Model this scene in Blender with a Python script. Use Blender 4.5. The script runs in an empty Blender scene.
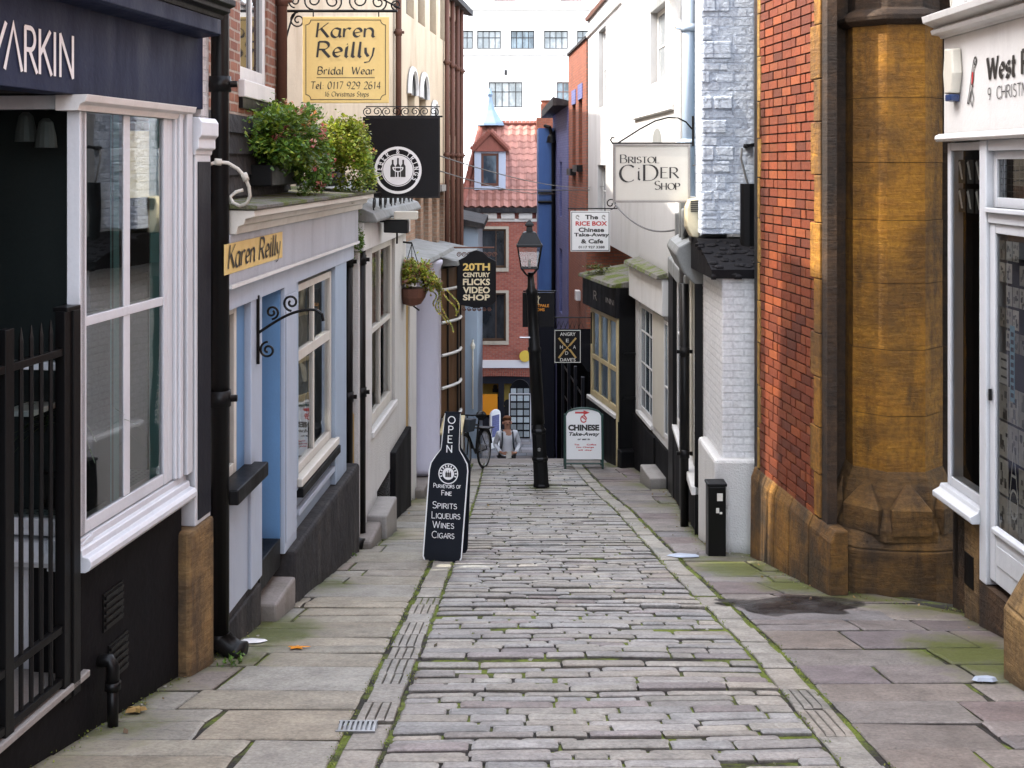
import bpy, math, random
from math import sin, cos, pi, radians, sqrt, exp
from mathutils import Vector
random.seed(11)
rnd = random.random
def uni(a, b): return a + (b - a) * random.random()

# ------------------------------------------------------------------ scene
scn = bpy.context.scene
COL = scn.collection
FOC, HZ, CX = 1200.0, 165.0, 512.0        # focal length in pixels, eye-level row, optical axis column of the survey
def at(px, py, d):                         # survey reading at distance d -> metres, eye at the origin
    return Vector(((px - CX) / FOC * d, d, -(py - HZ) / FOC * d))

def interp(tab, t):
    if t <= tab[0][0]: 
        (a, b), (c, e) = tab[0], tab[1]
        return b + (e - b) * (t - a) / (c - a)
    for (a, b), (c, e) in zip(tab, tab[1:]):
        if t <= c: return b + (e - b) * (t - a) / (c - a)
    (a, b), (c, e) = tab[-2], tab[-1]
    return b + (e - b) * (t - a) / (c - a)
PROF = [(-12, 0.2), (0, -1.83), (18.2, -4.96), (19.4, -5.13), (21.0, -5.34), (22.2, -5.5)]
def zg(y): return interp(PROF, y)
def ground_d(py):
    lo, hi = 3.0, 22.2
    for _ in range(50):
        m = (lo + hi) / 2
        if HZ - zg(m) * FOC / m > py: lo = m
        else: hi = m
    return lo
def on_ground(px, py):
    d = ground_d(py); return ((px - CX) / FOC * d, d)

# ------------------------------------------------------------------ mesh builder
class MB:
    def __init__(s, fr=None):
        s.v, s.f, s.c, s.m, s.fr, s.uvs = [], [], {}, {}, fr, {}
    def vert(s, p): s.v.append(tuple(p)); return len(s.v) - 1
    def face(s, idx, col=None):
        s.f.append(tuple(idx))
        if col is not None: s.c[len(s.f) - 1] = col
    def poly(s, pts, col=None): s.face([s.vert(p) for p in pts], col)
    def hexa(s, p, col=None):               # p: 4 bottom ccw, 4 top ccw
        i = [s.vert(q) for q in p]
        for q in ((3,2,1,0),(4,5,6,7),(0,1,5,4),(1,2,6,5),(2,3,7,6),(3,0,4,7)):
            s.face([i[k] for k in q], col)
    def box(s, x0, x1, y0, y1, z0, z1, col=None):
        s.hexa([(x0,y0,z0),(x1,y0,z0),(x1,y1,z0),(x0,y1,z0),(x0,y0,z1),(x1,y0,z1),(x1,y1,z1),(x0,y1,z1)], col)
    def prism(s, a, b, col=None):           # two matching loops
        n = len(a); ia = [s.vert(p) for p in a]; ib = [s.vert(p) for p in b]
        s.face(ia[::-1], col); s.face(ib, col)
        for k in range(n): s.face((ia[k], ia[(k+1)%n], ib[(k+1)%n], ib[k]), col)
    def tube(s, pts, r, seg=8, col=None, closed=False):
        pts = [Vector(p) for p in pts]; n = len(pts); rings = []
        up = Vector((0, 0, 1)); prev = None
        for k, p in enumerate(pts):
            if closed: t = (pts[(k+1)%n] - pts[k-1])
            else: t = pts[min(k+1, n-1)] - pts[max(k-1, 0)]
            t.normalize()
            if prev is None:
                a = t.cross(up if abs(t.z) < .9 else Vector((1,0,0))).normalized()
            else:
                a = prev - t * prev.dot(t)
                a = a.normalized() if a.length > 1e-6 else t.orthogonal().normalized()
            prev = a; b = t.cross(a)
            rr = r[k] if isinstance(r, (list, tuple)) else r
            rings.append([s.vert(p + (a * cos(2*pi*j/seg) + b * sin(2*pi*j/seg)) * rr) for j in range(seg)])
        m = n if closed else n - 1
        for k in range(m):
            A, B = rings[k], rings[(k+1)%n]
            for j in range(seg): s.face((A[j], A[(j+1)%seg], B[(j+1)%seg], B[j]), col)
        if not closed: s.face(rings[0][::-1], col); s.face(rings[-1], col)
    def lathe(s, c, prof, seg=16, ang0=0.0, col=None, tilt=None):
        rings = []
        for r, z in prof:
            ox, oy = (tilt(z) if tilt else (0, 0))
            rings.append([s.vert((c[0] + ox + r*cos(ang0 + 2*pi*j/seg), c[1] + oy + r*sin(ang0 + 2*pi*j/seg), c[2] + z)) for j in range(seg)])
        for A, B in zip(rings, rings[1:]):
            for j in range(seg): s.face((A[j], A[(j+1)%seg], B[(j+1)%seg], B[j]), col)
        s.face(rings[0][::-1], col); s.face(rings[-1], col)

def build(name, mb, mat, parent=None, bevel=0, smooth=False, kind=None):
    if mb.fr and mb.fr.u.y*mb.fr.n.x - mb.fr.u.x*mb.fr.n.y < 0: mb.f = [tuple(reversed(f)) for f in mb.f]
    off = Vector((0, 0, 0)); p = parent
    while p is not None: off += Vector(p.location); p = p.parent
    me = bpy.data.meshes.new(name)
    me.from_pydata([(x - off.x, y - off.y, z - off.z) for x, y, z in mb.v], [], mb.f)
    uvl = me.uv_layers.new(name='UVMap')
    if mb.fr: e, nn = Vector((*mb.fr.u, 0)), Vector((*mb.fr.n, 0))
    else: e, nn = Vector((1,0,0)), Vector((0,1,0))
    uvd = [0.0] * (2 * len(me.loops)); V = mb.v
    for pl in me.polygons:
        N = pl.normal; a, b, c = abs(N.dot(e)), abs(N.dot(nn)), abs(N.z)
        for li in pl.loop_indices:
            P = Vector(V[me.loops[li].vertex_index])
            if c >= a and c >= b: q = (P.dot(e), P.dot(nn))
            elif b >= a: q = (P.dot(e), P.z)
            else: q = (P.dot(nn), P.z)
            uvd[2*li], uvd[2*li+1] = q
    uvl.data.foreach_set('uv', uvd)
    if mb.c:
        at_ = me.color_attributes.new('Col', 'FLOAT_COLOR', 'CORNER'); dat = [0.5] * (4 * len(me.loops))
        for pl in me.polygons:
            cc = mb.c.get(pl.index)
            if cc is None: continue
            for li in pl.loop_indices: dat[4*li:4*li+4] = (cc[0], cc[1], cc[2], 1.0)
        at_.data.foreach_set('color', dat)
    if mb.m:
        am = me.attributes.new('Moss', 'FLOAT', 'POINT')
        am.data.foreach_set('value', [mb.m.get(i, 0.0) for i in range(len(mb.v))])
    me.materials.append(mat)
    if smooth: me.polygons.foreach_set('use_smooth', [True] * len(me.polygons))
    me.update()
    o = bpy.data.objects.new(name, me); COL.objects.link(o)
    if parent is not None: o.parent = parent
    if bevel:
        md = o.modifiers.new('Bevel', 'BEVEL'); md.width = bevel; md.segments = 2; md.limit_method = 'ANGLE'; md.angle_limit = radians(40)
    if kind: o['kind'] = kind
    return o
def tag(o, label, cat, group=None, kind=None):
    o['label'] = label; o['category'] = cat
    if group: o['group'] = group
    if kind: o['kind'] = kind
    return o
def thing(name, loc, label, cat, group=None):
    o = bpy.data.objects.new(name, None); COL.objects.link(o); o.location = loc; o.empty_display_size = .2
    return tag(o, label, cat, group)
def copy_tree(o, parent=None):
    c = o.copy(); COL.objects.link(c); c.parent = parent
    for ch in list(o.children): copy_tree(ch, c)
    return c

# ------------------------------------------------------------------ a wall line seen in plan
class F:
    def __init__(s, A, B, right=False):
        s.A = Vector(A); d = Vector(B) - s.A; s.len = d.length; s.u = d.normalized()
        s.n = Vector((-s.u.y, s.u.x)) if right else Vector((s.u.y, -s.u.x))
    def pt(s, u, v, z):
        q = s.A + s.u * u + s.n * v
        return (q.x, q.y, z)
    def at(s, px, v=0.0):                   # distance along the wall where survey column px meets it
        k = (px - CX) / FOC; a = s.A + s.n * v
        return (k * a.y - a.x) / (s.u.x - k * s.u.y)
    def y(s, u, v=0.0): return s.pt(u, v, 0)[1]
    def z(s, py, u, v=0.0): return -(py - HZ) / FOC * s.y(u, v)
    def box(s, mb, u0, u1, v0, v1, z0, z1, col=None):
        if u0 > u1: u0, u1 = u1, u0
        P = s.pt
        mb.hexa([P(u0,v0,z0),P(u0,v1,z0),P(u1,v1,z0),P(u1,v0,z0),P(u0,v0,z1),P(u0,v1,z1),P(u1,v1,z1),P(u1,v0,z1)], col)
    def gbox(s, mb, u0, u1, v0, v1, z1, drop=.06):   # a box whose foot follows the sloping ground
        P = s.pt; a = zg(s.y(u0)) - drop; b = zg(s.y(u1)) - drop
        mb.hexa([P(u0,v0,a),P(u0,v1,a),P(u1,v1,b),P(u1,v0,b),P(u0,v0,z1),P(u0,v1,z1),P(u1,v1,z1),P(u1,v0,z1)])
    def extrude(s, mb, prof, u0, u1):       # prof: (v, z)
        mb.prism([s.pt(u0, v, z) for v, z in prof], [s.pt(u1, v, z) for v, z in prof])
    def plate(s, mb, poly, v0, v1, col=None):         # poly: (u, z)
        mb.prism([s.pt(u, v0, z) for u, z in poly], [s.pt(u, v1, z) for u, z in poly], col)
    def wall(s, mb, u0, u1, z0, z1, holes=(), v=0.0, depth=.14, back=4.0, gz=False):
        us = sorted({u0, u1, *[h[0] for h in holes], *[h[1] for h in holes]})
        zs = sorted({z0, z1, *[h[2] for h in holes], *[h[3] for h in holes]})
        P = s.pt
        for a, b in zip(us, us[1:]):
            for c, d in zip(zs, zs[1:]):
                m, k = (a+b)/2, (c+d)/2
                if any(h[0] < m < h[1] and h[2] < k < h[3] for h in holes): continue
                mb.poly([P(a,v,c),P(b,v,c),P(b,v,d),P(a,v,d)])
        for h in holes:
            a, b, c, d = h[:4]; w = v - depth
            mb.poly([P(a,v,c),P(a,w,c),P(a,w,d),P(a,v,d)]); mb.poly([P(b,v,c),P(b,w,c),P(b,w,d),P(b,v,d)])
            mb.poly([P(a,v,c),P(b,v,c),P(b,w,c),P(a,w,c)]); mb.poly([P(a,v,d),P(b,v,d),P(b,w,d),P(a,w,d)])
        w = v - back
        mb.poly([P(u0,v,z1),P(u1,v,z1),P(u1,w,z1),P(u0,w,z1)])
        mb.poly([P(u0,v,z0),P(u0,w,z0),P(u0,w,z1),P(u0,v,z1)])
        mb.poly([P(u1,v,z0),P(u1,w,z0),P(u1,w,z1),P(u1,v,z1)])
        mb.poly([P(u0,w,z0),P(u1,w,z0),P(u1,w,z1),P(u0,w,z1)])

def window(fr, parent, u0, u1, z0, z1, v, mf, mp, ub=(), zb=(), fw=.05, bar=.028, th=.05, sill=None, name='window', sillp=.07, paneback=None, label=None):
    if u0 > u1: u0, u1 = u1, u0
    mb = MB(fr)
    fr.box(mb, u0, u0+fw, v-th, v, z0, z1); fr.box(mb, u1-fw, u1, v-th, v, z0, z1)
    fr.box(mb, u0+fw, u1-fw, v-th, v-.002, z0, z0+fw*1.2); fr.box(mb, u0+fw, u1-fw, v-th, v-.002, z1-fw, z1)
    for b in zb:
        z, w = b if isinstance(b, tuple) else (b, bar)
        fr.box(mb, u0+fw, u1-fw, v-th+.004, v-.004, z-w/2, z+w/2)
    for b in ub:
        u, w = b if isinstance(b, tuple) else (b, bar)
        fr.box(mb, u-w/2, u+w/2, v-th+.006, v-.008, z0+fw*1.2, z1-fw)
    o = build(name, mb, mf, parent, bevel=.004)
    if label: o['label'] = label
    pb = MB(fr); vv = v - th + (th*.62 if paneback is None else paneback)
    pb.poly([fr.pt(u0+.01,vv,z0+.01), fr.pt(u1-.01,vv,z0+.01), fr.pt(u1-.01,vv,z1-.01), fr.pt(u0+.01,vv,z1-.01)])
    build('pane', pb, mp, o)
    if sill:
        sb = MB(fr); fr.box(sb, u0-.05, u1+.05, v-th, v+sillp, z0-.07, z0-.003); build('sill', sb, sill, o, bevel=.008)
    return o

# ------------------------------------------------------------------ materials
def new_mat(name):
    m = bpy.data.materials.new(name); m.use_nodes = True; nt = m.node_tree; nt.nodes.clear()
    out = nt.nodes.new('ShaderNodeOutputMaterial'); b = nt.nodes.new('ShaderNodeBsdfPrincipled')
    nt.links.new(b.outputs[0], out.inputs[0]); return m, nt, b, out
def N(nt, t, **kw):
    n = nt.nodes.new(t)
    for k, v in kw.items():
        if k in n.inputs.keys() if isinstance(k, str) else False: n.inputs[k].default_value = v
        else: setattr(n, k, v)
    return n
def noise(nt, scale, detail=4, rough=.55, vec=None, stretch=None):
    n = nt.nodes.new('ShaderNodeTexNoise'); n.inputs['Scale'].default_value = scale; n.inputs['Detail'].default_value = detail; n.inputs['Roughness'].default_value = rough
    g = vec
    if g is None: g = nt.nodes.new('ShaderNodeNewGeometry').outputs['Position']
    if stretch:
        mp = nt.nodes.new('ShaderNodeMapping'); mp.inputs['Scale'].default_value = stretch; nt.links.new(g, mp.inputs['Vector']); g = mp.outputs[0]
    nt.links.new(g, n.inputs['Vector']); return n.outputs['Fac']
def ramp(nt, fac, stops):
    r = nt.nodes.new('ShaderNodeValToRGB'); e = r.color_ramp.elements
    while len(e) < len(stops): e.new(.5)
    for k, (p, c) in enumerate(stops):
        e[k].position = p; e[k].color = (*c, 1) if not isinstance(c, (int, float)) else (c, c, c, 1)
    nt.links.new(fac, r.inputs[0]); return r.outputs[0]
def mix(nt, fac, a, b, mode='MIX'):
    m = nt.nodes.new('ShaderNodeMix'); m.data_type = 'RGBA'; m.blend_type = mode
    for val, key in ((fac, 0), (a, 6), (b, 7)):
        if isinstance(val, (int, float)): m.inputs[key].default_value = val if key == 0 else (val, val, val, 1)
        elif isinstance(val, tuple): m.inputs[key].default_value = (*val, 1)
        else: nt.links.new(val, m.inputs[key])
    return m.outputs[2]
def math_(nt, op, a, b=None, clamp=False):
    m = nt.nodes.new('ShaderNodeMath'); m.operation = op; m.use_clamp = clamp
    for k, val in enumerate((a, b)):
        if val is None: continue
        if isinstance(val, (int, float)): m.inputs[k].default_value = val
        else: nt.links.new(val, m.inputs[k])
    return m.outputs[0]
def bump(nt, b, h, dist=.01, strength=1.0, prev=None):
    n = nt.nodes.new('ShaderNodeBump'); n.inputs['Strength'].default_value = strength; n.inputs['Distance'].default_value = dist
    nt.links.new(h, n.inputs['Height'])
    if prev: nt.links.new(prev, n.inputs['Normal'])
    nt.links.new(n.outputs[0], b.inputs['Normal']); return n.outputs[0]
def tint(c, k): return tuple(max(0, min(1, x * k)) for x in c)

def corner_shade_grime(nt, c, dist, amt, dirt):      # contact shade painted with grime into corners and along joints
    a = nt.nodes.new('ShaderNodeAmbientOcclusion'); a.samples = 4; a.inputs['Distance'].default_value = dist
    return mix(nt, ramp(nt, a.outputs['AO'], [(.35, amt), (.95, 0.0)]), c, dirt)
def paint(name, col, rough=.55, var=.12, grime=.35, gcol=(.10,.085,.07), gscale=1.6, bmp=.002, bscale=35, streak=True, spec=.5, metal=0.0, ao=True):
    m, nt, b, out = new_mat(name)
    n1 = noise(nt, 2.2, 5); n2 = noise(nt, gscale, 8, .65, stretch=(2.2, 2.2, .5) if streak else None); n3 = noise(nt, bscale, 4)
    c = mix(nt, n1, tint(col, 1 - var), tint(col, 1 + var))
    gf = ramp(nt, n2, [(.50, 0.0), (.80, grime)])
    c = mix(nt, gf, c, gcol)
    fine = ramp(nt, noise(nt, 60, 3), [(.3, 1 - var*.6), (.7, 1.0)])
    c = mix(nt, 1.0, c, fine, 'MULTIPLY')
    if ao:
        chips = ramp(nt, noise(nt, 9, 9, .78), [(.655, 0.0), (.69, .55)]); c = mix(nt, math_(nt, 'MULTIPLY', chips, min(1, grime*1.2)), c, gcol)
        c = corner_shade_grime(nt, c, .12, .55, tint(gcol, .35))
    nt.links.new(c, b.inputs['Base Color'])
    nt.links.new(ramp(nt, n2, [(.3, max(.05, rough - .1)), (.8, min(1, rough + .2))]), b.inputs['Roughness'])
    b.inputs['Metallic'].default_value = metal; b.inputs['Specular IOR Level'].default_value = spec
    if bmp: bump(nt, b, n3, bmp, .8)
    return m
def brickmat(name, c1, c2, mortar, bw=.225, bh=.075, ms=.010, grime=.4, relief=.006, painted=False, rough=.85, dark=(.06,.045,.04)):
    m, nt, b, out = new_mat(name)
    uv = nt.nodes.new('ShaderNodeUVMap'); uv.uv_map = 'UVMap'
    wob = nt.nodes.new('ShaderNodeTexNoise'); wob.inputs['Scale'].default_value = 7; nt.links.new(uv.outputs[0], wob.inputs['Vector'])
    add = nt.nodes.new('ShaderNodeMixRGB'); add.blend_type = 'LINEAR_LIGHT'; add.inputs[0].default_value = .008
    nt.links.new(uv.outputs[0], add.inputs[1]); nt.links.new(wob.outputs['Color'], add.inputs[2])
    bt = nt.nodes.new('ShaderNodeTexBrick'); bt.offset = .5; bt.inputs['Scale'].default_value = 1; bt.inputs['Brick Width'].default_value = bw; bt.inputs['Row Height'].default_value = bh
    bt.inputs['Mortar Size'].default_value = ms; bt.inputs['Mortar Smooth'].default_value = .25; bt.inputs['Bias'].default_value = 0
    bt.inputs['Color1'].default_value = (*c1, 1); bt.inputs['Color2'].default_value = (*c2, 1); bt.inputs['Mortar'].default_value = (*mortar, 1)
    nt.links.new(add.outputs[0], bt.inputs['Vector'])
    n2 = noise(nt, 1.1, 8, .65); n3 = noise(nt, 28, 5)
    c = mix(nt, ramp(nt, n2, [(.48, 0.0), (.8, grime)]), bt.outputs['Color'], dark)
    c = mix(nt, 1.0, c, ramp(nt, n3, [(.25, .72), (.7, 1.0)]), 'MULTIPLY')
    nt.links.new(c, b.inputs['Base Color']); b.inputs['Roughness'].default_value = rough
    inv = math_(nt, 'SUBTRACT', 1.0, bt.outputs['Fac'])
    h = math_(nt, 'ADD', inv, math_(nt, 'MULTIPLY', noise(nt, 16, 6, .65), 1.2 if painted else .7))
    bump(nt, b, h, relief, 1.0)
    return m
def stone(name, c1, c2, dark=(.05,.035,.025), dk=.6, scale=1.2, relief=.012, strata=True):
    m, nt, b, out = new_mat(name)
    n1 = noise(nt, scale*2.2, 9, .68, stretch=(.8, .8, 6.0) if strata else None); n2 = noise(nt, 1.3, 8, .62); n3 = noise(nt, 22, 7, .65)
    c = mix(nt, ramp(nt, n1, [(.3, 0.0), (.7, 1.0)]), c1, c2)
    c = mix(nt, ramp(nt, n2, [(.38, 0.0), (.60, dk)]), c, dark)
    n4 = noise(nt, 3.5, 8, .7, stretch=(1.6, 1.6, .35)); c = mix(nt, ramp(nt, n4, [(.50, 0.0), (.66, dk*.8)]), c, dark)
    c = corner_shade_grime(nt, c, .10, .6, (.02,.014,.010))
    n5 = noise(nt, 2.6, 8, .72, stretch=(.5, .5, 3.0)); c = mix(nt, ramp(nt, n5, [(.62, 0.0), (.70, .35)]), c, tint(c1, 1.7))
    c = mix(nt, 1.0, c, ramp(nt, n3, [(.25, .5), (.7, 1.05)]), 'MULTIPLY')
    nt.links.new(c, b.inputs['Base Color']); b.inputs['Roughness'].default_value = .82
    h = math_(nt, 'ADD', math_(nt, 'MULTIPLY', n1, 1.5), n3)
    bump(nt, b, h, relief, 1.0)
    return m
def paving(name, wet=False):
    m, nt, b, out = new_mat(name)
    ca = nt.nodes.new('ShaderNodeVertexColor'); ca.layer_name = 'Col'
    ma = nt.nodes.new('ShaderNodeAttribute'); ma.attribute_name = 'Moss'
    n1 = noise(nt, 5, 7, .62); n2 = noise(nt, 45, 6, .65); n3 = noise(nt, 1.1, 7, .6); n4 = noise(nt, 14, 5, .6, stretch=(.35, 1.6, 1))
    c = mix(nt, 1.0, ca.outputs[0], ramp(nt, n1, [(.3, .66), (.7, 1.18)]), 'MULTIPLY')
    c = mix(nt, 1.0, c, ramp(nt, n2, [(.25, .55), (.65, 1.10)]), 'MULTIPLY')
    c = mix(nt, ramp(nt, n4, [(.55, 0.0), (.75, .45)]), c, tint((.2,.17,.15), .7))
    mo = math_(nt, 'ADD', ma.outputs['Fac'], math_(nt, 'MULTIPLY', math_(nt, 'SUBTRACT', n1, .5), 1.1))
    mo = math_(nt, 'ADD', mo, math_(nt, 'MULTIPLY', math_(nt, 'SUBTRACT', n2, .5), .5))
    mf = ramp(nt, mo, [(.26, 0.0), (.72, .95)])
    green = mix(nt, n2, (.04,.055,.008), (.14,.15,.028))
    c = mix(nt, mf, c, green)
    c = corner_shade_grime(nt, c, .05, .75, (.012,.010,.008))
    nt.links.new(c, b.inputs['Base Color'])
    nt.links.new(ramp(nt, n3, [(.35, .42), (.65, .72)]), b.inputs['Roughness'])
    h = math_(nt, 'ADD', math_(nt, 'MULTIPLY', n1, 1.0), math_(nt, 'MULTIPLY', n2, .35))
    bump(nt, b, h, .016, .9)
    return m
def dirt_mat(name):
    m, nt, b, out = new_mat(name)
    n1 = noise(nt, 2.2, 7, .65); n2 = noise(nt, 40, 5)
    c = mix(nt, n2, (.010,.008,.007), (.040,.034,.028))
    g = mix(nt, n2, (.05,.075,.008), (.21,.26,.03))
    c = mix(nt, ramp(nt, n1, [(.45, 0.0), (.56, 1.0)]), c, g)
    nt.links.new(c, b.inputs['Base Color']); b.inputs['Roughness'].default_value = .95
    bump(nt, b, n2, .012, 1.0); return m
def glass(name, tintc=(.82,.88,.88), refl=1.0):
    m, nt, b, out = new_mat(name); nt.nodes.remove(b)
    t = nt.nodes.new('ShaderNodeBsdfTransparent'); t.inputs[0].default_value = (*tintc, 1)
    g = nt.nodes.new('ShaderNodeBsdfGlossy'); g.inputs['Roughness'].default_value = .015; g.inputs[0].default_value = (.95,.97,1,1)
    fr = nt.nodes.new('ShaderNodeFresnel'); fr.inputs[0].default_value = 1.5
    wv = noise(nt, 1.4, 2); bp = nt.nodes.new('ShaderNodeBump'); bp.inputs['Distance'].default_value = .004; bp.inputs['Strength'].default_value = .35
    nt.links.new(wv, bp.inputs['Height']); nt.links.new(bp.outputs[0], g.inputs['Normal'])
    k = math_(nt, 'MULTIPLY', fr.outputs[0], 2.0 * refl, True); k = math_(nt, 'ADD', k, .03, True)
    mx = nt.nodes.new('ShaderNodeMixShader'); nt.links.new(k, mx.inputs[0]); nt.links.new(t.outputs[0], mx.inputs[1]); nt.links.new(g.outputs[0], mx.inputs[2])
    nt.links.new(mx.outputs[0], out.inputs[0]); return m
def darkglass(name, c1=(.012,.014,.016), c2=(.06,.065,.07), sc=1.5):
    m, nt, b, out = new_mat(name)
    n1 = noise(nt, sc, 4, .6, stretch=(1, 1, .5))
    nt.links.new(mix(nt, ramp(nt, n1, [(.4, 0.0), (.65, 1.0)]), c1, c2), b.inputs['Base Color'])
    b.inputs['Roughness'].default_value = .04; b.inputs['Specular IOR Level'].default_value = .7
    bump(nt, b, noise(nt, 1.6, 2), .003, .4); return m
def leafmat(name, rough=.45):
    m, nt, b, out = new_mat(name)
    ca = nt.nodes.new('ShaderNodeVertexColor'); ca.layer_name = 'Col'
    nt.links.new(ca.outputs[0], b.inputs['Base Color']); b.inputs['Roughness'].default_value = rough
    tr = nt.nodes.new('ShaderNodeBsdfTranslucent'); nt.links.new(mix(nt, .4, ca.outputs[0], (.35,.42,.05)), tr.inputs[0])
    mx = nt.nodes.new('ShaderNodeMixShader'); mx.inputs[0].default_value = .3
    nt.links.new(b.outputs[0], mx.inputs[1]); nt.links.new(tr.outputs[0], mx.inputs[2]); nt.links.new(mx.outputs[0], out.inputs[0]); return m
def colmat(name, rough=.7):
    m, nt, b, out = new_mat(name)
    ca = nt.nodes.new('ShaderNodeVertexColor'); ca.layer_name = 'Col'
    c = mix(nt, 1.0, ca.outputs[0], ramp(nt, noise(nt, 25, 5), [(.25, .7), (.7, 1.05)]), 'MULTIPLY')
    nt.links.new(c, b.inputs['Base Color']); b.inputs['Roughness'].default_value = rough; return m
def mossroof(name):
    m, nt, b, out = new_mat(name)
    n1 = noise(nt, 3.5, 7, .65); n2 = noise(nt, 50, 5)
    g = mix(nt, n2, (.04,.06,.008), (.14,.165,.03)); c = mix(nt, n2, (.07,.065,.055), (.22,.205,.18))
    nt.links.new(mix(nt, ramp(nt, n1, [(.45, 0.0), (.56, 1.0)]), c, g), b.inputs['Base Color']); b.inputs['Roughness'].default_value = .95
    bump(nt, b, n2, .02, 1.0); return m
def brickcol(name):                          # individual bricks with a colour each
    m, nt, b, out = new_mat(name)
    ca = nt.nodes.new('ShaderNodeVertexColor'); ca.layer_name = 'Col'
    n1 = noise(nt, 30, 6, .65); n2 = noise(nt, 1.2, 7, .6)
    c = mix(nt, 1.0, ca.outputs[0], ramp(nt, n1, [(.25, .6), (.7, 1.1)]), 'MULTIPLY')
    c = mix(nt, ramp(nt, n2, [(.48, 0.0), (.75, .55)]), c, (.09,.03,.015))
    nt.links.new(c, b.inputs['Base Color']); b.inputs['Roughness'].default_value = .62
    bump(nt, b, n1, .006, .9); return m
def pegboard(name):
    m, nt, b, out = new_mat(name)
    uv = nt.nodes.new('ShaderNodeUVMap'); uv.uv_map = 'UVMap'
    vo = nt.nodes.new('ShaderNodeTexVoronoi'); vo.inputs['Scale'].default_value = 26; vo.inputs['Randomness'].default_value = 0; nt.links.new(uv.outputs[0], vo.inputs['Vector'])
    c = ramp(nt, vo.outputs['Distance'], [(.16, (.03,.04,.04)), (.24, (.26,.34,.34))])
    nt.links.new(c, b.inputs['Base Color']); b.inputs['Roughness'].default_value = .6; return m
def rooftile(name):
    return paint(name, (.30,.10,.07), .8, .35, .5, (.10,.06,.045), 2.5, .004, 25)

M = {}
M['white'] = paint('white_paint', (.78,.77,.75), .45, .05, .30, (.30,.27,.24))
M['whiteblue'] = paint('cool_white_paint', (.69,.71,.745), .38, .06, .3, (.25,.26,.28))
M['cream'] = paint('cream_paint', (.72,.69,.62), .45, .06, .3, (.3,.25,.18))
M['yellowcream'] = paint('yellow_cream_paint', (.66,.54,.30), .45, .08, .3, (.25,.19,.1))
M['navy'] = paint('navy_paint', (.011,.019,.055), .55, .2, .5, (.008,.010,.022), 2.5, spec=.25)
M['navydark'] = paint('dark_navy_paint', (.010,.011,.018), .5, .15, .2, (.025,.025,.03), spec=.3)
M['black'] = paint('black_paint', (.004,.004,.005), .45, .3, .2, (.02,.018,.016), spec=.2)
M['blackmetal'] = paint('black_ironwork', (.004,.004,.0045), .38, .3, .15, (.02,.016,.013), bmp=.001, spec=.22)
M['plinthblack'] = paint('black_rendered_plinth', (.006,.0055,.007), .7, .3, .5, (.022,.02,.019), 1.2, .006, 18, spec=.15)
M['blue'] = paint('mid_blue_paint', (.13,.27,.48), .45, .08, .25, (.08,.12,.18))
M['lightblue'] = paint('light_blue_paint', (.47,.53,.63), .45, .05, .25, (.25,.27,.3))
M['paleblue'] = paint('pale_blue_paint', (.38,.47,.58), .5, .06, .25, (.2,.22,.25))
M['greyblue'] = paint('fascia_grey_blue', (.46,.48,.53), .45, .10, .35, (.16,.15,.16))
M['darkgrey'] = paint('dark_grey_render', (.030,.028,.030), .75, .5, .7, (.12,.11,.10), 2.4, .03, 9, spec=.25)
M['grey'] = paint('grey_stone', (.33,.31,.29), .8, .2, .4, (.12,.11,.1), 2, .008, 20)
M['concrete'] = paint('worn_step_stone', (.26,.23,.21), .8, .2, .5, (.12,.11,.06), 2.5, .01, 18)
M['lead'] = paint('weathered_lead', (.20,.205,.20), .65, .25, .6, (.08,.085,.05), 2.4, .004, 12)
M['ochre'] = paint('ochre_paint', (.50,.32,.10), .6, .12, .3)
M['lavender'] = paint('lavender_paint', (.50,.49,.58), .5, .05, .2, (.25,.24,.28))
M['lilac'] = paint('lilac_paint', (.55,.50,.56), .5, .05, .2)
M['render'] = paint('cream_render', (.66,.54,.39), .9, .12, .7, (.34,.22,.12), 1.0, .006, 20)
M['roughcast'] = paint('white_roughcast', (.68,.67,.65), .9, .06, .3, (.3,.28,.25), 2, .014, 60)
M['whiterender'] = paint('white_render', (.46,.455,.45), .85, .06, .5, (.28,.26,.235), .9, .004, 15)
M['whitewall'] = paint('white_far_render', (.82,.81,.79), .9, .04, .35, (.55,.52,.48), .25, .004, 10)
M['brick'] = brickmat('brown_red_brick', (.24,.085,.05), (.36,.15,.085), (.42,.33,.26), grime=.6)
M['brickred'] = brickmat('clean_red_brick', (.36,.085,.055), (.48,.135,.085), (.36,.24,.19), grime=.3)
M['brickorange'] = brickmat('orange_red_brick', (.26,.07,.035), (.34,.10,.05), (.16,.09,.06), grime=.45); M['bricktan'] = brickmat('tan_brown_brick', (.36,.20,.12), (.46,.28,.18), (.40,.31,.23), grime=.7)
M['brickwhite'] = brickmat('whitewashed_brick', (.80,.80,.81), (.85,.85,.85), (.74,.74,.75), grime=.2, relief=.010, painted=True, dark=(.35,.33,.33))
M['brickblue'] = brickmat('pale_blue_painted_brick', (.56,.62,.71), (.62,.67,.74), (.52,.58,.68), bw=.3, bh=.1, grime=.22, relief=.03, painted=True, dark=(.30,.36,.45))
M['brickpurple'] = brickmat('blue_painted_brick', (.13,.145,.33), (.16,.175,.38), (.11,.125,.28), grime=.3, relief=.004, painted=True, dark=(.06,.07,.16))
M['royal'] = paint('royal_blue_render', (.06,.14,.36), .6, .1, .3, (.03,.05,.15))
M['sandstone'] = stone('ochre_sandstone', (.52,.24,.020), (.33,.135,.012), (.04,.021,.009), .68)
M['sandstonepale'] = stone('pale_ochre_sandstone', (.55,.32,.06), (.42,.21,.04), (.10,.06,.02), .55)  # paler, less stained copy of the ochre sandstone
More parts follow.
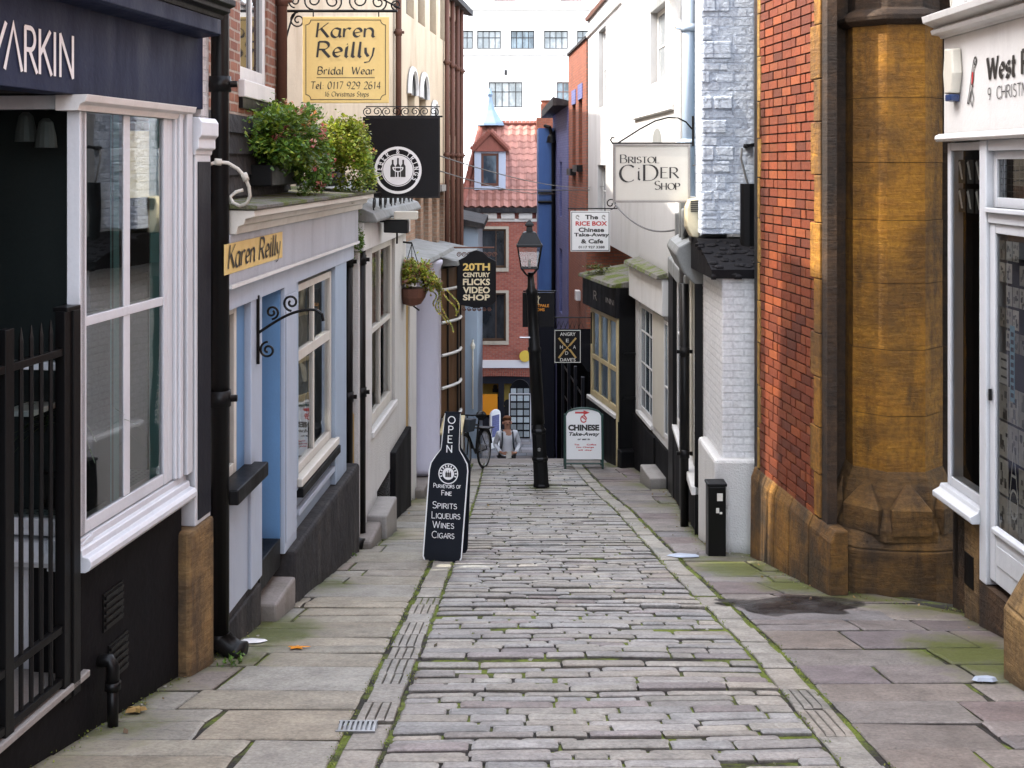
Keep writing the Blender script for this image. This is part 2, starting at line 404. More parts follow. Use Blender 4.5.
M['darkstone'] = stone('soot_dark_sandstone', (.11,.055,.020), (.05,.027,.013), (.012,.009,.007), .75)
M['plinthstone'] = stone('mossy_sandstone_plinth', (.34,.165,.024), (.20,.085,.015), (.018,.013,.008), .85)
M['midstone'] = stone('weathered_brown_sandstone', (.27,.135,.026), (.14,.066,.016), (.014,.010,.007), .72)
M['basestone'] = stone('ochre_pier_base', (.44,.27,.10), (.32,.18,.06), (.035,.026,.02), .75, scale=2)
M['orangebricks'] = brickcol('orange_facing_bricks')
M['paving'] = paving('worn_pennant_stone')
M['dirt'] = dirt_mat('mossy_joint_dirt')
M['asphalt'] = paint('grey_lower_street', (.085,.083,.082), .8, .2, .4, (.1,.1,.1), 3, .01, 10)
M['glass'] = glass('shop_glass', refl=.8); M['glassbright'] = glass('bay_glass', (.80,.92,.93), 1.0); M['glassdark'] = glass('door_glass', (.80,.82,.80), .4)
M['dglass'] = darkglass('dim_window_glass')
M['dglassblue'] = darkglass('bluish_window_glass', (.03,.05,.07), (.20,.26,.30), 1.2)
M['pane_light'] = darkglass('pale_window_glass', (.16,.18,.19), (.42,.44,.45), 1.0)
M['leaf'] = leafmat('leaves'); M['petal'] = leafmat('petals', .6)
M['moss'] = mossroof('mossy_lead_roof')
M['peg'] = pegboard('pegboard_panel'); M['lampgrey'] = paint('dim_lamp_metal', (.16,.15,.14), .5, .1, 0)
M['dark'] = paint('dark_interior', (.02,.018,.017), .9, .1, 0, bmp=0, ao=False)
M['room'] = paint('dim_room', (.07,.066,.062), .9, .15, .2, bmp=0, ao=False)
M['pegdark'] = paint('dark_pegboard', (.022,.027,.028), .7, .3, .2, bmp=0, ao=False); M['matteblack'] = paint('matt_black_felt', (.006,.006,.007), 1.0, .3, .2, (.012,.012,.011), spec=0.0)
M['cyan'] = paint('cyan_reflection_paint', (.28,.66,.70), .6, .06, .1)
M['tile'] = rooftile('clay_pantile')
M['rust'] = paint('rusty_brown_pipe', (.13,.05,.03), .7, .3, .4, (.06,.035,.025))
M['wood'] = paint('brown_timber', (.13,.065,.028), .6, .25, .4, (.04,.02,.01), 2)
M['signyellow'] = paint('mustard_sign_paint', (.78,.57,.21), .5, .05, .25, (.48,.33,.11))
M['signcream'] = paint('cream_sign_paint', (.66,.63,.55), .5, .04, .10, (.4,.37,.3))
M['signwhite'] = paint('white_sign_paint', (.80,.80,.80), .45, .03, .08, (.5,.5,.5))
M['signblack'] = paint('black_sign_paint', (.006,.0055,.007), .55, .25, .25, (.03,.026,.022), spec=.2)
M['chalkblack'] = paint('blackboard_paint', (.008,.011,.018), .65, .2, .3, (.022,.025,.03), spec=.2)
M['ink'] = paint('black_lettering', (.02,.017,.015), .5, .1, 0, bmp=0, ao=False)
M['inkwhite'] = paint('white_lettering', (.82,.82,.82), .5, .05, 0, bmp=0, ao=False)
M['inkgold'] = paint('gold_lettering', (.78,.55,.16), .5, .1, 0, bmp=0, ao=False)
M['inkpale'] = paint('pale_gold_lettering', (.78,.68,.46), .5, .1, 0, bmp=0, ao=False)
M['inkred'] = paint('red_lettering', (.55,.03,.03), .5, .1, 0, bmp=0, ao=False)
M['inkorange'] = paint('orange_lettering', (.75,.28,.02), .5, .1, 0, bmp=0, ao=False)
M['orange'] = paint('orange_poster', (.75,.28,.008), .6, .06, .1)
M['yellow'] = paint('yellow_enamel', (.78,.55,.08), .4, .08, .15)
M['alarm'] = paint('cream_plastic', (.70,.62,.42), .4, .05, .1); M['alarmwhite'] = paint('ivory_plastic', (.70,.67,.58), .4, .05, .15)
M['bluecap'] = paint('dark_blue_plastic', (.02,.05,.16), .3, .05, 0)
M['green'] = paint('dark_green_frame', (.02,.06,.05), .45, .1, .2)
M['cable'] = paint('grey_cable', (.10,.10,.10), .6, .1, 0, bmp=0, ao=False); M['cablewhite'] = paint('dirty_white_cable', (.55,.52,.45), .6, .1, .2, bmp=0, ao=False)
M['lampglass'] = glass('lantern_glass', (.85,.85,.82), .6)
M['steel'] = paint('worn_steel', (.45,.45,.46), .35, .1, .3, metal=.9)
M['curtain'] = paint('cream_curtain', (.62,.56,.46), .9, .1, 0, bmp=.01, bscale=8)
M['paper'] = paint('printed_paper', (.70,.68,.63), .7, .05, .15)
M['colr'] = colmat('printed_cards')
M['stonecream'] = paint('cream_dressed_stone', (.52,.46,.36), .8, .08, .4); M['dimyellow'] = paint('dim_yellow_room', (.42,.29,.06), .8, .2, .2, bmp=0, ao=False)
M['lowpave'] = colmat('matt_paving', 1.0); M['lowpave'].node_tree.nodes['Principled BSDF'].inputs['Specular IOR Level'].default_value = 0.05
M['rubber'] = paint('tyre_rubber', (.012,.012,.012), .7, .1, .1)
M['skin'] = paint('skin', (.52,.27,.18), .55, .06, 0, bmp=0, ao=False); M['shirt'] = paint('white_shirt', (.72,.74,.80), .85, .04, .05, bmp=.01, bscale=12)
M['trousers'] = paint('dark_trousers', (.018,.018,.022), .8, .1, 0, bmp=.01, bscale=14); M['hair'] = paint('auburn_hair', (.22,.085,.03), .6, .2, 0, bmp=.01, bscale=60)
M['strap'] = paint('dark_strap', (.03,.04,.055), .7, .1, 0)

m, nt, b, out = new_mat('damp_puddle'); b.inputs['Base Color'].default_value = (.020,.016,.016,1); b.inputs['Roughness'].default_value = .35; b.inputs['Specular IOR Level'].default_value = .25
tr = nt.nodes.new('ShaderNodeBsdfTransparent'); mx = nt.nodes.new('ShaderNodeMixShader'); nt.links.new(ramp(nt, noise(nt, 3.5, 6, .6), [(.40, 0.0), (.60, .88)]), mx.inputs[0])
nt.links.new(tr.outputs[0], mx.inputs[1]); nt.links.new(b.outputs[0], mx.inputs[2]); nt.links.new(mx.outputs[0], out.inputs[0]); M['puddle'] = m
M['slateblue'] = paint('slate_blue_lead', (.20,.29,.40), .6, .1, .3)
# ------------------------------------------------------------------ lettering: pen-stroke alphabet and outline alphabet
def E(cx, cy, rx, ry, a0, a1, n=None):
    n = n or max(4, int(abs(a1 - a0) / 18))
    return [(cx + rx*cos(radians(a0+(a1-a0)*k/n)), cy + ry*sin(radians(a0+(a1-a0)*k/n))) for k in range(n+1)]
G = {
 ' ': (.38, []), '.': (.25, [[(.08,0),(.1,.06)]]), ':': (.25, [[(.08,.05),(.1,.12)],[(.08,.42),(.1,.5)]]), '-': (.45, [[(.05,.4),(.4,.4)]]), "'": (.2, [[(.1,1),(.06,.8)]]),
 'A': (.80, [[(0,0),(.37,1),(.74,0)],[(.14,.34),(.60,.34)]]), '^': (.80, [[(0,0),(.37,1),(.74,0)]]),
 'B': (.72, [[(0,0),(0,1)],[(0,1),(.28,1)]+E(.28,.77,.25,.23,90,-90)+[(0,.54)],[(.28,.54)]+E(.32,.27,.28,.27,90,-90)+[(0,0)]]),
 'C': (.84, [E(.44,.5,.44,.5,48,312)]),
 'D': (.84, [[(0,0),(0,1)],[(0,1),(.28,1)]+E(.28,.5,.46,.5,90,-90)+[(0,0)]]),
 'E': (.64, [[(.52,1),(0,1)],[(0,1),(0,0)],[(0,0),(.54,0)],[(0,.53),(.42,.53)]]),
 'F': (.58, [[(.50,1),(0,1)],[(0,1),(0,0)],[(0,.53),(.4,.53)]]),
 'G': (.90, [E(.44,.5,.44,.5,48,330)+[(.82,.42)],[(.5,.42),(.84,.42)]]),
 'H': (.78, [[(0,0),(0,1)],[(.62,0),(.62,1)],[(0,.53),(.62,.53)]]),
 'I': (.24, [[(.05,0),(.05,1)]]), 'J': (.5, [[(.34,1),(.34,.22)]+E(.17,.2,.17,.2,0,-160)]),
 'K': (.72, [[(0,0),(0,1)],[(.58,1),(.02,.44)],[(.2,.60),(.66,0)]]),
 'L': (.58, [[(0,1),(0,0)],[(0,0),(.5,0)]]),
 'M': (.95, [[(0,0),(.08,1)],[(.08,1),(.42,.2)],[(.42,.2),(.76,1)],[(.76,1),(.84,0)]]),
 'N': (.78, [[(0,0),(0,1)],[(0,1),(.62,0)],[(.62,0),(.62,1)]]),
 'O': (.96, [E(.44,.5,.44,.5,90,450)]),
 'P': (.66, [[(0,0),(0,1)],[(0,1),(.28,1)]+E(.28,.74,.27,.26,90,-90)+[(0,.48)]]),
 'Q': (.96, [E(.44,.5,.44,.5,90,450),[(.5,.2),(.86,-.12)]]),
 'R': (.72, [[(0,0),(0,1)],[(0,1),(.28,1)]+E(.28,.75,.27,.25,90,-90)+[(0,.5)],[(.24,.5),(.66,0)]]),
 'S': (.62, [E(.29,.76,.25,.24,35,262)+E(.27,.26,.28,.26,82,-145)]),
 'T': (.70, [[(0,1),(.66,1)],[(.33,1),(.33,0)]]),
 'U': (.76, [[(0,1),(0,.28)]+E(.30,.28,.30,.28,180,360)+[(.6,1)]]),
 'V': (.76, [[(0,1),(.35,0)],[(.35,0),(.70,1)]]), 'W': (1.1, [[(0,1),(.26,0)],[(.26,0),(.51,.95)],[(.51,.95),(.76,0)],[(.76,0),(1.02,1)]]),
 'X': (.72, [[(0,1),(.64,0)],[(.64,1),(0,0)]]), 'Y': (.70, [[(0,1),(.32,.5)],[(.64,1),(.32,.5)],[(.32,.5),(.32,0)]]), 'Z': (.66, [[(0,1),(.58,1),(0,0),(.6,0)]]),
 '&': (.86, [[(.78,.0),(.2,.62)]+E(.33,.8,.18,.2,215,-40)+[(.12,.42)]+E(.3,.24,.27,.24,135,330)+[(.74,.5)]]),
 '0': (.66, [E(.27,.5,.27,.5,90,450)]), '1': (.42, [[(.02,.8),(.2,1)],[(.2,1),(.2,0)]]), '2': (.62, [E(.26,.74,.25,.26,160,-30)+[(0,0)],[(0,0),(.54,0)]]),
 '3': (.60, [E(.25,.76,.23,.24,150,-90)+E(.25,.27,.26,.27,90,-150)]), '4': (.64, [[(.4,0),(.4,1)],[(.4,1),(0,.3)],[(0,.3),(.56,.3)]]),
 '5': (.6, [[(.48,1),(.1,1)],[(.1,1),(.06,.55)]+E(.24,.3,.27,.3,120,-140)]), '6': (.64, [[(.44,.98)]+E(.27,.5,.26,.5,110,180)+E(.27,.28,.26,.28,180,540)]),
 '7': (.56, [[(0,1),(.5,1)],[(.5,1),(.16,0)]]), '8': (.6, [E(.26,.75,.21,.25,90,450),E(.26,.26,.26,.26,90,450)]), '9': (.62, [E(.27,.7,.26,.28,0,360)+[(.53,.7),(.4,.1),(.25,0)]]),
 'a': (.60, [[(.46,.56)]+E(.25,.31,.25,.31,60,330),[(.48,.62),(.46,.12),(.56,0)]]), 'b': (.58, [[(0,1),(0,.05)],E(.24,.31,.25,.31,170,-170)]),
 'c': (.50, [E(.26,.31,.26,.31,50,315)]), 'd': (.62, [E(.25,.31,.25,.31,50,320),[(.50,1),(.48,.1),(.58,0)]]),
 'e': (.54, [[(.03,.28),(.46,.38)]+E(.25,.33,.22,.29,20,315)]), 'f': (.36, [[(.42,.92)]+E(.28,.8,.14,.2,60,180)+[(.14,0)],[(0,.6),(.34,.6)]]),
 'g': (.60, [E(.25,.31,.25,.31,50,320),[(.50,.62),(.48,-.1)]+E(.24,-.12,.24,.24,0,-140)]), 'h': (.60, [[(0,1),(0,0)],[(0,.34)]+E(.24,.36,.23,.26,150,0)+[(.47,.1),(.56,0)]]),
 'i': (.26, [[(.0,.58),(.07,.62),(.07,.08),(.17,0)],[(.07,.82),(.1,.88)]]), 'j': (.26, [[(.1,.62),(.1,-.3)]]), 'k': (.58, [[(0,1),(0,0)],[(.42,.6),(.02,.28)],[(.14,.36),(.5,0)]]),
 'l': (.26, [[(.06,1),(.06,.08),(.17,0)]]), 'm': (.90, [[(0,.62),(.03,0)],[(.03,.36)]+E(.2,.38,.18,.24,150,0)+[(.38,0)],[(.38,.36)]+E(.56,.38,.19,.24,150,0)+[(.75,.1),(.84,0)]]),
 'n': (.62, [[(0,.62),(.03,0)],[(.03,.34)]+E(.25,.36,.23,.26,150,0)+[(.48,.1),(.58,0)]]), 'o': (.60, [E(.26,.31,.26,.31,90,450)]),
 'p': (.58, [[(0,.62),(.02,-.34)],E(.26,.31,.25,.31,170,-170)]), 'q': (.6, [E(.25,.31,.25,.31,50,320),[(.50,.62),(.5,-.34)]]), 'r': (.44, [[(0,.62),(.03,0)],[(.03,.32)]+E(.24,.36,.2,.26,150,50)]),
 's': (.46, [E(.22,.46,.17,.16,35,262)+E(.2,.16,.2,.16,82,-145)]), 't': (.38, [[(.14,.88),(.12,.12)]+E(.24,.12,.12,.12,180,300),[(0,.6),(.34,.6)]]),
 'u': (.62, [[(0,.62),(.02,.22)]+E(.22,.22,.2,.22,180,330),[(.46,.62),(.46,.1),(.57,0)]]), 'v': (.52, [[(0,.62),(.22,0)],[(.22,0),(.44,.62)]]),
 'w': (.80, [[(0,.62),(.18,0)],[(.18,0),(.36,.58)],[(.36,.58),(.54,0)],[(.54,0),(.72,.62)]]), 'x': (.52, [[(0,.62),(.44,0)],[(.44,.62),(0,0)]]),
 'y': (.56, [[(0,.62),(.04,.3),(.2,.05)],[(.46,.62),(.42,.1),(.28,-.28),(.02,-.34)]]), 'z': (.5, [[(0,.6),(.42,.6),(0,0),(.44,0)]]),
}
SMALLCAP = .74
def strokes(txt, slant=0.0, caps=False, track=.06, widen=1.0):
    x, out = 0.0, []
    for ch in txt:
        sc = 1.0
        if caps and ch.islower(): ch = ch.upper(); sc = SMALLCAP
        adv, pl = G.get(ch, G[' '])
        for p in pl: out.append([(x + (a*widen + b*slant)*sc, b*sc) for a, b in p])
        x += (adv*widen + track) * sc
    return out, x - track
def pen(mb, place, pl, w, nib=None, thin=.03, flip=1, eps=[0]):
    for p in pl:
        if len(p) < 2: continue
        eps[0] = (eps[0] + 1) % 17; lift = eps[0] * .00006
        L, R = [], []
        for k, (x, y) in enumerate(p):
            a = p[max(k-1, 0)]; b = p[min(k+1, len(p)-1)]
            if k and k < len(p)-1:
                d1 = Vector((x-a[0], y-a[1])); d2 = Vector((b[0]-x, b[1]-y))
                d1 = d1.normalized() if d1.length > 1e-9 else d2; d2 = d2.normalized() if d2.length > 1e-9 else d1
                t = d1 + d2; t = t.normalized() if t.length > 1e-3 else d2
                cs = max(.5, t.dot(d2))
            else:
                t = Vector((b[0]-a[0], b[1]-a[1])).normalized(); cs = 1
            n = Vector((-t.y, t.x))
            h = w/2 if nib is None else max(thin/2, w/2*abs(sin(math.atan2(t.y, t.x) - radians(nib))))
            ex = (0.5*h if (k == 0 or k == len(p)-1) and nib is None else 0)
            q = Vector((x, y)) + t * (ex if k else -ex)
            L.append(q + n*h/cs); R.append(q - n*h/cs)
        for k in range(len(p)-1):
            mb.poly([place(*L[k], lift), place(*R[k], lift), place(*R[k+1], lift), place(*L[k+1], lift)])
def text_pen(mb, fr, u0, u1, zb, h, v, txt, w=.12, nib=None, thin=.035, slant=0.0, caps=False, track=.08, serif=0, rot=0, rise=0.0):
    pl, tot = strokes(txt, slant, caps, track)
    sx = (u1 - u0) / max(tot, .01)
    if serif:
        extra = []
        for p in pl:
            for q, r in ((p[0], p[1]), (p[-1], p[-2])):
                if abs(q[0]-r[0]) < .35*abs(q[1]-r[1]): extra.append([(q[0]-serif, q[1]), (q[0]+serif, q[1])])
        pl2 = pl; pen(mb, lambda a, b, l: fr.pt(u0+a*sx, v+l, zb+b*h+rise*a*sx), extra, thin*1.2)
    pen(mb, lambda a, b, l: fr.pt(u0+a*sx, v+l, zb+b*h+rise*a*sx), pl, w, nib, thin)
def text_font(mb, fr, u0, u1, z0, z1, v, txt, bold=0.0, shear=0.0, vert=False):
    cu = bpy.data.curves.new('lettering', 'FONT'); cu.body = txt; cu.offset = bold; cu.shear = shear; cu.resolution_u = 3
    o = bpy.data.objects.new('lettering', cu); COL.objects.link(o); bpy.context.view_layer.update()
    me = bpy.data.meshes.new_from_object(o.evaluated_get(bpy.context.evaluated_depsgraph_get()))
    xs = [q.co.x for q in me.vertices]; ys = [q.co.y for q in me.vertices]
    if xs:
        ax, bx, ay, by = min(xs), max(xs), min(ys), max(ys)
        ids = [mb.vert(fr.pt(u0+(q.co.x-ax)/(bx-ax)*(u1-u0), v, z0+(q.co.y-ay)/(by-ay)*(z1-z0))) for q in me.vertices]
        for p in me.polygons: mb.face([ids[i] for i in p.vertices])
    bpy.data.objects.remove(o); bpy.data.curves.remove(cu); bpy.data.meshes.remove(me)

# ------------------------------------------------------------------ small helpers
def sign_frame(c, ang=0.0):                  # frame facing the viewer side, centred at c: pt(u, v, z) with u across
    return F((c[0], c[1]), (c[0] + cos(ang), c[1] + sin(ang)))
def circle(fr, cu, cz, r, v, n=40): return [fr.pt(cu + r*cos(2*pi*k/n), v, cz + r*sin(2*pi*k/n)) for k in range(n)]
def ring(mb, fr, cu, cz, r0, r1, v, n=48, a0=0, a1=360):
    for k in range(n):
        a, b = radians(a0+(a1-a0)*k/n), radians(a0+(a1-a0)*(k+1)/n)
        mb.poly([fr.pt(cu+r0*cos(a),v,cz+r0*sin(a)), fr.pt(cu+r1*cos(a),v,cz+r1*sin(a)), fr.pt(cu+r1*cos(b),v,cz+r1*sin(b)), fr.pt(cu+r0*cos(b),v,cz+r0*sin(b))])
def outline(mb, fr, u0, u1, z0, z1, w, v):
    for a, b, c, d in ((u0,u1,z0,z0+w),(u0,u1,z1-w,z1),(u0,u0+w,z0+w,z1-w),(u1-w,u1,z0+w,z1-w)):
        mb.poly([fr.pt(a,v,c), fr.pt(b,v,c), fr.pt(b,v,d), fr.pt(a,v,d)])
def spiral(c, r0, r1, a0, turns, n=24): return [(c[0] + (r0+(r1-r0)*k/n)*cos(a0+turns*2*pi*k/n), c[1] + (r0+(r1-r0)*k/n)*sin(a0+turns*2*pi*k/n)) for k in range(n+1)]
def wire(p, q, sag, n=18):
    p, q = Vector(p), Vector(q)
    return [p.lerp(q, k/n) - Vector((0,0,sag*4*(k/n)*(1-k/n))) for k in range(n+1)]
def leaves(mb, c, rad, n, size, cols, hang=0.0, clumps=26, flat=.3):
    cl = []
    for _ in range(clumps):
        d = Vector((uni(-1,1), uni(-1,1), uni(-.8,1))); 
        if d.length > 1e-3: d = d.normalized() * uni(.45, 1.0)
        cl.append((d, uni(.10, .22), uni(.35, 1.35)))
    for _ in range(n):
        d, s, k = random.choice(cl)
        q = d + Vector((random.gauss(0, s), random.gauss(0, s), random.gauss(0, s)))
        p = Vector((c[0]+q.x*rad[0], c[1]+q.y*rad[1], c[2]+q.z*rad[2]))
        leaf(mb, p, size*uni(.6,1.25), cols, k * (.65 + .35*max(0, min(1, .5+q.z*.5))), q)
def leaf(mb, p, L, cols, k=1.0, out=None):
    ax = Vector((uni(-1,1), uni(-1,1), uni(-.7,.7)))
    if out is not None and out.length > .01: ax += out.normalized()*.7
    ax.normalize(); side = ax.cross(Vector((uni(-.4,.4), uni(-.4,.4), 1))).normalized(); nn = ax.cross(side)
    c = random.choice(cols); kk = k*uni(.7,1.25); col = tint(c, kk)
    a = p - ax*L*.5; b = p + ax*L*.5; m = p + nn*L*.1
    mb.poly([a, m + side*L*.34, b, m - side*L*.34], col)
def blossom(mb, p, r, cols):
    for _ in range(11):
        d = Vector((random.gauss(0,1), random.gauss(0,1), random.gauss(0,1))).normalized()
        leaf(mb, Vector(p)+d*r*.7, r*.9, cols, uni(.8,1.2), d)
SUN_E, SKY_E = 9.0, 1.34
# ------------------------------------------------------------------ camera, light, sky
cam = bpy.data.cameras.new('camera'); co = bpy.data.objects.new('camera', cam); COL.objects.link(co)
cam.sensor_width = 36; cam.lens = FOC / 1024 * 36; cam.shift_y = -(384 - HZ) / 1024; cam.clip_end = 600; cam.clip_start = .05
co.location = (0, 0, 0); co.rotation_euler = (pi/2, 0, 0); scn.camera = co
AZ, EL = radians(264), radians(52)            # compass bearing of the sun (0 = down the street), height
to_sun = Vector((sin(AZ)*cos(EL), cos(AZ)*cos(EL), sin(EL)))
sl = bpy.data.lights.new('sun', 'SUN'); sl.energy = SUN_E; sl.angle = radians(.55); sl.color = (1.0, .93, .82)
so = bpy.data.objects.new('sun', sl); COL.objects.link(so); so.rotation_euler = (-to_sun).to_track_quat('-Z', 'Y').to_euler(); so.location = (-12, 12, 20)
w = bpy.data.worlds.new('World'); scn.world = w; w.use_nodes = True; nt = w.node_tree; nt.nodes.clear()
sk = nt.nodes.new('ShaderNodeTexSky'); sk.sky_type = 'NISHITA'; sk.sun_disc = False; sk.sun_elevation = EL; sk.sun_rotation = AZ; sk.air_density = 1.0; sk.dust_density = 2.5; sk.ozone_density = 1.0
hs = nt.nodes.new('ShaderNodeHueSaturation'); hs.inputs['Saturation'].default_value = .42
bg = nt.nodes.new('ShaderNodeBackground'); bg.inputs[1].default_value = SKY_E; wo = nt.nodes.new('ShaderNodeOutputWorld')
nt.links.new(sk.outputs[0], hs.inputs['Color']); nt.links.new(hs.outputs[0], bg.inputs[0]); nt.links.new(bg.outputs[0], wo.inputs[0])
scn.view_settings.view_transform = 'Standard'; scn.view_settings.look = 'None'; scn.view_settings.exposure = 0
scn.render.engine = 'CYCLES'; cy = scn.cycles; cy.use_denoising = True
try: cy.denoiser = 'OPENIMAGEDENOISE'
except Exception: pass
cy.max_bounces = 8; cy.diffuse_bounces = 5; cy.glossy_bounces = 3; cy.transparent_max_bounces = 12; cy.caustics_reflective = False; cy.caustics_refractive = False; cy.sample_clamp_indirect = 6

# ------------------------------------------------------------------ ground
LW = [(3.4,-2.52),(5.53,-2.22),(7.7,-1.93),(12.3,-1.66),(16.4,-1.5),(20,-1.2),(22.2,-1.0)]
RW = [(3.4,3.7),(7.5,3.6),(9.2,3.45),(9.6,2.9),(9.85,2.85),(10.16,2.6),(11.06,2.47),(11.9,2.40),(12.15,2.12),(13.5,2.12),(18.4,2.44),(21.3,2.24),(21.5,1.82),(22.2,1.72)]
CL = [(3.4,-.88),(5.53,-.83),(11,-.77),(18.5,-.73),(22.2,-.72)]
CR = [(3.4,1.52),(8,1.55),(11.3,1.44),(15.9,1.37),(21,1.12),(22.2,1.06)]
BLOBS = [(*on_ground(262,632), .42, 1.0), (*on_ground(240,660), .25, .7), (*on_ground(330,585), .3, .7), (*on_ground(365,535), .5, 1.0), (*on_ground(395,500), .6, .9), (*on_ground(400,480), .8, .7),
         (*on_ground(735,568), .40, 1.05), (*on_ground(790,585), .34, .9), (*on_ground(840,598), .25, .8), (*on_ground(905,606), .30, .6), (*on_ground(975,655), .42, 1.0), (*on_ground(1010,668), .4, .9), (*on_ground(700,560), .25, .7),
         (*on_ground(660,485), .6, .75), (*on_ground(670,505), .5, .6), (*on_ground(541,487), .32, .8), (*on_ground(140,725), .3, .45), (*on_ground(60,752), .3, .45), (*on_ground(170,690), .3, .35), (*on_ground(590,545), .4, .25), (*on_ground(470,556), .3, .3), (*on_ground(640,530), .4, .25)]
def moss_at(x, y):
    m = 0
    for bx, by, r, k in BLOBS: m = max(m, k*exp(-(((x-bx)/r)**2 + ((y-by)/(r*1.5))**2)))
    dl, dr = x - interp(LW, y), interp(RW, y) - x
    if dl < .8: m = max(m, .62*exp(-(dl/.16)**2))
    if dr < .8: m = max(m, .68*exp(-(dr/.20)**2))
    return m
def slab(mb, q, lift, col, jit=.006, bev=.007, gap=.007, rot=0.0):
    # q: four plan corners ccw; a worn stone with a softened rim
    c = [(q[k][0], q[k][1]) for k in range(4)]
    cx, cy_ = sum(a for a, b in c)/4, sum(b for a, b in c)/4
    out = []
    for k in range(4):
        a, b = c[k], c[(k+1)%4]
        for t in (0, .33, .67):
            x, y = a[0]+(b[0]-a[0])*t, a[1]+(b[1]-a[1])*t
            L = sqrt((cx-x)**2 + (cy_-y)**2) + 1e-6; g = gap + (.003 if t == 0 else 0) + uni(0, jit)
            out.append((x + (cx-x)/L*g, y + (cy_-y)/L*g))
    tx, ty = random.gauss(0, .007), random.gauss(0, .010)
    def P(x, y, dz): return (x, y, zg(y) + lift + dz + (x-cx)*tx + (y-cy_)*ty)
    def ring_(f, dz):
        r = []
        for x, y in out:
            X, Y = cx+(x-cx)*f, cy_+(y-cy_)*f
            i = mb.vert(P(X, Y, dz)); mb.m[i] = moss_at(X, Y); r.append(i)
        return r
    sz = max(.08, min(abs(c[0][0]-c[2][0]), abs(c[0][1]-c[2][1])))
    r0 = ring_(1.0, -.045); r1 = ring_(1.0, -bev); r2 = ring_(1 - 2*bev/sz, 0.0); r3 = ring_(.45, uni(.000,.004))
    n = len(out)
    for A, B in ((r0, r1), (r1, r2), (r2, r3)):
        for k in range(n): mb.face((A[k], A[(k+1)%n], B[(k+1)%n], B[k]), col)
    mb.face(r3, col)
def stone_col(base, v=.16):
    k = uni(1-v, 1+v); h = uni(-.02, .02)
    return (base[0]*k+h*.6, base[1]*k, base[2]*k-h*.4)
GREY = (.352,.334,.310); WARM = (.372,.342,.292); PURP = (.30,.262,.248)

mb = MB(); ys = [-12+.0, -6, 0, 3, 18.2, 19.4, 21.0, 22.2]
for a, b in zip(ys, ys[1:]):
    mb.poly([(-40,a,zg(a)-.09),(40,a,zg(a)-.09),(40,b,zg(b)-.09),(-40,b,zg(b)-.09)])
mb.poly([(-40,22.2,-5.59),(40,22.2,-5.59),(40,30.2,-10.2),(-40,30.2,-10.2)])
mb.poly([(-120,30.2,-10.2),(120,30.2,-10.2),(120,400,-10.2),(-120,400,-10.2)])
build('ground', mb, M['asphalt'], kind='structure')
# bedding under the stones
mb = MB()
yy = [3.4 + .4*k for k in range(48)]; yy[-1] = 22.18
for a, b in zip(yy, yy[1:]):
    a2 = interp(LW,a)-.3; b2 = interp(LW,b)-.3
    mb.poly([(a2,a,zg(a)-.016),(interp(RW,a)+.4,a,zg(a)-.016),(interp(RW,b)+.4,b,zg(b)-.016),(b2,b,zg(b)-.016)])
build('joint_bedding', mb, M['dirt'], kind='structure')
mb = MB(); a, b = -8, 3.4
mb.poly([(-3.5,a,zg(a)-.01),(4,a,zg(a)-.01),(4,0,zg(0)-.01),(-3.5,0,zg(0)-.01)]); mb.poly([(-3.5,0,zg(0)-.01),(4,0,zg(0)-.01),(4,b,zg(b)-.01),(-3.5,b,zg(b)-.01)])
build('upper_road', mb, M['grey'], kind='structure')

# setts of the roadway: long narrow stones in rows across the lane
mb = MB(); y = 3.5
while y < 22.05:
    dpt = random.choice((.075,.085,.095,.105,.115,.125)) * (1.0 if y < 15 else 1.3)
    if y + dpt > 22.1: dpt = 22.12 - y
    x0 = interp(CL, y) + .215; x1 = interp(CR, y) - .01
    x = x0; row_l = random.gauss(0, .006)
    while x < x1 - .02:
        w_ = uni(.24, .56) if rnd() < .88 else uni(.14, .24)
        if x1 - x - w_ < .14: w_ = x1 - x
        def wv(xx, base): return base + .030*sin(1.3*xx + base*.9) + .012*sin(4.1*xx + base*2.3)
        q = [(x, wv(x, y)), (x+w_, wv(x+w_, y)), (x+w_, wv(x+w_, y+dpt)), (x, wv(x, y+dpt))]
        base = PURP if rnd() < .06 else (WARM if rnd() < .4 else GREY)
        if dpt > .16 and rnd() < .12:
            h = dpt*uni(.4,.6); q1 = [q[0], q[1], (q[1][0], q[1][1]+h), (q[0][0], q[0][1]+h)]; q2 = [q1[3], q1[2], q[2], q[3]]
            slab(mb, q1, row_l+random.gauss(0,.004), stone_col(base)); slab(mb, q2, row_l+random.gauss(0,.004), stone_col(base))
        else:
            lift = row_l + random.gauss(0, .004)
            if rnd() < .012: lift -= .02
            slab(mb, q, lift, stone_col(base), jit=.006, gap=uni(.0025,.0055), bev=.006)
        x += w_
    y += dpt
build('cobbled_road', mb, M['paving'], kind='structure')
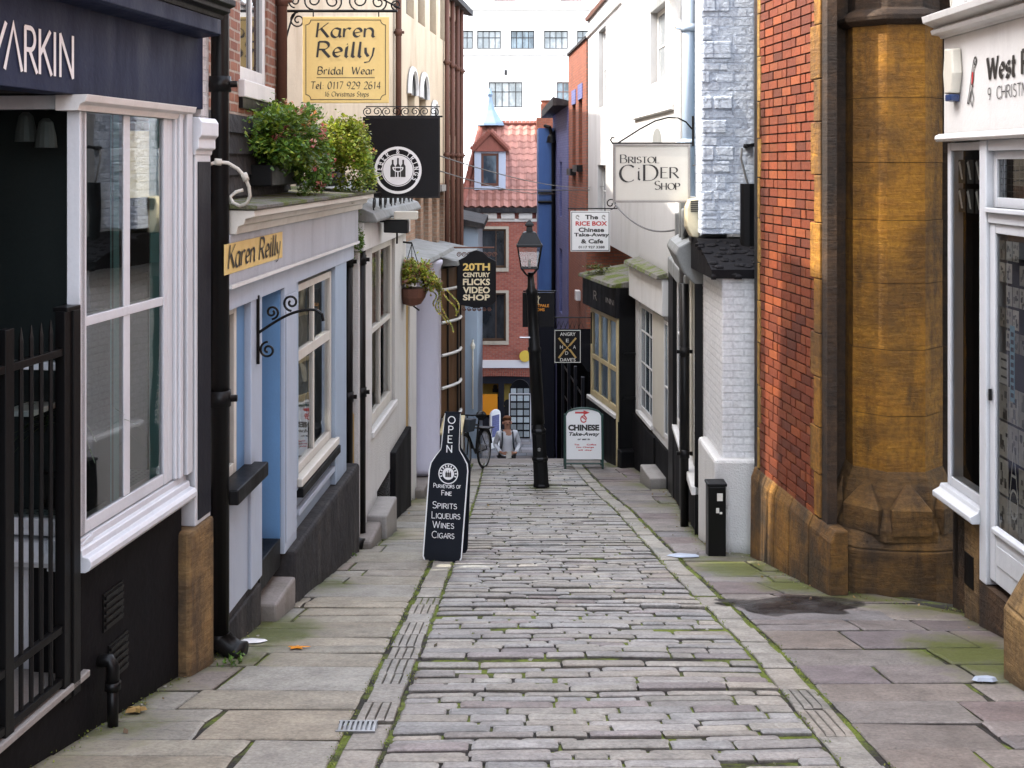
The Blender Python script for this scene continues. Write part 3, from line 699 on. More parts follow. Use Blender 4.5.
# channel strips of single stones beside the setts
for side, tab in (('l', CL), ('r', CR)):
    mb = MB(); y = 3.5
    while y < 22.0:
        L = uni(.26, .52)
        if y + L > 22.1: L = 22.12 - y
        a, b = interp(tab, y), interp(tab, y+L); wd = .20; j = uni(-.008,.008)
        grooved = (side == 'l' and 6.0 < y < 10.6 and rnd() < .6) or (side == 'r' and 5.9 < y < 6.7)
        col = stone_col(WARM, .12); lift = random.gauss(0, .004) - .004
        if grooved:
            for k in range(4):
                f0, f1 = k/4*wd, (k+1)/4*wd
                slab(mb, [(a+f0+j,y),(a+f1+j,y),(b+f1+j,y+L),(b+f0+j,y+L)], lift, tint(col,.95), jit=.002, gap=.003, bev=.008)
        else:
            slab(mb, [(a+j,y),(a+wd+j,y),(b+wd+j,y+L),(b+j,y+L)], lift, col)
        y += L
    build('drainage_channel', mb, M['paving'], kind='structure')
# flagstones of the two pavements
def flags(x_in, x_out, name, seed, big):
    random.seed(seed); mb = MB(); y = 3.5
    while y < 22.0:
        dpt = uni(.36, .66)
        if y + dpt > 22.1: dpt = 22.12 - y
        a0, b0 = x_in(y), x_out(y)
        cuts = [0.0]; W_ = abs(b0 - a0)
        while cuts[-1] < 1:
            c = cuts[-1] + uni(.45, 1.05)*big / max(W_, .2)
            cuts.append(1.0 if c > 1 - .3/max(W_, .2) else c)
        for t0, t1 in zip(cuts, cuts[1:]):
            def X(t, yy): return x_in(yy) + (x_out(yy) - x_in(yy))*t
            s0, s1 = (t0, t1)
            sk = random.gauss(0, .02)
            q = [(X(s0,y), y+sk*.3), (X(s1,y), y+sk), (X(s1,y+dpt), y+dpt+sk*.6), (X(s0,y+dpt), y+dpt)]
            if q[0][0] > q[1][0]: q = [q[1], q[0], q[3], q[2]]
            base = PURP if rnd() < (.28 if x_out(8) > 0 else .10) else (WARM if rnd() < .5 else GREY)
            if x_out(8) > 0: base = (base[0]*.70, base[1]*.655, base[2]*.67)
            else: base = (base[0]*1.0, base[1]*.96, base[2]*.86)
            if rnd() < .25:
                h = dpt*uni(.4,.6)
                m1 = (q[0][0], q[0][1]+h); m2 = (q[1][0], q[1][1]+h)
                slab(mb, [q[0],q[1],m2,m1], random.gauss(0,.004), stone_col(base), jit=.010, gap=.006); slab(mb, [m1,m2,q[2],q[3]], random.gauss(0,.004), stone_col(base), jit=.010, gap=.006)
            else: slab(mb, q, random.gauss(0,.004), stone_col(base,.12), jit=.010, gap=.006)
        y += dpt
    build(name, mb, M['paving'], kind='structure')
flags(lambda y: interp(CL, y)-.02, lambda y: interp(LW, y)-.12, 'left_pavement', 5, 1.0)
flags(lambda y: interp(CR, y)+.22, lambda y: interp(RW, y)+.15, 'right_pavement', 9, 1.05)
random.seed(21)
# flight of steps beyond the brow, and the lower street
mb = MB(); mb.box(-2.2, 2.6, 22.12, 22.5, -6.2, -5.5)
y, z = 22.5, -5.5
while z > -9.85:
    z -= .165; mb.box(-2.4, 3.0, y, y+.28, z-.5, z); y += .27
build('stone_steps', mb, M['concrete'], kind='structure', bevel=.01)
mb = MB(); Yl = y
mb.poly([(-8, Yl-.4, -9.93), (8, Yl-.4, -9.93), (8, 62, -9.93), (-8, 62, -9.93)])
build('lower_street', mb, M['asphalt'], kind='structure')
mb = MB()
for r in range(34):
    yy0 = Yl + .2 + r*.42; x = -4.0
    while x < 4:
        w_ = uni(.5,1.0); slab2 = [(x,yy0),(x+w_,yy0),(x+w_,yy0+.42),(x,yy0+.42)]
        c = stone_col((.17,.17,.18), .3); g = .012
        mb.hexa([(x+g,yy0+g,-9.96),(x+w_-g,yy0+g,-9.96),(x+w_-g,yy0+.42-g,-9.96),(x+g,yy0+.42-g,-9.96),(x+g,yy0+g,-9.915),(x+w_-g,yy0+g,-9.915),(x+w_-g,yy0+.42-g,-9.915),(x+g,yy0+.42-g,-9.915)], c)
        x += w_
build('lower_paving', mb, M['lowpave'], kind='structure')
# ================================================================== LEFT: navy shop
LX = lambda d: -2.983 + .138*d
F1 = F((LX(4.2), 4.2), (LX(7.7), 7.7))
fu = F1.at
B1 = thing('navy_shop', F1.pt(0,0,zg(4.2)), 'navy blue and white corner shop with a gated lobby and tall white bay window', 'shop')
uc, ue = fu(80), fu(187)
mb = MB(F1); F1.gbox(mb, uc-.02, fu(182), -.25, -.004, -2.0); build('stall_riser', mb, M['plinthblack'], B1)
mb = MB(F1); F1.gbox(mb, -.6, uc+.08, -1.4, 0.0, -2.57); build('lobby_step', mb, M['plinthblack'], B1, bevel=.02)
mb = MB(F1); F1.box(mb, -.6, uc+.05, -1.35, .03, -2.57, -2.535); build('threshold', mb, M['grey'], B1, bevel=.006)
# fascia with lettering
mb = MB(F1); F1.box(mb, -.8, fu(203), -.16, 0, .35, .84); fas = build('fascia', mb, M['navy'], B1, bevel=.004)
tb = MB(F1); zb, h = .43, .20
for ch, p0, p1 in (('V', -22, 5), ('^', 4, 21), ('R', 24.5, 36), ('K', 39, 50.5), ('I', 54, 56), ('N', 59.5, 72)):
    pl, tot = strokes(ch, track=0); a, b = fu(p0), fu(p1)
    xs = [q[0] for p in pl for q in p]; mn, mx_ = min(xs), max(xs)
    kx = (b-a)/max(mx_-mn,.08)
    pen(tb, lambda x, y, l: F1.pt(a + x, .004+l, zb+y), [[((x-mn)*kx, y*h) for x, y in p] for p in pl], .022)
# pen width is in glyph units: letters are condensed so verticals stay thin
build('lettering', tb, M['inkwhite'], fas)
mb = MB(F1); ux = fu(218, .13)
F1.extrude(mb, [(-.1,.775),(.13,.80),(.15,.81),(.15,.90),(-.1,.90)], -.8, ux); build('cornice', mb, M['navy'], B1, bevel=.004)
mb = MB(F1); F1.extrude(mb, [(-.1,.902),(.15,.902),(.16,.93),(.20,.945),(.20,.97),(.235,.985),(.235,1.02),(-.1,1.10)], -.8, ux+.03); build('gutter', mb, M['black'], B1, bevel=.004)
# upper storeys of brick
mb = MB(F1); H1 = 8.2
hol = [(.7, 1.7, 1.9, 3.5), (2.3, 3.3, 1.9, 3.5)]
F1.wall(mb, -9.5, F1.len-.02, .5, H1, hol, v=-.22, back=4.5); wl = build('upper_wall', mb, M['brick'], B1)
for q in hol: window(F1, B1, *q, -.30, M['white'], M['dglass'], ub=((q[0]+q[1])/2,), zb=((q[2]+q[3])/2,), sill=M['grey'])
mb = MB(F1); F1.box(mb, -9.5, -.55, -4.6, -.05, zg(-2)-1.5, .8); build('side_wall', mb, M['navydark'], B1)
# bay window facing the lane
zs, zt = -1.86, .35; tr = -.79
window(F1, B1, uc, fu(168), zs, zt, 0.0, M['whiteblue'], M['glassbright'], ub=((fu(128.5), .075),), zb=((tr, .05),), fw=.055, th=.07, paneback=.055, label='tall white bay window facing the lane')
mb = MB(F1)
F1.extrude(mb, [(-.15,-2.02),(.05,-2.02),(.07,-2.01),(.085,-1.99),(.085,-1.965),(.07,-1.945),(.04,-1.94),(.035,-1.91),(.03,-1.905),(.012,-1.90),(.01,-1.865),(-.15,-1.862)], uc-.05, fu(184)); build('bay_sill', mb, M['whiteblue'], B1, bevel=.004)
mb = MB(F1)   # moulded right jamb
j0, j1 = fu(168), fu(186)
for k, (a, b, v) in enumerate(((0,.25,.0),(.25,.36,.02),(.36,.55,.035),(.55,.68,.015),(.68,1.0,.045))):
    F1.box(mb, j0+(j1-j0)*a, j0+(j1-j0)*b, -.12, v, -1.86, .345-.001*k)
build('jamb_moulding', mb, M['whiteblue'], B1, bevel=.006)
mb = MB(F1); F1.extrude(mb, [(-.1,.27),(.02,.27),(.03,.30),(.06,.315),(.07,.35),(-.1,.348)], uc-.06, j1); build('head_moulding', mb, M['white'], B1, bevel=.003)
# return of the bay facing the lobby
Pn = Vector(F1.pt(uc, 0, 0)); un = Vector((-F1.n.x, -F1.n.y))
FR = F((Pn.x, Pn.y), (Pn.x+un.x, Pn.y+un.y)); FR.n = -F1.u   # runs away from the lane, faces up the hill
window(FR, B1, 0.0, 1.5, zs, zt, .001, M['whiteblue'], M['glass'], fw=.07, th=.07, zb=((tr-.22, .04),), label='white side window of the lobby')
mb = MB(FR); FR.extrude(mb, [(-.1,-2.0),(.06,-2.0),(.08,-1.97),(.06,-1.93),(.02,-1.89),(-.1,-1.865)], -.02, 1.5); FR.box(mb, .1, 1.5, -.1, -.006, -2.57, -2.0); build('lobby_sill', mb, M['whiteblue'], B1, bevel=.004)
mb = MB(F1); F1.box(mb, -.8, fu(182), -1.5, -.17, .36, .42); build('lobby_ceiling', mb, M['darkgrey'], B1)
# interior of the display
mb = MB(F1); F1.box(mb, uc+.45, fu(184), -.55, -.52, -1.84, .34); F1.box(mb, uc+.12, fu(184), -.52, -.06, -1.88, -1.85); build('display_back', mb, M['peg'], B1)
mb = MB(F1); F1.box(mb, fu(155), fu(167), -.034, -.03, -1.80, .30); F1.box(mb, fu(116), fu(124.5), -.034, -.03, -1.80, .30); build('painted_reflection', mb, M['cyan'], B1, bevel=.003)  # flat cyan strips behind the glass stand in for reflections
mb = MB(F1); F1.box(mb, uc+.15, fu(170), -.50, -.34, -1.30, -1.27); build('display_shelf', mb, M['white'], B1, bevel=.004)
mb = MB(F1); F1.box(mb, -.55, uc+1.5, -2.6, -2.55, -2.6, .4); F1.box(mb, -.6, -.55, -2.6, 0, -2.6, .4); build('lobby_wall', mb, M['room'], B1)
mb = MB(FR)
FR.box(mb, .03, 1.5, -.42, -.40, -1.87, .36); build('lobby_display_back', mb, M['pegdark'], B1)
random.seed(3)
for k in range(2):
    lb = MB(); p = at(26+k*20, 124+k*6, 6.12); lb.tube([(p.x,p.y,p.z+.4),(p.x,p.y,p.z+.1)], .012, 6)
    lb.lathe((p.x,p.y,p.z-.09), [(.015,.15),(.035,.13),(.05,.06),(.055,0)], 14)
    tag(build('pendant_lamp', lb, M['lampgrey']), ('white' if k == 0 else 'second white') + ' hanging spot lamp behind the dark lobby glass, ' + ('further from the bay post' if k == 0 else 'nearer the bay post'), 'lamp', 'spot lamps in the navy shop')
# a spiky plant in the window
pl = thing('potted_plant', F1.pt(fu(120), -.32, -1.84), 'spiky dark potted plant standing behind the lower panes of the white bay window', 'plant')
mb = MB(); c = Vector(F1.pt(fu(120), -.32, -1.84)); mb.lathe(c, [(.07,0),(.1,.02),(.12,.2),(.10,.2)], 14); build('pot', mb, M['signblack'], pl)
mb = MB()
for k in range(34):
    a = uni(0, 2*pi); L = uni(.3,.55); e = uni(.3,1.2); base = c + Vector((0,0,.45)); side = Vector((-sin(a),cos(a),0))*.012; pv = None
    for t in range(6):
        s = t/5; q = base + Vector((cos(a)*L*s*cos(e), sin(a)*L*s*cos(e), L*s*sin(e) - .32*s*s)); w_ = side*(1-s*.9)
        if pv: mb.poly([pv[0]-pv[1], pv[0]+pv[1], q+w_, q-w_], (.02,.045,.02))
        pv = (q, w_)
mb.tube([c+Vector((0,0,.18)), c+Vector((0,0,.47))], .02, 6, (.05,.03,.02)); build('foliage', mb, M['leaf'], pl)
# pilaster, stone foot, vents, pipe outlet
p0, p1 = fu(187.5), fu(203)
mb = MB(F1); F1.box(mb, p0, p1, -.2, .05, -2.2, .16); pil = build('pilaster', mb, M['whiteblue'], B1, bevel=.006)
mb = MB(F1); F1.box(mb, p0+.035, p1-.012, .05, .056, -2.17, .02); build('pilaster_panel', mb, M['navydark'], pil)
mb = MB(F1); F1.extrude(mb, [(-.1,.06),(.055,.06),(.06,.09),(.08,.10),(.08,.16),(.10,.18),(.10,.26),(.08,.29),(-.1,.30)], p0-.02, p1+.01); build('capital', mb, M['whiteblue'], B1, bevel=.006)
mb = MB(F1); F1.gbox(mb, fu(179), p1+.02, -.2, .07, -2.2); build('stone_foot', mb, M['basestone'], B1, bevel=.025)
for zc, px in ((-2.33, 113), (-2.62, 118)):
    u = fu(px); mb = MB(F1); F1.box(mb, u-.11, u+.11, -.01, .004, zc-.10, zc+.10)
    for k in range(5): F1.box(mb, u-.1, u+.1, .004, .014, zc-.085+k*.038, zc-.068+k*.038)
    build('air_vent', mb, M['blackmetal'], B1)
mb = MB(); q = Vector(F1.pt(fu(100), .07, 0)); gz = zg(q.y); w0 = Vector(F1.pt(fu(100), -.05, gz+.33))
mb.tube([w0, (q.x-.01,q.y,gz+.34), (q.x,q.y,gz+.31), (q.x,q.y,gz+.20)], .033, 12); mb.tube([(q.x,q.y,gz+.22),(q.x,q.y,gz-.02)], .028, 12); mb.tube([(q.x,q.y,gz+.23),(q.x,q.y,gz+.19)], .041, 12)
build('waste_pipe', mb, M['blackmetal'], B1, smooth=True)
def downpipe(x, y, z0, z1, r, mat, parent, collars=(), shoe=None, name='downpipe'):
    mb = MB(); mb.tube([(x,y,z0),(x,y,z1)], r, 14)
    for z in collars: mb.tube([(x,y,z-.05),(x,y,z+.05)], r*1.22, 14); mb.box(x-r*1.9, x+r*1.9, y-.015, y+.015, z-.02, z+.02)
    if shoe: mb.tube([(x,y,z0+.05),(x,y,z0+.01),(x+shoe*.10,y-.02,z0-.06),(x+shoe*.16,y-.03,z0-.07)], [r*1.15,r*1.2,r*1.25,r*1.3], 14)
    return build(name, mb, mat, parent, smooth=True)
P = at(217, 400, 7.72); downpipe(P.x+.02, P.y, -3.06, 4.6, .058, M['blackmetal'], B1, (.52, -1.5, 2.6), 1)
mb = MB(F1); F1.gbox(mb, p1+.02, F1.len-.02, -.25, -.02, .9); build('white_pier', mb, M['brickwhite'], B1)
# the gate across the lobby
GT = thing('iron_gate', F1.pt(.9, 0, -2.55), 'black iron railing gate with pointed bars across the shop lobby', 'gate')
mb = MB(F1); g1 = fu(66)
F1.box(mb, g1-.05, g1+.02, -.03, .02, -2.6, -.71); F1.box(mb, g1+.022, g1+.09, -.02, .03, -2.6, -.712)
F1.box(mb, g1-.045, g1+.09, -.045, .03, -.712, -.69); build('gate_post', mb, M['blackmetal'], GT, bevel=.003)
mb = MB(F1); g0 = fu(7)
F1.box(mb, g0-.035, g0+.035, -.03, .015, -2.56, -.73); build('meeting_stile', mb, M['blackmetal'], GT, bevel=.003)
for z in (-.905, -2.245, -2.50):
    for a, b in ((0, g0-.035), (g0+.035, g1-.05)):
        mb = MB(F1); F1.box(mb, a, b, -.02, .012, z-.018, z+.018); build('gate_rail', mb, M['blackmetal'], GT, bevel=.003)
nb = 0
us = [g0 + .035 + (g1-.05-g0-.035)*k/5 for k in range(1, 5)] + [g0-.035-.095*k for k in range(1, 8)]
for u in us:
    mb = MB(); q = F1.pt(u, -.004, 0); mb.tube([(q[0],q[1],-2.52),(q[0],q[1],-.80),(q[0],q[1],-.74)], [.011,.011,.002], 6); build('gate_bar', mb, M['blackmetal'], GT)

# ================================================================== LEFT: blue bridal shop
KX = lambda d: -2.303 + .0539*d
F2 = F((KX(7.75), 7.75), (KX(12.4), 12.4)); fu = F2.at
B2 = thing('blue_shop', F2.pt(0,0,zg(7.75)), 'pale blue shop with cream sash window, recessed door and flat roofed front', 'shop')
UE = fu(351)
# small left window
w0a, w0b = 0.02, fu(241)
window(F2, B2, w0a, w0b, -2.1, -.95, -.03, M['cream'], M['dglass'], fw=.06, th=.08)
mb = MB(F2); F2.box(mb, w0a-.02, fu(252), -.1, .12, -2.20, -2.10); build('black_sill', mb, M['black'], B2, bevel=.01)
mb = MB(F2); F2.box(mb, w0b, fu(248.5), -.3, -.03, -2.1, -.95); build('blue_strip', mb, M['blue'], B2)
mb = MB(F2); F2.box(mb, fu(248.5), fu(259.5), -.3, .02, -2.98, -.95); build('door_post', mb, M['lightblue'], B2, bevel=.006)
mb = MB(F2); F2.box(mb, 0, fu(248.5), -.3, -.004, -2.98, -2.2); build('front_panel', mb, M['lightblue'], B2, bevel=.004)
mb = MB(F2); F2.gbox(mb, 0, fu(259.5), -.3, -.006, -2.98); F2.gbox(mb, 0, fu(259.5), -.3, .012, -3.03); build('plinth', mb, M['darkgrey'], B2, bevel=.01)
d0, d1 = fu(259.5), fu(280)
mb = MB(F2); F2.box(mb, d0, d1, -.52, -.48, -2.9, -.95)
for a, b in ((-2.75,-2.0),(-1.9,-1.1)): F2.box(mb, d0+.1, d1-.1, -.48, -.465, a, b)
dr = build('door', mb, M['lightblue'], B2, bevel=.004)
mb = MB(); q = Vector(F2.pt(d0+.1, -.44, -1.95)); mb.lathe(q, [(.0,-.03),(.028,-.015),(.03,0),(.02,.02),(0,.03)], 10); build('handle', mb, M['steel'], dr)
mb = MB(F2); F2.box(mb, d1, d1+.03, -.5, -.002, -2.9, -.95); build('reveal', mb, M['blue'], B2)
mb = MB(F2); F2.box(mb, d0, d1+.02, -.5, .0, -3.12, -2.9); build('door_riser', mb, M['black'], B2, bevel=.01)
mb = MB(F2); F2.gbox(mb, fu(262), fu(282), -.3, .11, -3.21); build('door_step', mb, M['concrete'], B2, bevel=.02)
mb = MB(F2); F2.box(mb, d1+.03, fu(293), -.3, .03, -3.03, -.95); F2.box(mb, d1+.05, fu(292), .03, .04, -2.95, -1.02); build('pilaster', mb, M['lightblue'], B2, bevel=.006)
for a, b, v, z in ((293,298,.005,-2.68),(333.5,344.5,.02,-3.03)):
    mb = MB(F2); F2.box(mb, fu(a), fu(b), -.3, v, z, -.95); build('window_post', mb, M['paleblue'], B2, bevel=.006)
a, b = fu(298), fu(333.5)
window(F2, B2, a, b, -2.58, -1.0, -.02, M['cream'], M['glass'], ub=((a+(b-a)*.50, .05),), zb=((-1.60, .085),), fw=.06, th=.07, sill=M['cream'], label='cream sash window of the blue shop')
mb = MB(F2); F2.box(mb, a-.02, b+.02, -.3, -.03, -3.03, -2.66); build('stall_riser', mb, M['paleblue'], B2)
mb = MB(F2); F2.box(mb, a-.02, b+.1, -.03, .05, -2.745, -2.67); build('black_rail', mb, M['black'], B2, bevel=.006)
mb = MB(F2); F2.box(mb, a, b+.12, -.03, .015, -2.90, -2.85); build('blue_rail', mb, M['lightblue'], B2, bevel=.006)
mb = MB(F2); F2.gbox(mb, fu(284), UE, -.3, .09, -3.035); build('rough_plinth', mb, M['darkgrey'], B2, bevel=.03)
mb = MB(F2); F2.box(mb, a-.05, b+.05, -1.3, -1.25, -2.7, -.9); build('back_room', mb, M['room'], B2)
mb = MB(F2)
for k in range(9): F2.box(mb, a+.1, a+.1+.45, -.35, -.345, -2.5+k*.16, -2.485+k*.16)
for k in range(2):
    u = a+.95+k*.22; pts = [F2.pt(u+.05*sin(j*1.7), -.25+.03*cos(j*2.1), -2.5+j*.17) for j in range(9)]; mb.tube(pts, .06, 6)
build('dress_display', mb, M['curtain'], B2)
# frieze, fascia, cornice, roof
mb = MB(F2); F2.box(mb, 0, UE, -.2, .03, -.955, -.785); build('frieze', mb, M['lightblue'], B2, bevel=.004)
mb = MB(F2); F2.box(mb, -.02, UE+.03, -.2, .07, -.785, -.45); fas = build('fascia', mb, M['greyblue'], B2, bevel=.004)
mb = MB(F2); F2.box(mb, fu(224,.07), fu(282,.07), .07, .074, -.70, -.505); build('name_panel', mb, M['signyellow'], fas)
tb = MB(F2); text_pen(tb, F2, fu(227,.07), fu(279,.07), -.665, .15, .079, 'Karen Reilly', w=.16, nib=40, thin=.05, slant=.22); build('lettering', tb, M['ink'], fas)
mb = MB(F2); F2.box(mb, -.02, UE+.03, -.2, .085, -.80, -.775); build('fascia_bead', mb, M['white'], B2)
mb = MB(F2); F2.extrude(mb, [(-.2,-.45),(.10,-.45),(.11,-.40),(.15,-.385),(.16,-.35),(.22,-.335),(.22,-.295),(-.2,-.29)], .02, UE+.08); build('cornice', mb, M['cream'], B2, bevel=.004)
mb = MB(F2); F2.extrude(mb, [(-.6,-.262),(.20,-.289),(.24,-.29),(.24,-.262),(-.6,-.215)], .0, UE+.1); build('flat_roof', mb, M['moss'], B2, bevel=.006)
F2b = F((-2.005, 7.66), (-2.005, 10.60))
mb = MB(F2b); ug = F2b.at
F2b.box(mb, 0, 2.94, -.1, .03, -.25, .36)
for k in range(4): F2b.extrude(mb, [(.03,-.22+k*.15),(.055,-.22+k*.15),(.035,-.09+k*.15)], 0, 2.94)
build('slate_hanging', mb, M['darkgrey'], B2)
hu0, hu1 = ug(240), ug(267.5)
mb = MB(F2b); F2b.wall(mb, 0, F2b.len, .3, 5.0, [(hu0, hu1, .62, 2.2)], depth=.1, back=3.5); build('upper_wall', mb, M['brick'], B2)
window(F2b, B2, hu0, hu1, .62, 2.2, -.02, M['white'], M['dglass'], ub=(((hu0+hu1)/2+.02,.05),), zb=((1.42,.06),), fw=.1, th=.07)
mb = MB(F2b); F2b.box(mb, .0, 1.68, -1.3, -.004, 5.0, 8.6); build('chimney', mb, M['brick'], B2)  # out-of-view stack added to keep sun off the card shop fascia
mb = MB(F2b); F2b.box(mb, hu0-.05, hu1+.06, -.1, .05, .50, .63); build('white_sill', mb, M['white'], B2, bevel=.008)
mb = MB(F2b); F2b.box(mb, hu0-.04, hu1+.05, -.1, .03, .42, .50); build('black_sill', mb, M['black'], B2)
q = F2b.pt(ug(276), .05, 0); downpipe(q[0], q[1], .1, 4.9, .045, M['rust'], B2, (1.4, 3.0))
mb = MB(F2); F2.box(mb, 0, UE, -2.6, -2.5, -3.2, -.3); F2.box(mb, UE-.05, UE, -2.5, -.05, -3.9, -.3); build('inner_wall', mb, M['room'], B2)
for px in (348.5, 361.5):
    P = at(px, 400, 12.42 + (px-348)*.02); downpipe(P.x, P.y, zg(P.y)+.12, -.5, .045, M['blackmetal'], B2, (-1.0, -2.4), 1 if px < 355 else None)
mb = MB(); p = at(353,400,12.5); mb.tube([(p.x,p.y,-3.6),(p.x,p.y,-2.6),(p.x-.05,p.y,-2.5),(p.x-.06,p.y,-.6)], .012, 6); build('gas_pipe', mb, M['ochre'], B2)
# scroll bracket on the front
br = MB(); up = fu(254); pts = lambda L: [F2.pt(up+.0, .03+x, z) for x, z in L]
br.tube(pts([(0,-.93),(0,-1.42)]), .012, 6); br.tube(pts([(0,-1.2)]+[(.42*k/10, -1.2+.17*sin(k/10*pi*.55)) for k in range(1,11)]+[(.46,-1.06),(.47,-1.11)]), .011, 6)
br.tube(pts([(x*1.0+.10, z-1.10) for x, z in spiral((0,.05),.05,.012,-pi/2,1.4)]), .009, 6); br.tube(pts([(x+.24, z-1.03) for x, z in spiral((0,.05),.06,.012,-pi/2,-1.4)]), .009, 6); br.tube(pts([(x+.07, z-1.32) for x, z in spiral((0,0),.06,.012,pi/2,1.5)]), .009, 6)
tag(build('scroll_bracket', br, M['blackmetal']), 'black wrought iron scroll bracket fixed to the pale blue shopfront', 'bracket')
# yellow flowered boxes on the roof
GREENS = [(.08,.20,.025),(.13,.29,.035),(.05,.14,.02),(.20,.36,.05)]; SUNLIT_LIME = [(.34,.44,.04),(.46,.52,.06),(.24,.36,.035),(.52,.50,.08)]  # the yellower leaf set has sunlight mixed into its colour
PINK = [(.70,.16,.22),(.75,.32,.30),(.78,.45,.38),(.62,.10,.16)]; CORAL = [(.80,.30,.12),(.78,.40,.25)]
random.seed(5)
T1 = thing('flower_trough', (-1.95,10.0,-.2), 'dense dark green geranium trough with pink blooms on the blue shop roof', 'window box', 'planted troughs on the flat roof')
mb = MB(); mb.box(-1.97,-1.80,9.0,10.4,-.16,.0); build('trough', mb, M['black'], T1, bevel=.01)
mb = MB(); leaves(mb, (-1.80,9.62,.22), (.25,.76,.27), 11500, .046, GREENS+SUNLIT_LIME[:1], clumps=60); leaves(mb, (-1.68,10.15,-.06), (.15,.46,.25), 2600, .042, GREENS, clumps=26); build('foliage', mb, M['leaf'], T1)
mb = MB()
for k in range(26): blossom(mb, (-1.72+uni(-.22,.22), 9.65+uni(-.8,.75), .34+uni(-.26,.16)), .045, PINK if rnd() < .75 else CORAL)
for p in ((-1.60,10.0,-.17),(-1.56,10.35,-.06),(-1.62,9.8,.0),(-1.58,10.5,.06)): blossom(mb, p, .055, PINK)
build('blossoms', mb, M['petal'], T1)
T2 = thing('flower_trough', (-1.72,11.7,-.2), 'yellow green bushy trough with sunlight painted into its leaves, beside the square black sign', 'window box', 'planted troughs on the flat roof')
mb = MB(); mb.box(-1.9,-1.68,11.1,12.1,-.2,-.04); build('trough', mb, M['black'], T2, bevel=.01)
mb = MB(); leaves(mb, (-1.62,11.5,.18), (.27,.5,.26), 6500, .044, SUNLIT_LIME, clumps=50); leaves(mb, (-1.50,11.5,-.06), (.18,.42,.24), 2200, .04, SUNLIT_LIME+GREENS[:2], clumps=22); build('foliage', mb, M['leaf'], T2)
mb = MB()
for k in range(12): blossom(mb, (-1.5+uni(-.28,.2), 11.4+uni(-.5,.5), .25+uni(-.25,.2)), .04, CORAL if rnd() < .6 else PINK)
build('blossoms', mb, M['petal'], T2)
# creeper hanging at the end of the fascia
mb = MB(); c = at(357, 225, 12.35); leaves(mb, c, (.08,.12,.32), 420, .035, GREENS, clumps=10); tag(build('creeper', mb, M['leaf']), 'small green creeper trailing down by the black downpipes', 'plant')

# pale cable loop
mb = MB(); A = [(203,172),(210,164),(218,162),(228,163),(238,169),(245,177),(249,187),(250,196),(247,203),(240,206),(233,203),(230,197),(236,192),(243,190)]
pts = [at(a, b, 7.55+.02*k) for k, (a, b) in enumerate(A)]; mb.tube(pts, .012, 7)
for k in (2, 5): mb.tube([pts[k]-(pts[k+1]-pts[k])*.35, pts[k]+(pts[k+1]-pts[k])*.35], .022, 8)
tag(build('cable_loop', mb, M['cablewhite'], smooth=True), 'dirty white cable looping out beside the black downpipe', 'cable')

# yellow hanging sign
S = thing('hanging_sign', at(346,10,11.0), 'square mustard yellow bridal shop sign hanging from a scrolled iron bracket', 'sign')
fr = sign_frame(at(346,60,11.0)); cz = at(346,60,11.0).z; w2 = .394
mb = MB(fr); fr.box(mb, -w2, w2, -.02, .02, cz-w2, cz+w2); bd = build('board', mb, M['signyellow'], S, bevel=.004)
px_ = lambda x: (x-346)/109.1; pz = lambda y: cz - (y-60)/109.1
tb = MB(fr)
for t, a, b, y, h in (('Karen',317,375,37.5,14.5),('Reilly',317.5,375,57.5,15.5),('Bridal  Wear',318,374.5,74.5,7.5),('Tel: 0117 929 2614',311,381,89,7.0),('16 Christmas Steps',325,369,96.5,4.6)):
    text_pen(tb, fr, px_(a), px_(b), pz(y), h/109.1, .022, t, w=.17, nib=42, thin=.05, slant=.10, track=.10)
tb.poly([fr.pt(px_(317),.022,pz(77.6)), fr.pt(px_(375),.022,pz(77.6)), fr.pt(px_(375),.022,pz(78.2)), fr.pt(px_(317),.022,pz(78.2))])
o_ = w2-.03; n_ = .045
lp = [(-o_+n_,-o_)]+[(o_-n_,-o_)]+[(o_-n_*cos(t), -o_+n_*sin(t)) for t in (.3,.8,1.2)]+[(o_,-o_+n_),(o_,o_-n_)]+[(o_-n_*sin(t), o_-n_*cos(t)) for t in (.3,.8,1.2)]+[(o_-n_,o_),(-o_+n_,o_)]+[(-o_+n_*cos(t), o_-n_*sin(t)) for t in (.3,.8,1.2)]+[(-o_,o_-n_),(-o_,-o_+n_)]+[(-o_+n_*sin(t), -o_+n_*cos(t)) for t in (.3,.8,1.2)]+[(-o_+n_,-o_)]
pen(tb, lambda a, b, l: fr.pt(a, .0222+l, cz+b), [lp], .006)
build('lettering', tb, M['ink'], bd)
mb = MB(); yb = 11.0; bar = at(346,11,yb).z
def sp(L): return [(at(346,0,yb).x+x, yb, bar+z) for x, z in L]
mb.tube([(-2.40,yb+.1,bar),(-2.2,yb,bar),(-1.05,yb,bar)], .013, 8)
for c, r, a, t in (((-.44,-.085),.075,pi/2,1.6),((-.47,.09),.06,-pi/2,-1.4),((.30,.08),.08,-pi/2,1.6),((.12,.10),.10,-pi/2,-1.6),((-.12,.09),.09,-pi/2,1.6),((.46,.055),.05,-pi/2,-1.5),((-.3,.10),.09,-pi/2,-1.5)):
    mb.tube(sp(spiral(c, r, r*.2, a, t)), .008, 6)
mb.tube(sp([(-.56,-.3),(-.53,-.18),(-.50,-.08),(-.46,-.01)]), .009, 6); mb.tube(sp([(-.56,.42),(-.2,.26),(.2,.18),(.5,.02)]), .009, 6)
for x in (-.3,.3): mb.tube(sp([(x,0),(x,-.06)]), .006, 6)
build('bracket', mb, M['blackmetal'], S)
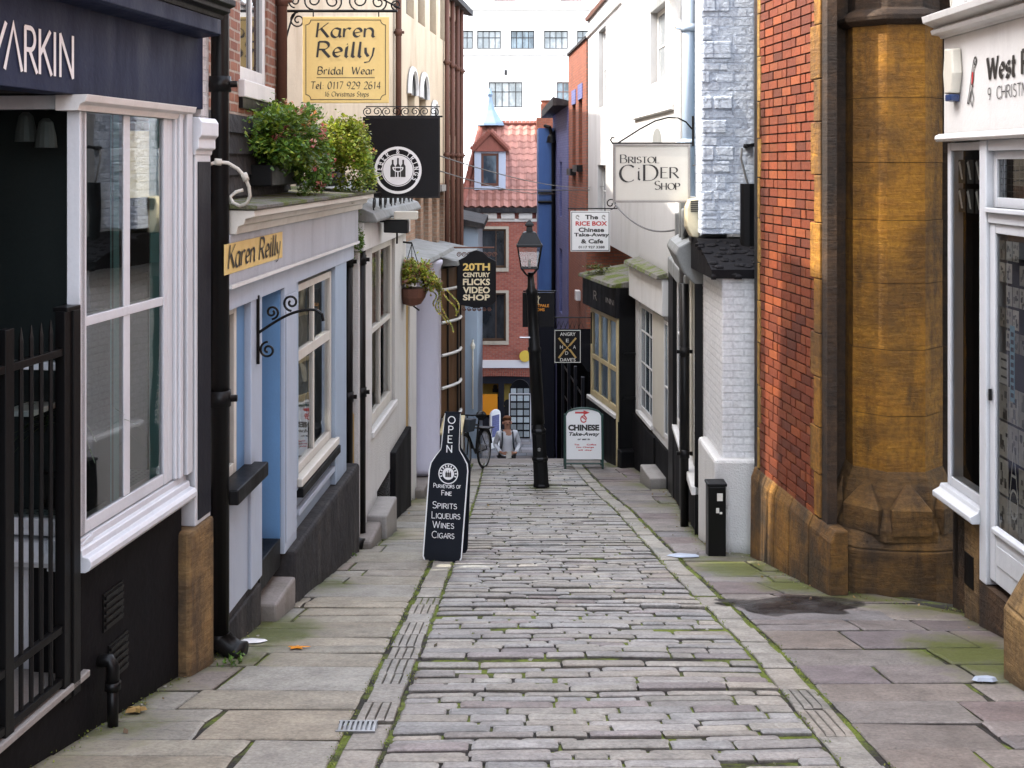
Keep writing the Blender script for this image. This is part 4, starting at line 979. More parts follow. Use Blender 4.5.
# ================================================================== LEFT: white cottage shop, entrance, brown bow window
F3 = F((-1.605,12.55), (-1.44,16.3)); fu = F3.at
B3 = thing('white_shop', F3.pt(0,0,zg(12.55)), 'white roughcast shop with a tall curtained sash window and black cellar opening', 'shop')
a, b = fu(372), fu(395)
mb = MB(F3); F3.wall(mb, 0, F3.len, -4.75, -.62, [(a,b,-2.98,-.9),(fu(377),fu(390),-4.7,-3.75)], depth=.16, back=.6); build('wall', mb, M['roughcast'], B3)
window(F3, B3, a, b, -2.98, -.9, -.04, M['cream'], M['glassdark'], ub=(((a+b)/2,.045),), zb=((-1.9,.06),), fw=.11, th=.09, sill=M['white'])
mb = MB(F3)
for k in range(16): 
    u = a+.12+k*(b-a-.24)/15; F3.box(mb, u-.045, u+.045, -.26-.02*(k%2), -.24, -2.85, -1.0)
build('curtain', mb, M['curtain'], B3, bevel=.012)
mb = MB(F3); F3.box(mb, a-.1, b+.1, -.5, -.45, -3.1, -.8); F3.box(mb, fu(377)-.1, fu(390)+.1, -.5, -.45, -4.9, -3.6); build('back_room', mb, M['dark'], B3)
mb = MB(F3); F3.gbox(mb, fu(390), F3.len+.02, -.2, .07, -3.55); build('black_plinth', mb, M['plinthblack'], B3, bevel=.015)
mb = MB(F3); F3.gbox(mb, fu(367), fu(378), -.2, .22, -3.82); build('step', mb, M['grey'], B3, bevel=.02)
mb = MB(F3); F3.gbox(mb, fu(356), fu(368), -.2, .16, zg(13)+.18); build('mounting_block', mb, M['concrete'], B3, bevel=.03)
mb = MB(F3); F3.box(mb, -.02, F3.len, -.2, .06, -.9, -.58); build('fascia', mb, M['white'], B3, bevel=.006)
mb = MB(F3); F3.extrude(mb, [(-.8,-.1),(.16,-.50),(.20,-.57),(.20,-.60),(.05,-.60),(-.8,-.3)], -.05, F3.len+.05); build('lean_to_roof', mb, M['lead'], B3, bevel=.01)
mb = MB(F3)
for k in range(9): 
    u = .3+k*.4; mb.tube([F3.pt(u+x, .12, -.5+z) for x, z in spiral((0,.09),.09,.02,-pi/2,1.5 if k%2 else -1.5,16)], .008, 5)
mb.tube([F3.pt(0,.12,-.5), F3.pt(F3.len,.12,-.5)], .01, 6); mb.tube([F3.pt(0,.12,-.3), F3.pt(F3.len,.12,-.3)], .008, 6); build('roof_cresting', mb, M['blackmetal'], B3)
# floodlight
FL = thing('floodlight', at(390,226,13.6), 'black box floodlight on a horizontal arm under the black roundel sign', 'light')
fr = sign_frame(at(397,226,13.6)); mb = MB(fr); c = at(397,226,13.6)
fr.plate(mb, [(-.14,c.z-.07),(.13,c.z-.08),(.13,c.z+.07),(-.14,c.z+.07)], -.12, .10); build('housing', mb, M['blackmetal'], FL, bevel=.008)
mb = MB(fr); fr.box(mb, -.02, .24, -.02, .16, c.z+.08, c.z+.17); fr.box(mb, -.13, .02, -.02, .10, c.z+.075, c.z+.10); build('sun_painted_visor', mb, M['alarmwhite'], FL, bevel=.008)  # ivory colour paints sunlight onto the top of the black lamp
mb = MB(); mb.tube([(-1.60,13.6,c.z+.06),(c.x-.1,13.6,c.z+.05)], .014, 6); mb.tube([(c.x,13.6,c.z-.05),(c.x,13.6,c.z-.2)], .012, 6); build('arm', mb, M['blackmetal'], FL)
# black sign with a white roundel
S = thing('hanging_sign', at(402,117,13.3), 'square black sign with a white roundel of three bottles and a glass', 'sign')
C0 = at(402,157,13.3); fr = sign_frame(C0); s = 90.2; X = lambda p: (p-402)/s; Z = lambda y: C0.z-(y-157)/s
mb = MB(fr); fr.box(mb, X(363), X(440), -.025, .025, Z(198), Z(117)); bd = build('board', mb, M['signblack'], S, bevel=.004)
mb = MB(fr); outline(mb, fr, X(363.5), X(439.5), Z(197.5), Z(117.5), .010, .0265); build('edge_trim', mb, M['darkgrey'], bd)
tb = MB(fr); cx, cz = X(398.2), Z(170.2)
ring(tb, fr, cx, cz, .232, .262, .027); tb.poly(circle(fr, cx, cz, .165, .027, 48))
ring(tb, fr, cx, cz, .171, .180, .027)
for k, ch in enumerate('WEBER & TRINGS'):
    if ch == ' ': continue
    ang = radians(192 - k*17.0); R0 = .185; hh = .046
    pl, tot = strokes(ch, track=0)
    def pp(x, y, l, ang=ang, tot=tot):
        t = ang - (x-tot/2)*hh*.85/.2; r = R0 + y*hh; return fr.pt(cx+r*cos(t), .028+l, cz+r*sin(t))
    pen(tb, pp, pl, .2)
build('roundel', tb, M['inkwhite'], bd)
tb = MB(fr)
for dx, top in ((-.058,.115),(0,.135),(.058,.115)):
    b0 = -.075; tb.poly([fr.pt(cx+dx+x, .0295, cz+z) for x, z in [(-.026,b0),(.026,b0),(.026,.045),(.010,.07),(.010,top),(-.010,top),(-.010,.07),(-.026,.045)]])
build('bottle_emblem', tb, M['ink'], bd)
tb = MB(fr)
gl = [(-.055,.03)]+[(.055*cos(t), .03-.045*sin(t)*1.0) for t in [pi - k*pi/10 for k in range(1,10)]]+[(.055,.03)]
pen(tb, lambda x, y, l: fr.pt(cx+x, .031+l, cz+y), [gl, [(-.055,.03),(.055,.03)], [(0,-.015),(0,-.085)], [(-.03,-.088),(.03,-.088)]], .012)
build('glass_emblem', tb, M['inkwhite'], bd)
mb = MB(); zb = C0.z + 40.5/s; mb.tube([(-1.62,13.3,zb),(C0.x+.45,13.3,zb)], .012, 6)
for k in range(8):
    x = C0.x-.38+k*.105; mb.tube([(x+a,13.3,zb+b) for a, b in spiral((0,.055),.055,.012,-pi/2,1.5 if k%2 else -1.5,16)], .006, 5)
mb.tube([(C0.x-.4,13.3,zb+.11),(C0.x+.42,13.3,zb+.11)], .006, 5); build('bracket', mb, M['blackmetal'], S)

# tall cream house behind
FC = F((-2.378,11.07), (-1.07,26.5)); fc = FC.at
BC = thing('cream_house', FC.pt(0,0,-4), 'tall cream rendered house with arched windows and brown downpipes, above the shop roofs', 'house')
hs_ = []
for px in (410,421.5,433,443): u = fc(px); hs_.append((u-.38, u+.38, 2.42, 4.2))
ar = []
for px in (411,422.5): u = fc(px); ar.append((u-.36, u+.36, .55, 1.15))
for px in (433,): u = fc(px); ar.append((u-.3, u+.3, .2, .8))
usp = fc(447.5)
mb = MB(FC); FC.wall(mb, 0, usp, -.35, 4.75, hs_+ar, depth=.2, back=5); build('wall', mb, M['render'], BC)
mb = MB(FC); FC.box(mb, .0, 1.2, -1.3, -.004, 4.75, 6.8); build('chimney', mb, M['brick'], BC)  # out-of-view stack added to narrow the sun strip on the bricks
mb = MB(FC); FC.wall(mb, fc(395), usp-.002, -5, -.352, [(fc(c)-.28, fc(c)+.28, -1.9, -.5) for c in (418,426,434.5,441.5)], depth=.25, back=4.9); build('brick_storey', mb, M['bricktan'], BC)
for c in (418,426,434.5,441.5):
    u = fc(c); window(FC, BC, u-.28, u+.28, -1.9, -.5, -.18, M['black'], M['dglass'], zb=(-1.1,), fw=.05)
    mb = MB(FC); FC.box(mb, u-.34, u+.34, -.02, .06, -.5, -.38); build('lintel', mb, M['grey'], BC)
for q in hs_: window(FC, BC, *q, -.12, M['grey'], M['dglass'], zb=((q[2]+q[3])/2,), sill=M['grey'])
for q in ar:
    window(FC, BC, *q, -.12, M['white'], M['dglass'], ub=((q[0]+q[1])/2,))
    mb = MB(FC); r = (q[1]-q[0])/2; cu = (q[0]+q[1])/2
    mb.poly([FC.pt(cu+r*cos(pi*k/12), .012, q[3]+r*1.1*sin(pi*k/12)) for k in range(13)]); build('arch_head', mb, M['dglass'], BC)
    mb = MB(FC); pts = [FC.pt(cu+r*1.05*cos(pi*k/12), .03, q[3]+r*1.15*sin(pi*k/12)) for k in range(13)]; mb.tube(pts, .05, 6); build('arch_moulding', mb, M['white'], BC)
mb = MB(FC); h2 = [(fc(p)-.3, fc(p)+.3, z0, z1) for p in (450.5,455) for z0, z1 in ((.6,3.0),(-2.2,-.3))]
FC.wall(mb, usp, FC.len, -9, 3.3, h2, depth=.2, back=5); build('far_wall', mb, M['bricktan'], BC)
for q in h2: window(FC, BC, *q, -.12, M['wood'], M['dglass'], zb=((q[2]+q[3])/2,))
mb = MB(); mb.box(-8,-2.5,27.0,47.0,-10,7.0); build('unseen_shade_mass', mb, M['bricktan'], BC)  # unseen block added to shade the lower street and far houses
mb = MB(FC); FC.extrude(mb, [(-1,3.6),(.12,3.3),(.2,3.3),(.2,3.42),(-1,3.9)], usp, FC.len+.1); build('eaves', mb, M['darkgrey'], BC)
for px, z0, z1 in ((398.5,-.5,4.7),(447,-4,4.7),(452.5,-4,3.3),(457.5,-4,3.3),(461.5,-6,3.3)):
    q = FC.pt(fc(px,.07), .07, 0); downpipe(q[0], q[1], z0, z1, .045, M['rust'], BC, (2.0, .2))

# entrance with a lilac column
F4 = F((-1.50,16.45), (-1.21,20.0)); fu = F4.at
B4 = thing('lilac_entrance', F4.pt(0,0,zg(16.45)), 'pale lilac house entrance with round column and ochre post, under the hanging basket', 'entrance')
top4 = -1.45
for nm, p0, p1, v, m in (('ochre_post',401,408,.0,'ochre'),('white_pilaster',408,414.5,.03,'white'),('back_panel',414.5,432,-.25,'lavender'),('lilac_pilaster',432,440,.02,'lilac')):
    mb = MB(F4); F4.gbox(mb, fu(p0), fu(p1), -.5, v, top4); build(nm, mb, M[m], B4, bevel=.01)
mb = MB(); u = (fu(415)+fu(431))/2; r = (fu(431)-fu(415))*.11+.10; q = F4.pt(u, -.02, 0); q = (q[0], q[1], 0)
mb.lathe(q, [(r*1.15,-4.66),(r*1.2,-4.55),(r,-4.5),(r*.97,-1.6),(r*1.15,-1.5),(r*1.15,-1.45)], 24); build('column', mb, M['lavender'], B4, smooth=True)
mb = MB(F4); F4.gbox(mb, fu(413), fu(442), -.4, .16, -4.68); build('doorstep', mb, M['concrete'], B4, bevel=.02)
mb = MB(F4); F4.extrude(mb, [(-.8,-1.15),(.22,-1.36),(.25,-1.42),(.05,-1.45),(-.8,-1.45)], -.1, F4.len+.1); build('canopy_roof', mb, M['lead'], B4, bevel=.01)
# bow window house
F5 = F((-1.21,20.02), (-.95,23.0)); fu = F5.at
B5 = thing('brown_shop', F5.pt(0,0,zg(20)), 'brown bow windowed shop at the brow, behind the black film shop sign', 'shop')
ua, ub_ = fu(440.5), fu(452.5); zc0, zc1 = -4.3, -1.75
mb = MB(); pv = []
for k in range(9):
    t = k/8; u = ua+(ub_-ua)*t; v = .22*sin(pi*t); pv.append((u, v))
for (u0,v0),(u1,v1) in zip(pv, pv[1:]):
    mb.poly([F5.pt(u0,v0,zc0),F5.pt(u1,v1,zc0),F5.pt(u1,v1,zc1),F5.pt(u0,v0,zc1)])
bw = build('bow_window', mb, M['wood'], B5)
mb = MB()
for z in (-4.28,-3.75,-3.2,-2.65,-2.1): mb.tube([F5.pt(u, v+.02, z) for u, v in pv], .028, 5)
build('glazing_bars', mb, M['white'], bw)
mb = MB()
for (u, v) in pv[1::2]: mb.tube([F5.pt(u,v+.015,zc0), F5.pt(u,v+.015,zc1)], .016, 5)
build('upright_bars', mb, M['black'], bw)
mb = MB(F5); F5.gbox(mb, 0, ub_+.1, -.3, .06, -4.36); build('wall_base', mb, M['white'], B5, bevel=.01)
mb = MB(F5); F5.gbox(mb, ub_, fu(457), -.3, .06, -1.7); build('white_post', mb, M['cream'], B5, bevel=.01)
mb = MB(F5); F5.gbox(mb, fu(457), fu(465), -.3, .0, -1.7); build('brown_panel', mb, M['wood'], B5)
mb = MB(F5); F5.extrude(mb, [(-.9,-1.35),(.30,-1.60),(.32,-1.68),(-.9,-1.7)], -.05, F5.len); build('pent_roof', mb, M['lead'], B5, bevel=.01)
mb = MB(); mb.box(-1.12,-.82,19.0,20.2,zg(20.2)-.05,-4.27); lw_ = tag(build('low_box', mb, M['white'], bevel=.015), 'white box with a pale yellow board top behind the bottle shaped board', 'box')
mb = MB(); mb.box(-1.15,-.79,18.95,20.25,-4.268,-4.22); build('board_top', mb, M['yellowcream'], lw_, bevel=.01)

# pale blue house down the steps (left)
BL = thing('blue_grey_house', (-1.1,27.5,-9.9), 'blue grey rendered house corner down the steps behind the film shop sign', 'house')
mb = MB(); mb.box(-3.2,-.76,26.8,31.0,-10.2,-1.35); build('wall', mb, M['paleblue'], BL, bevel=.02)
mb = MB(); mb.prism([(-3.4,26.6,-1.0),(-.62,26.6,-1.42),(-.62,26.6,-1.30),(-3.4,26.6,-.7)], [(-3.4,31.2,-1.0),(-.62,31.2,-1.42),(-.62,31.2,-1.30),(-3.4,31.2,-.7)]); build('roof', mb, M['darkgrey'], BL)
mb = MB(); q = at(473,345,26.7); mb.tube([(q.x,26.75,q.z+.1),(q.x,26.6,q.z+.12),(q.x,26.58,q.z-1.4)], .02, 6); mb.lathe((q.x,26.58,q.z), [(.015,.09),(.055,.01),(.04,-.07),(.01,-.09)], 10); build('wall_lamp', mb, M['alarmwhite'], BL)
mb = MB(); mb.box(-1.42,-1.16,24.2,26.8,-9.9,-2.4); build('black_return_wall', mb, M['black'], BL)

# black film shop sign
S = thing('hanging_sign', at(476,250,20.2), 'black film shop sign with pale gold lettering and pointed top', 'sign')
C0 = at(476.5,282,20.2); fr = sign_frame(C0); s = FOC/20.2; X = lambda p: (p-476.5)/s; Z = lambda y: C0.z-(y-282)/s
mb = MB(fr); fr.plate(mb, [(X(457),Z(301)),(X(461),Z(305)),(X(476.5),Z(308)),(X(492),Z(305)),(X(496),Z(301)),(X(496),Z(261)),(X(488),Z(257)),(X(483),Z(252)),(X(476.5),Z(250)),(X(470),Z(252)),(X(465),Z(257)),(X(457),Z(261))], -.03, .03); bd = build('board', mb, M['signblack'], S, bevel=.006)
tb = MB(fr); text_font(tb, fr, X(463), X(490), Z(270.5), Z(263), .032, '20TH', .035); build('gold_lettering', tb, M['inkgold'], bd)
tb = MB(fr)
for t, y0, y1 in (('CENTURY',277,272.3),('FLICKS',285,278.5),('VIDEO',293.2,286.6),('SHOP',300.2,294.2)): text_font(tb, fr, X(463), X(490), Z(y0), Z(y1), .032, t, .035)
build('pale_lettering', tb, M['inkpale'], bd)
mb = MB(); mb.tube([(-1.15,20.2,C0.z+.58),(C0.x+.3,20.2,C0.z+.58)], .015, 6)
for k in range(8): mb.tube([fr.pt(X(459)+k*.085+a, 0, Z(257)+.04+b) for a, b in spiral((0,0),.045,.01,0,1.5,12)], .008, 5)
build('bracket', mb, M['rust'], S); mb = MB()
for k in range(6): mb.tube([fr.pt(X(464)+k*.085+a, 0, Z(309)+b) for a, b in spiral((0,0),.035,.01,0,-1.5,12)], .008, 5)
build('lower_scrollwork', mb, M['rust'], S)

# hanging basket
HB = thing('hanging_basket', at(413,300,16.0), 'round hanging basket trailing yellow flowers over the lilac entrance', 'hanging basket')
C0 = at(412,288,16.0); mb = MB(); mb.lathe((C0.x,C0.y,C0.z-.24), [(.03,0),(.12,.03),(.18,.12),(.20,.24),(.17,.24)], 18); build('basket', mb, M['rust'], HB)
random.seed(8); YEL = [(.66,.52,.06),(.46,.52,.07),(.34,.42,.06),(.20,.29,.04),(.45,.20,.16)]
mb = MB(); leaves(mb, (C0.x+.03,C0.y,C0.z+.17), (.25,.24,.19), 3000, .050, YEL, clumps=40); leaves(mb, (C0.x+.26,C0.y,C0.z+.06), (.16,.16,.15), 1200, .045, YEL, clumps=18)
for s_ in range(6):
    x = C0.x+.24+s_*.055; L = .22+.12*s_ if s_ < 4 else .35
    for k in range(90): 
        t = k/90; leaf(mb, Vector((x+.05*sin(t*5+s_)+t*.10, C0.y+uni(-.04,.04), C0.z-.02-L*t)), .035, YEL, uni(.7,1.2))
build('foliage', mb, M['leaf'], HB)
mb = MB(); mb.tube([(-1.52,16.0,C0.z+.62),(C0.x,16.0,C0.z+.60)], .014, 6)
for dx, dy in ((-.17,0),(.17,.05),(0,-.17)): mb.tube([(C0.x,16.0,C0.z+.6),(C0.x+dx,16+dy,C0.z)], .005, 5)
mb.tube([(-1.50,16.0,C0.z-.10),(C0.x+.1,16.0,C0.z-.30)], .012, 6); build('bracket', mb, M['blackmetal'], HB)
# ================================================================== RIGHT: orange brick bay
FB = F((2.63, 9.92), (2.415, 11.92), True); fu = FB.at
BB = thing('orange_brick_house', FB.pt(0,0,zg(9.9)), 'orange brick house corner with ochre stone quoins and an octagonal stone pier', 'house')
L_ = FB.len; HT = 5.8
q0, q1 = fu(816.5), fu(760.5)      # brickwork between the quoins
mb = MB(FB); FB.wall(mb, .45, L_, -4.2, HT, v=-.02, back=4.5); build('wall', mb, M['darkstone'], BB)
random.seed(31)
OR = [(.20,.040,.010),(.22,.049,.011),(.18,.034,.009),(.15,.029,.008),(.22,.053,.014),(.12,.024,.008),(.19,.038,.010)]
mb = MB(FB); z = -3.02; row = 0
while z < HT:
    bh = .077; u = q0 - (.125 if row % 2 else 0) - uni(0,.02); k = 0
    while u < q1 - .01:
        bl = .245 if rnd() < .8 else .12
        a, b = max(u, q0), min(u+bl, q1)
        if b - a > .02:
            v = uni(-.003,.004); FB.box(mb, a+.009, b-.009, -.019, v+.008, z+.003+uni(-.001,.001), z+bh-.003, tint(random.choice(OR), uni(.78,1.22)))
        u += bl + .006; k += 1
    z += bh + .008; row += 1
build('brickwork', mb, M['orangebricks'], BB, bevel=.003)
mb = MB(FB); FB.box(mb, q1+.072, L_+.03, -.5, -.002, -3.9, HT); build('dark_return', mb, M['orangebricks'], BB)
random.seed(32)
for side in (0, 1):
    z = -2.98; k = 0
    while z < HT:
        h = uni(.36,.48); wq = (.09 if k % 2 else .20)
        mb = MB(FB)
        if side == 0: FB.box(mb, q0-.13, q0-.0 + (.10 if k % 2 else .02), -.1, .016+uni(0,.006), z+.003, z+h-.003)
        else: FB.box(mb, q1-(.03 if k % 2 else .0), q1+.07, -.1, .010+uni(0,.004), z+.003, z+h-.003)
        build('quoin_stone', mb, M['sandstonepale'] if side else M['sandstone'], BB, bevel=.008); z += h; k += 1
# plinth of ochre stone
u = 0-.15; k = 0
while u < L_-.02:
    w_ = uni(.32,.52); b_ = min(u+w_, L_+.06); mb = MB(FB)
    P = FB.pt; a0, b0 = zg(FB.y(u))-.08, zg(FB.y(b_))-.08; zt_ = -2.985; ch = .10
    mb.prism([P(u+.004,-.1,a0),P(u+.004,.06,a0),P(u+.004,.05,zt_-ch),P(u+.004,.012,zt_),P(u+.004,-.1,zt_)], [P(b_-.004,-.1,b0),P(b_-.004,.06,b0),P(b_-.004,.05,zt_-ch),P(b_-.004,.012,zt_),P(b_-.004,-.1,zt_)])
    build('plinth_stone', mb, M['plinthstone'], BB, bevel=.015); u = b_
# dark recess and octagonal pier
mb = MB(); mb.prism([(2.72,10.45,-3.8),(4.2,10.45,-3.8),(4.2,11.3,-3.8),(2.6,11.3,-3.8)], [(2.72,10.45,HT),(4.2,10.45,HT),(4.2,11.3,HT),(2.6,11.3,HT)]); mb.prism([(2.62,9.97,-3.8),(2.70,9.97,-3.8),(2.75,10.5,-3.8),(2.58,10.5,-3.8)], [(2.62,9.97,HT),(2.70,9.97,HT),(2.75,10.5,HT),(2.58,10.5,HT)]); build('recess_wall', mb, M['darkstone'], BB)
PX, PY = 3.27, 10.33; A0 = radians(-22.6); R8 = .41
random.seed(33); z = -2.62; k = 0
while z < 1.15:
    h = uni(.42,.62); h = min(h, 1.17 - z)
    mb = MB(); mb.lathe((PX,PY,z), [(R8+uni(-.004,.004),.0022),(R8+uni(-.004,.004),h-.0022)], 8, A0+uni(-.004,.004)); build('pier_block', mb, M['sandstone'], BB); z += h
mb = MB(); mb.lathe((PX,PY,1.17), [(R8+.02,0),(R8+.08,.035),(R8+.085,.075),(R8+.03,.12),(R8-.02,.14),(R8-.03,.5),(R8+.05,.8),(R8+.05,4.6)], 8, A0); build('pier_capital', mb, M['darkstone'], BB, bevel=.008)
pl_ = [(2.50,11.0),(2.565,10.14),(2.70,9.98),(2.87,9.86),(3.15,9.80),(3.46,9.78),(3.9,9.9),(3.9,11.0)]
def off(k, z): return [(PX+(x-PX)*k if x > 2.6 else x+(1-k)*.9, 10.4+(y-10.4)*k if y < 10.9 else y, z) for x, y in pl_]
mb = MB(); mb.prism(off(1, -3.75), off(1, -3.16)); mb.prism(off(.995, -3.158), off(.90, -3.03)); build('stepped_plinth', mb, M['midstone'], BB, bevel=.015)
mb = MB(); mb.lathe((PX,PY,-3.1), [(.56,0),(.56,.10),(.545,.14),(.52,.20),(.50,.30),(.49,.36),(R8+.03,.50),(R8,.56)], 8, A0); build('pier_base', mb, M['midstone'], BB, bevel=.012)
for k in range(8):
    a = A0 + pi/8 + k*pi/4; R = .49; cxp, cyp = PX+cos(a)*R, PY+sin(a)*R; tx, ty = -sin(a), cos(a)
    b0 = [(cxp+tx*d+cos(a)*o, cyp+ty*d+sin(a)*o) for d, o in ((-.165,-.16),(.165,-.16),(.165,.055),(-.165,.055))]
    mb = MB(); lo = [mb.vert((x,y,-3.03)) for x,y in b0]; up_ = [mb.vert((x,y,-2.83+uni(-.01,.01))) for x,y in b0]; t = mb.vert((PX+cos(a)*.40, PY+sin(a)*.40, -2.60+uni(-.02,.02)))
    for j in range(4): mb.face((lo[j], lo[(j+1)%4], up_[(j+1)%4], up_[j])); mb.face((up_[j], up_[(j+1)%4], t))
    build('broach_stop', mb, M['midstone'], BB, bevel=.012)

# ================================================================== RIGHT: white card shop
FS = F((3.44, 5.4), (3.355, 9.32), True); fu = FS.at
BS = thing('white_card_shop', FS.pt(1.5,0,zg(7)), 'white corner shop front with stone pier foot, tall display window and glazed door', 'shop')
Ls = FS.len
mb = MB(FS); FS.wall(mb, -9.5, Ls, 1.35, 6.3, [(-.2,1.0,2.2,3.8)], v=-.15, back=4); build('upper_wall', mb, M['brick'], BS)
window(FS, BS, -.2, 1.0, 2.2, 3.8, -.22, M['white'], M['dglass'], ub=(.4,), zb=(3.0,))
mb = MB(FS); FS.box(mb, -9.5, -.3, -3.5, -.02, -3.2, 1.5); build('side_wall', mb, M['brickorange'], BS)
mb = MB(FS); FS.wall(mb, -.4, Ls, 1.17, 2.6, [(Ls-1.35,Ls-.22,1.22,2.4)], v=-.06, depth=.1, back=.3); build('upper_front', mb, M['white'], BS)
window(FS, BS, Ls-1.35, Ls-.22, 1.22, 2.4, -.09, M['white'], M['dglass'], ub=((Ls-.80,.09),))
mb = MB(FS); FS.box(mb, -.4, Ls, -.3, 0, .23, .98); fas = build('fascia', mb, M['white'], BS, bevel=.004)
mb = MB(FS); FS.extrude(mb, [(-.3,.98),(.02,.98),(.03,1.0),(.09,1.01),(.10,1.04),(.07,1.06),(.16,1.10),(.17,1.15),(-.3,1.20)], -.4, Ls+.02); build('cornice', mb, M['white'], BS, bevel=.004)
mb = MB(FS); FS.extrude(mb, [(-.3,.18),(.05,.18),(.065,.20),(.06,.225),(.03,.24),(-.3,.235)], -.4, Ls+.03); build('fascia_bead', mb, M['white'], BS, bevel=.003)
tb = MB(FS)
def put(t, a, b, zc, h, **k): text_pen(tb, FS, fu(a), fu(b), zc, h, .005, t, **k)
put('West R', 988, 1031, .605, .15, w=.27, nib=45, thin=.035, serif=.07)
put('9  CHRISTMAS STEPS', 988.5, 1066, .46, .085, w=.075)
build('lettering', tb, M['ink'], fas)
tb = MB(FS); e0 = fu(972); gs = .08
def ep(x, y, l): return FS.pt(e0 - x*gs, .005+l, .61 + y*gs)
pen(tb, ep, [[(.9,2.2),(.5,1.9),(.2,1.2),(-.1,.2),(-.5,-1.0)],[(.9,2.2),(1.15,1.7),(.9,1.4),(.6,1.2),(.45,.2),(.1,-.7),(-.3,-1.8)],E(.85,1.8,.3,.35,0,360),[(.7,1.5),(1.1,1.9)],[(-.5,-1.0),(-.9,-1.9),(-.6,-2.0),(-.1,-.9)],[(.1,-.7),(.5,-1.5),(.2,-2.3),(-.1,-1.8)],[(0,-.2),(.4,-.5)]], .11)
build('emblem_outline', tb, M['ink'], fas)
tb = MB(FS); tb.poly([ep(x, y, 0) for x, y in ((.15,.9),(.42,.8),(.40,-.1),(.2,-.5),(.02,-.1),(.05,.5))]); build('emblem_red', tb, M['inkred'], fas)
# frames
pw0, pw1 = fu(979.5), fu(948)
zs, zt = -2.47, .17
window(FS, BS, pw0-.02, Ls-.02, zs, zt, -.02, M['whiteblue'], M['glassdark'], fw=.06, th=.10, paneback=.085, label='narrow display window beside the octagonal pier')
mb = MB(FS); FS.extrude(mb, [(-.2,-2.58),(.07,-2.58),(.085,-2.565),(.085,-2.53),(.03,-2.50),(.02,-2.47),(-.2,-2.468)], pw0-.04, Ls+.02); build('sill', mb, M['whiteblue'], BS, bevel=.005)
pd = fu(987.5)
mb = MB(FS); FS.box(mb, pd, pw0-.02, -.15, .012, -2.98, .18); build('door_post', mb, M['whiteblue'], BS, bevel=.008)
mb = MB(FS); du = pd - .95
FS.box(mb, du-.12, du, -.15, .02, -2.98, .18); FS.box(mb, du, pd, -.15, -.0, -.41, -.30); FS.box(mb, du, pd, -.05, .03, -.335, -.30); FS.box(mb, du, pd, -.15, -.001, .10, .18); build('door_frame', mb, M['whiteblue'], BS, bevel=.006)
window(FS, BS, du, pd, -.30, .10, -.04, M['whiteblue'], M['glassdark'], fw=.06, name='transom_light')
tb = MB(FS)
for k in range(13): FS.box(tb, du+.06+k*.066, du+.066+k*.066, -.075, -.068, -.24, .04)
for k in range(6): FS.box(tb, du+.06, pd-.06, -.074, -.069, -.23+k*.045, -.226+k*.045)
build('leaded_lattice', tb, M['ink'], BS)
dr = MB(FS); FS.box(dr, du, du+.11, -.07, -.015, -2.93, -.41); FS.box(dr, pd-.09, pd, -.07, -.015, -2.93, -.41); FS.box(dr, du+.11, pd-.09, -.07, -.017, -.48, -.41); FS.box(dr, du+.11, pd-.09, -.07, -.017, -2.93, -2.58)
FS.extrude(dr, [(-.03,-2.60),(.005,-2.58),(.005,-2.55),(-.03,-2.53)], du+.08, pd-.07); FS.box(dr, du+.13, pd-.12, -.02, -.010, -2.80, -2.66)
door = build('door', dr, M['whiteblue'], BS, bevel=.005)
pb = MB(FS); pb.poly([FS.pt(du+.1,-.032,-2.57),FS.pt(pd-.08,-.032,-2.57),FS.pt(pd-.08,-.032,-.46),FS.pt(du+.1,-.032,-.46)]); build('pane', pb, M['glassdark'], door)
mb = MB(); q = Vector(FS.pt(pd-.045, .0, -1.62)); mb.lathe(q, [(.012,-.04),(.012,.04)], 8); build('handle', mb, M['black'], door)
mb = MB(FS); FS.gbox(mb, du-.1, pw0-.02, -.3, .01, -2.985); build('threshold', mb, M['darkstone'], BS)
# cards stuck inside the door and window
random.seed(41)
def cards(us, zs_, v, wd, hg, sc):
    mb = MB(FS)
    for u in us:
        for z in zs_:
            if rnd() < .12: continue
            g = uni(.35,.85); FS.box(mb, u, u+wd, v-.003, v, z, z+hg, (g*.95,g*.9,g*.82))
            for k in range(6):
                a, c = uni(0,wd*.7), uni(0,hg*.7); g2 = uni(.02,.35); FS.box(mb, u+a, u+a+uni(.1,.3)*wd, v, v+.0005+.0004*k, z+c, z+c+uni(.1,.28)*hg, (g2,g2*.95,g2*.9))
    return mb
build('postcard_display', cards([pd-.185-.105*k for k in range(6)], [-.66-.155*k for k in range(5)], -.045, .09, .135, 1), M['colr'], door)
build('photo_display', cards([pd-.235-.155*k for k in range(5)], [-2.55,-2.29,-2.03,-1.77], -.045, .145, .24, 1), M['colr'], door)
mb = MB(FS)
FS.box(mb, pd-.24, pd-.10, -.044, -.041, -1.52, -1.31, (.75,.74,.72)); FS.box(mb, pd-.34, pd-.27, -.044, -.041, -1.62, -1.10, (.35,.62,.78))
for k in range(3): FS.box(mb, pd-.22, pd-.13, -.041, -.0405, -1.36-.06*k, -1.345-.06*k, (.1,.1,.1))
for k in range(9): FS.box(mb, pd-.33, pd-.285, -.041, -.0405, -1.59+.052*k, -1.56+.052*k, (.02,.03,.06))
build('door_notice', mb, M['colr'], door)
tb = MB(FS)
pen(tb, lambda x, y, l: FS.pt(pd-.28-x*.2, -.038+l, -2.25+y*.32), [[(0,0),(.3,1),(.6,0)],[(.12,.4),(.48,.4)],E(.3,.0-.2,.3,.3,0,360)], .06); build('white_scrawl', tb, M['inkwhite'], door)
mb = MB(FS)
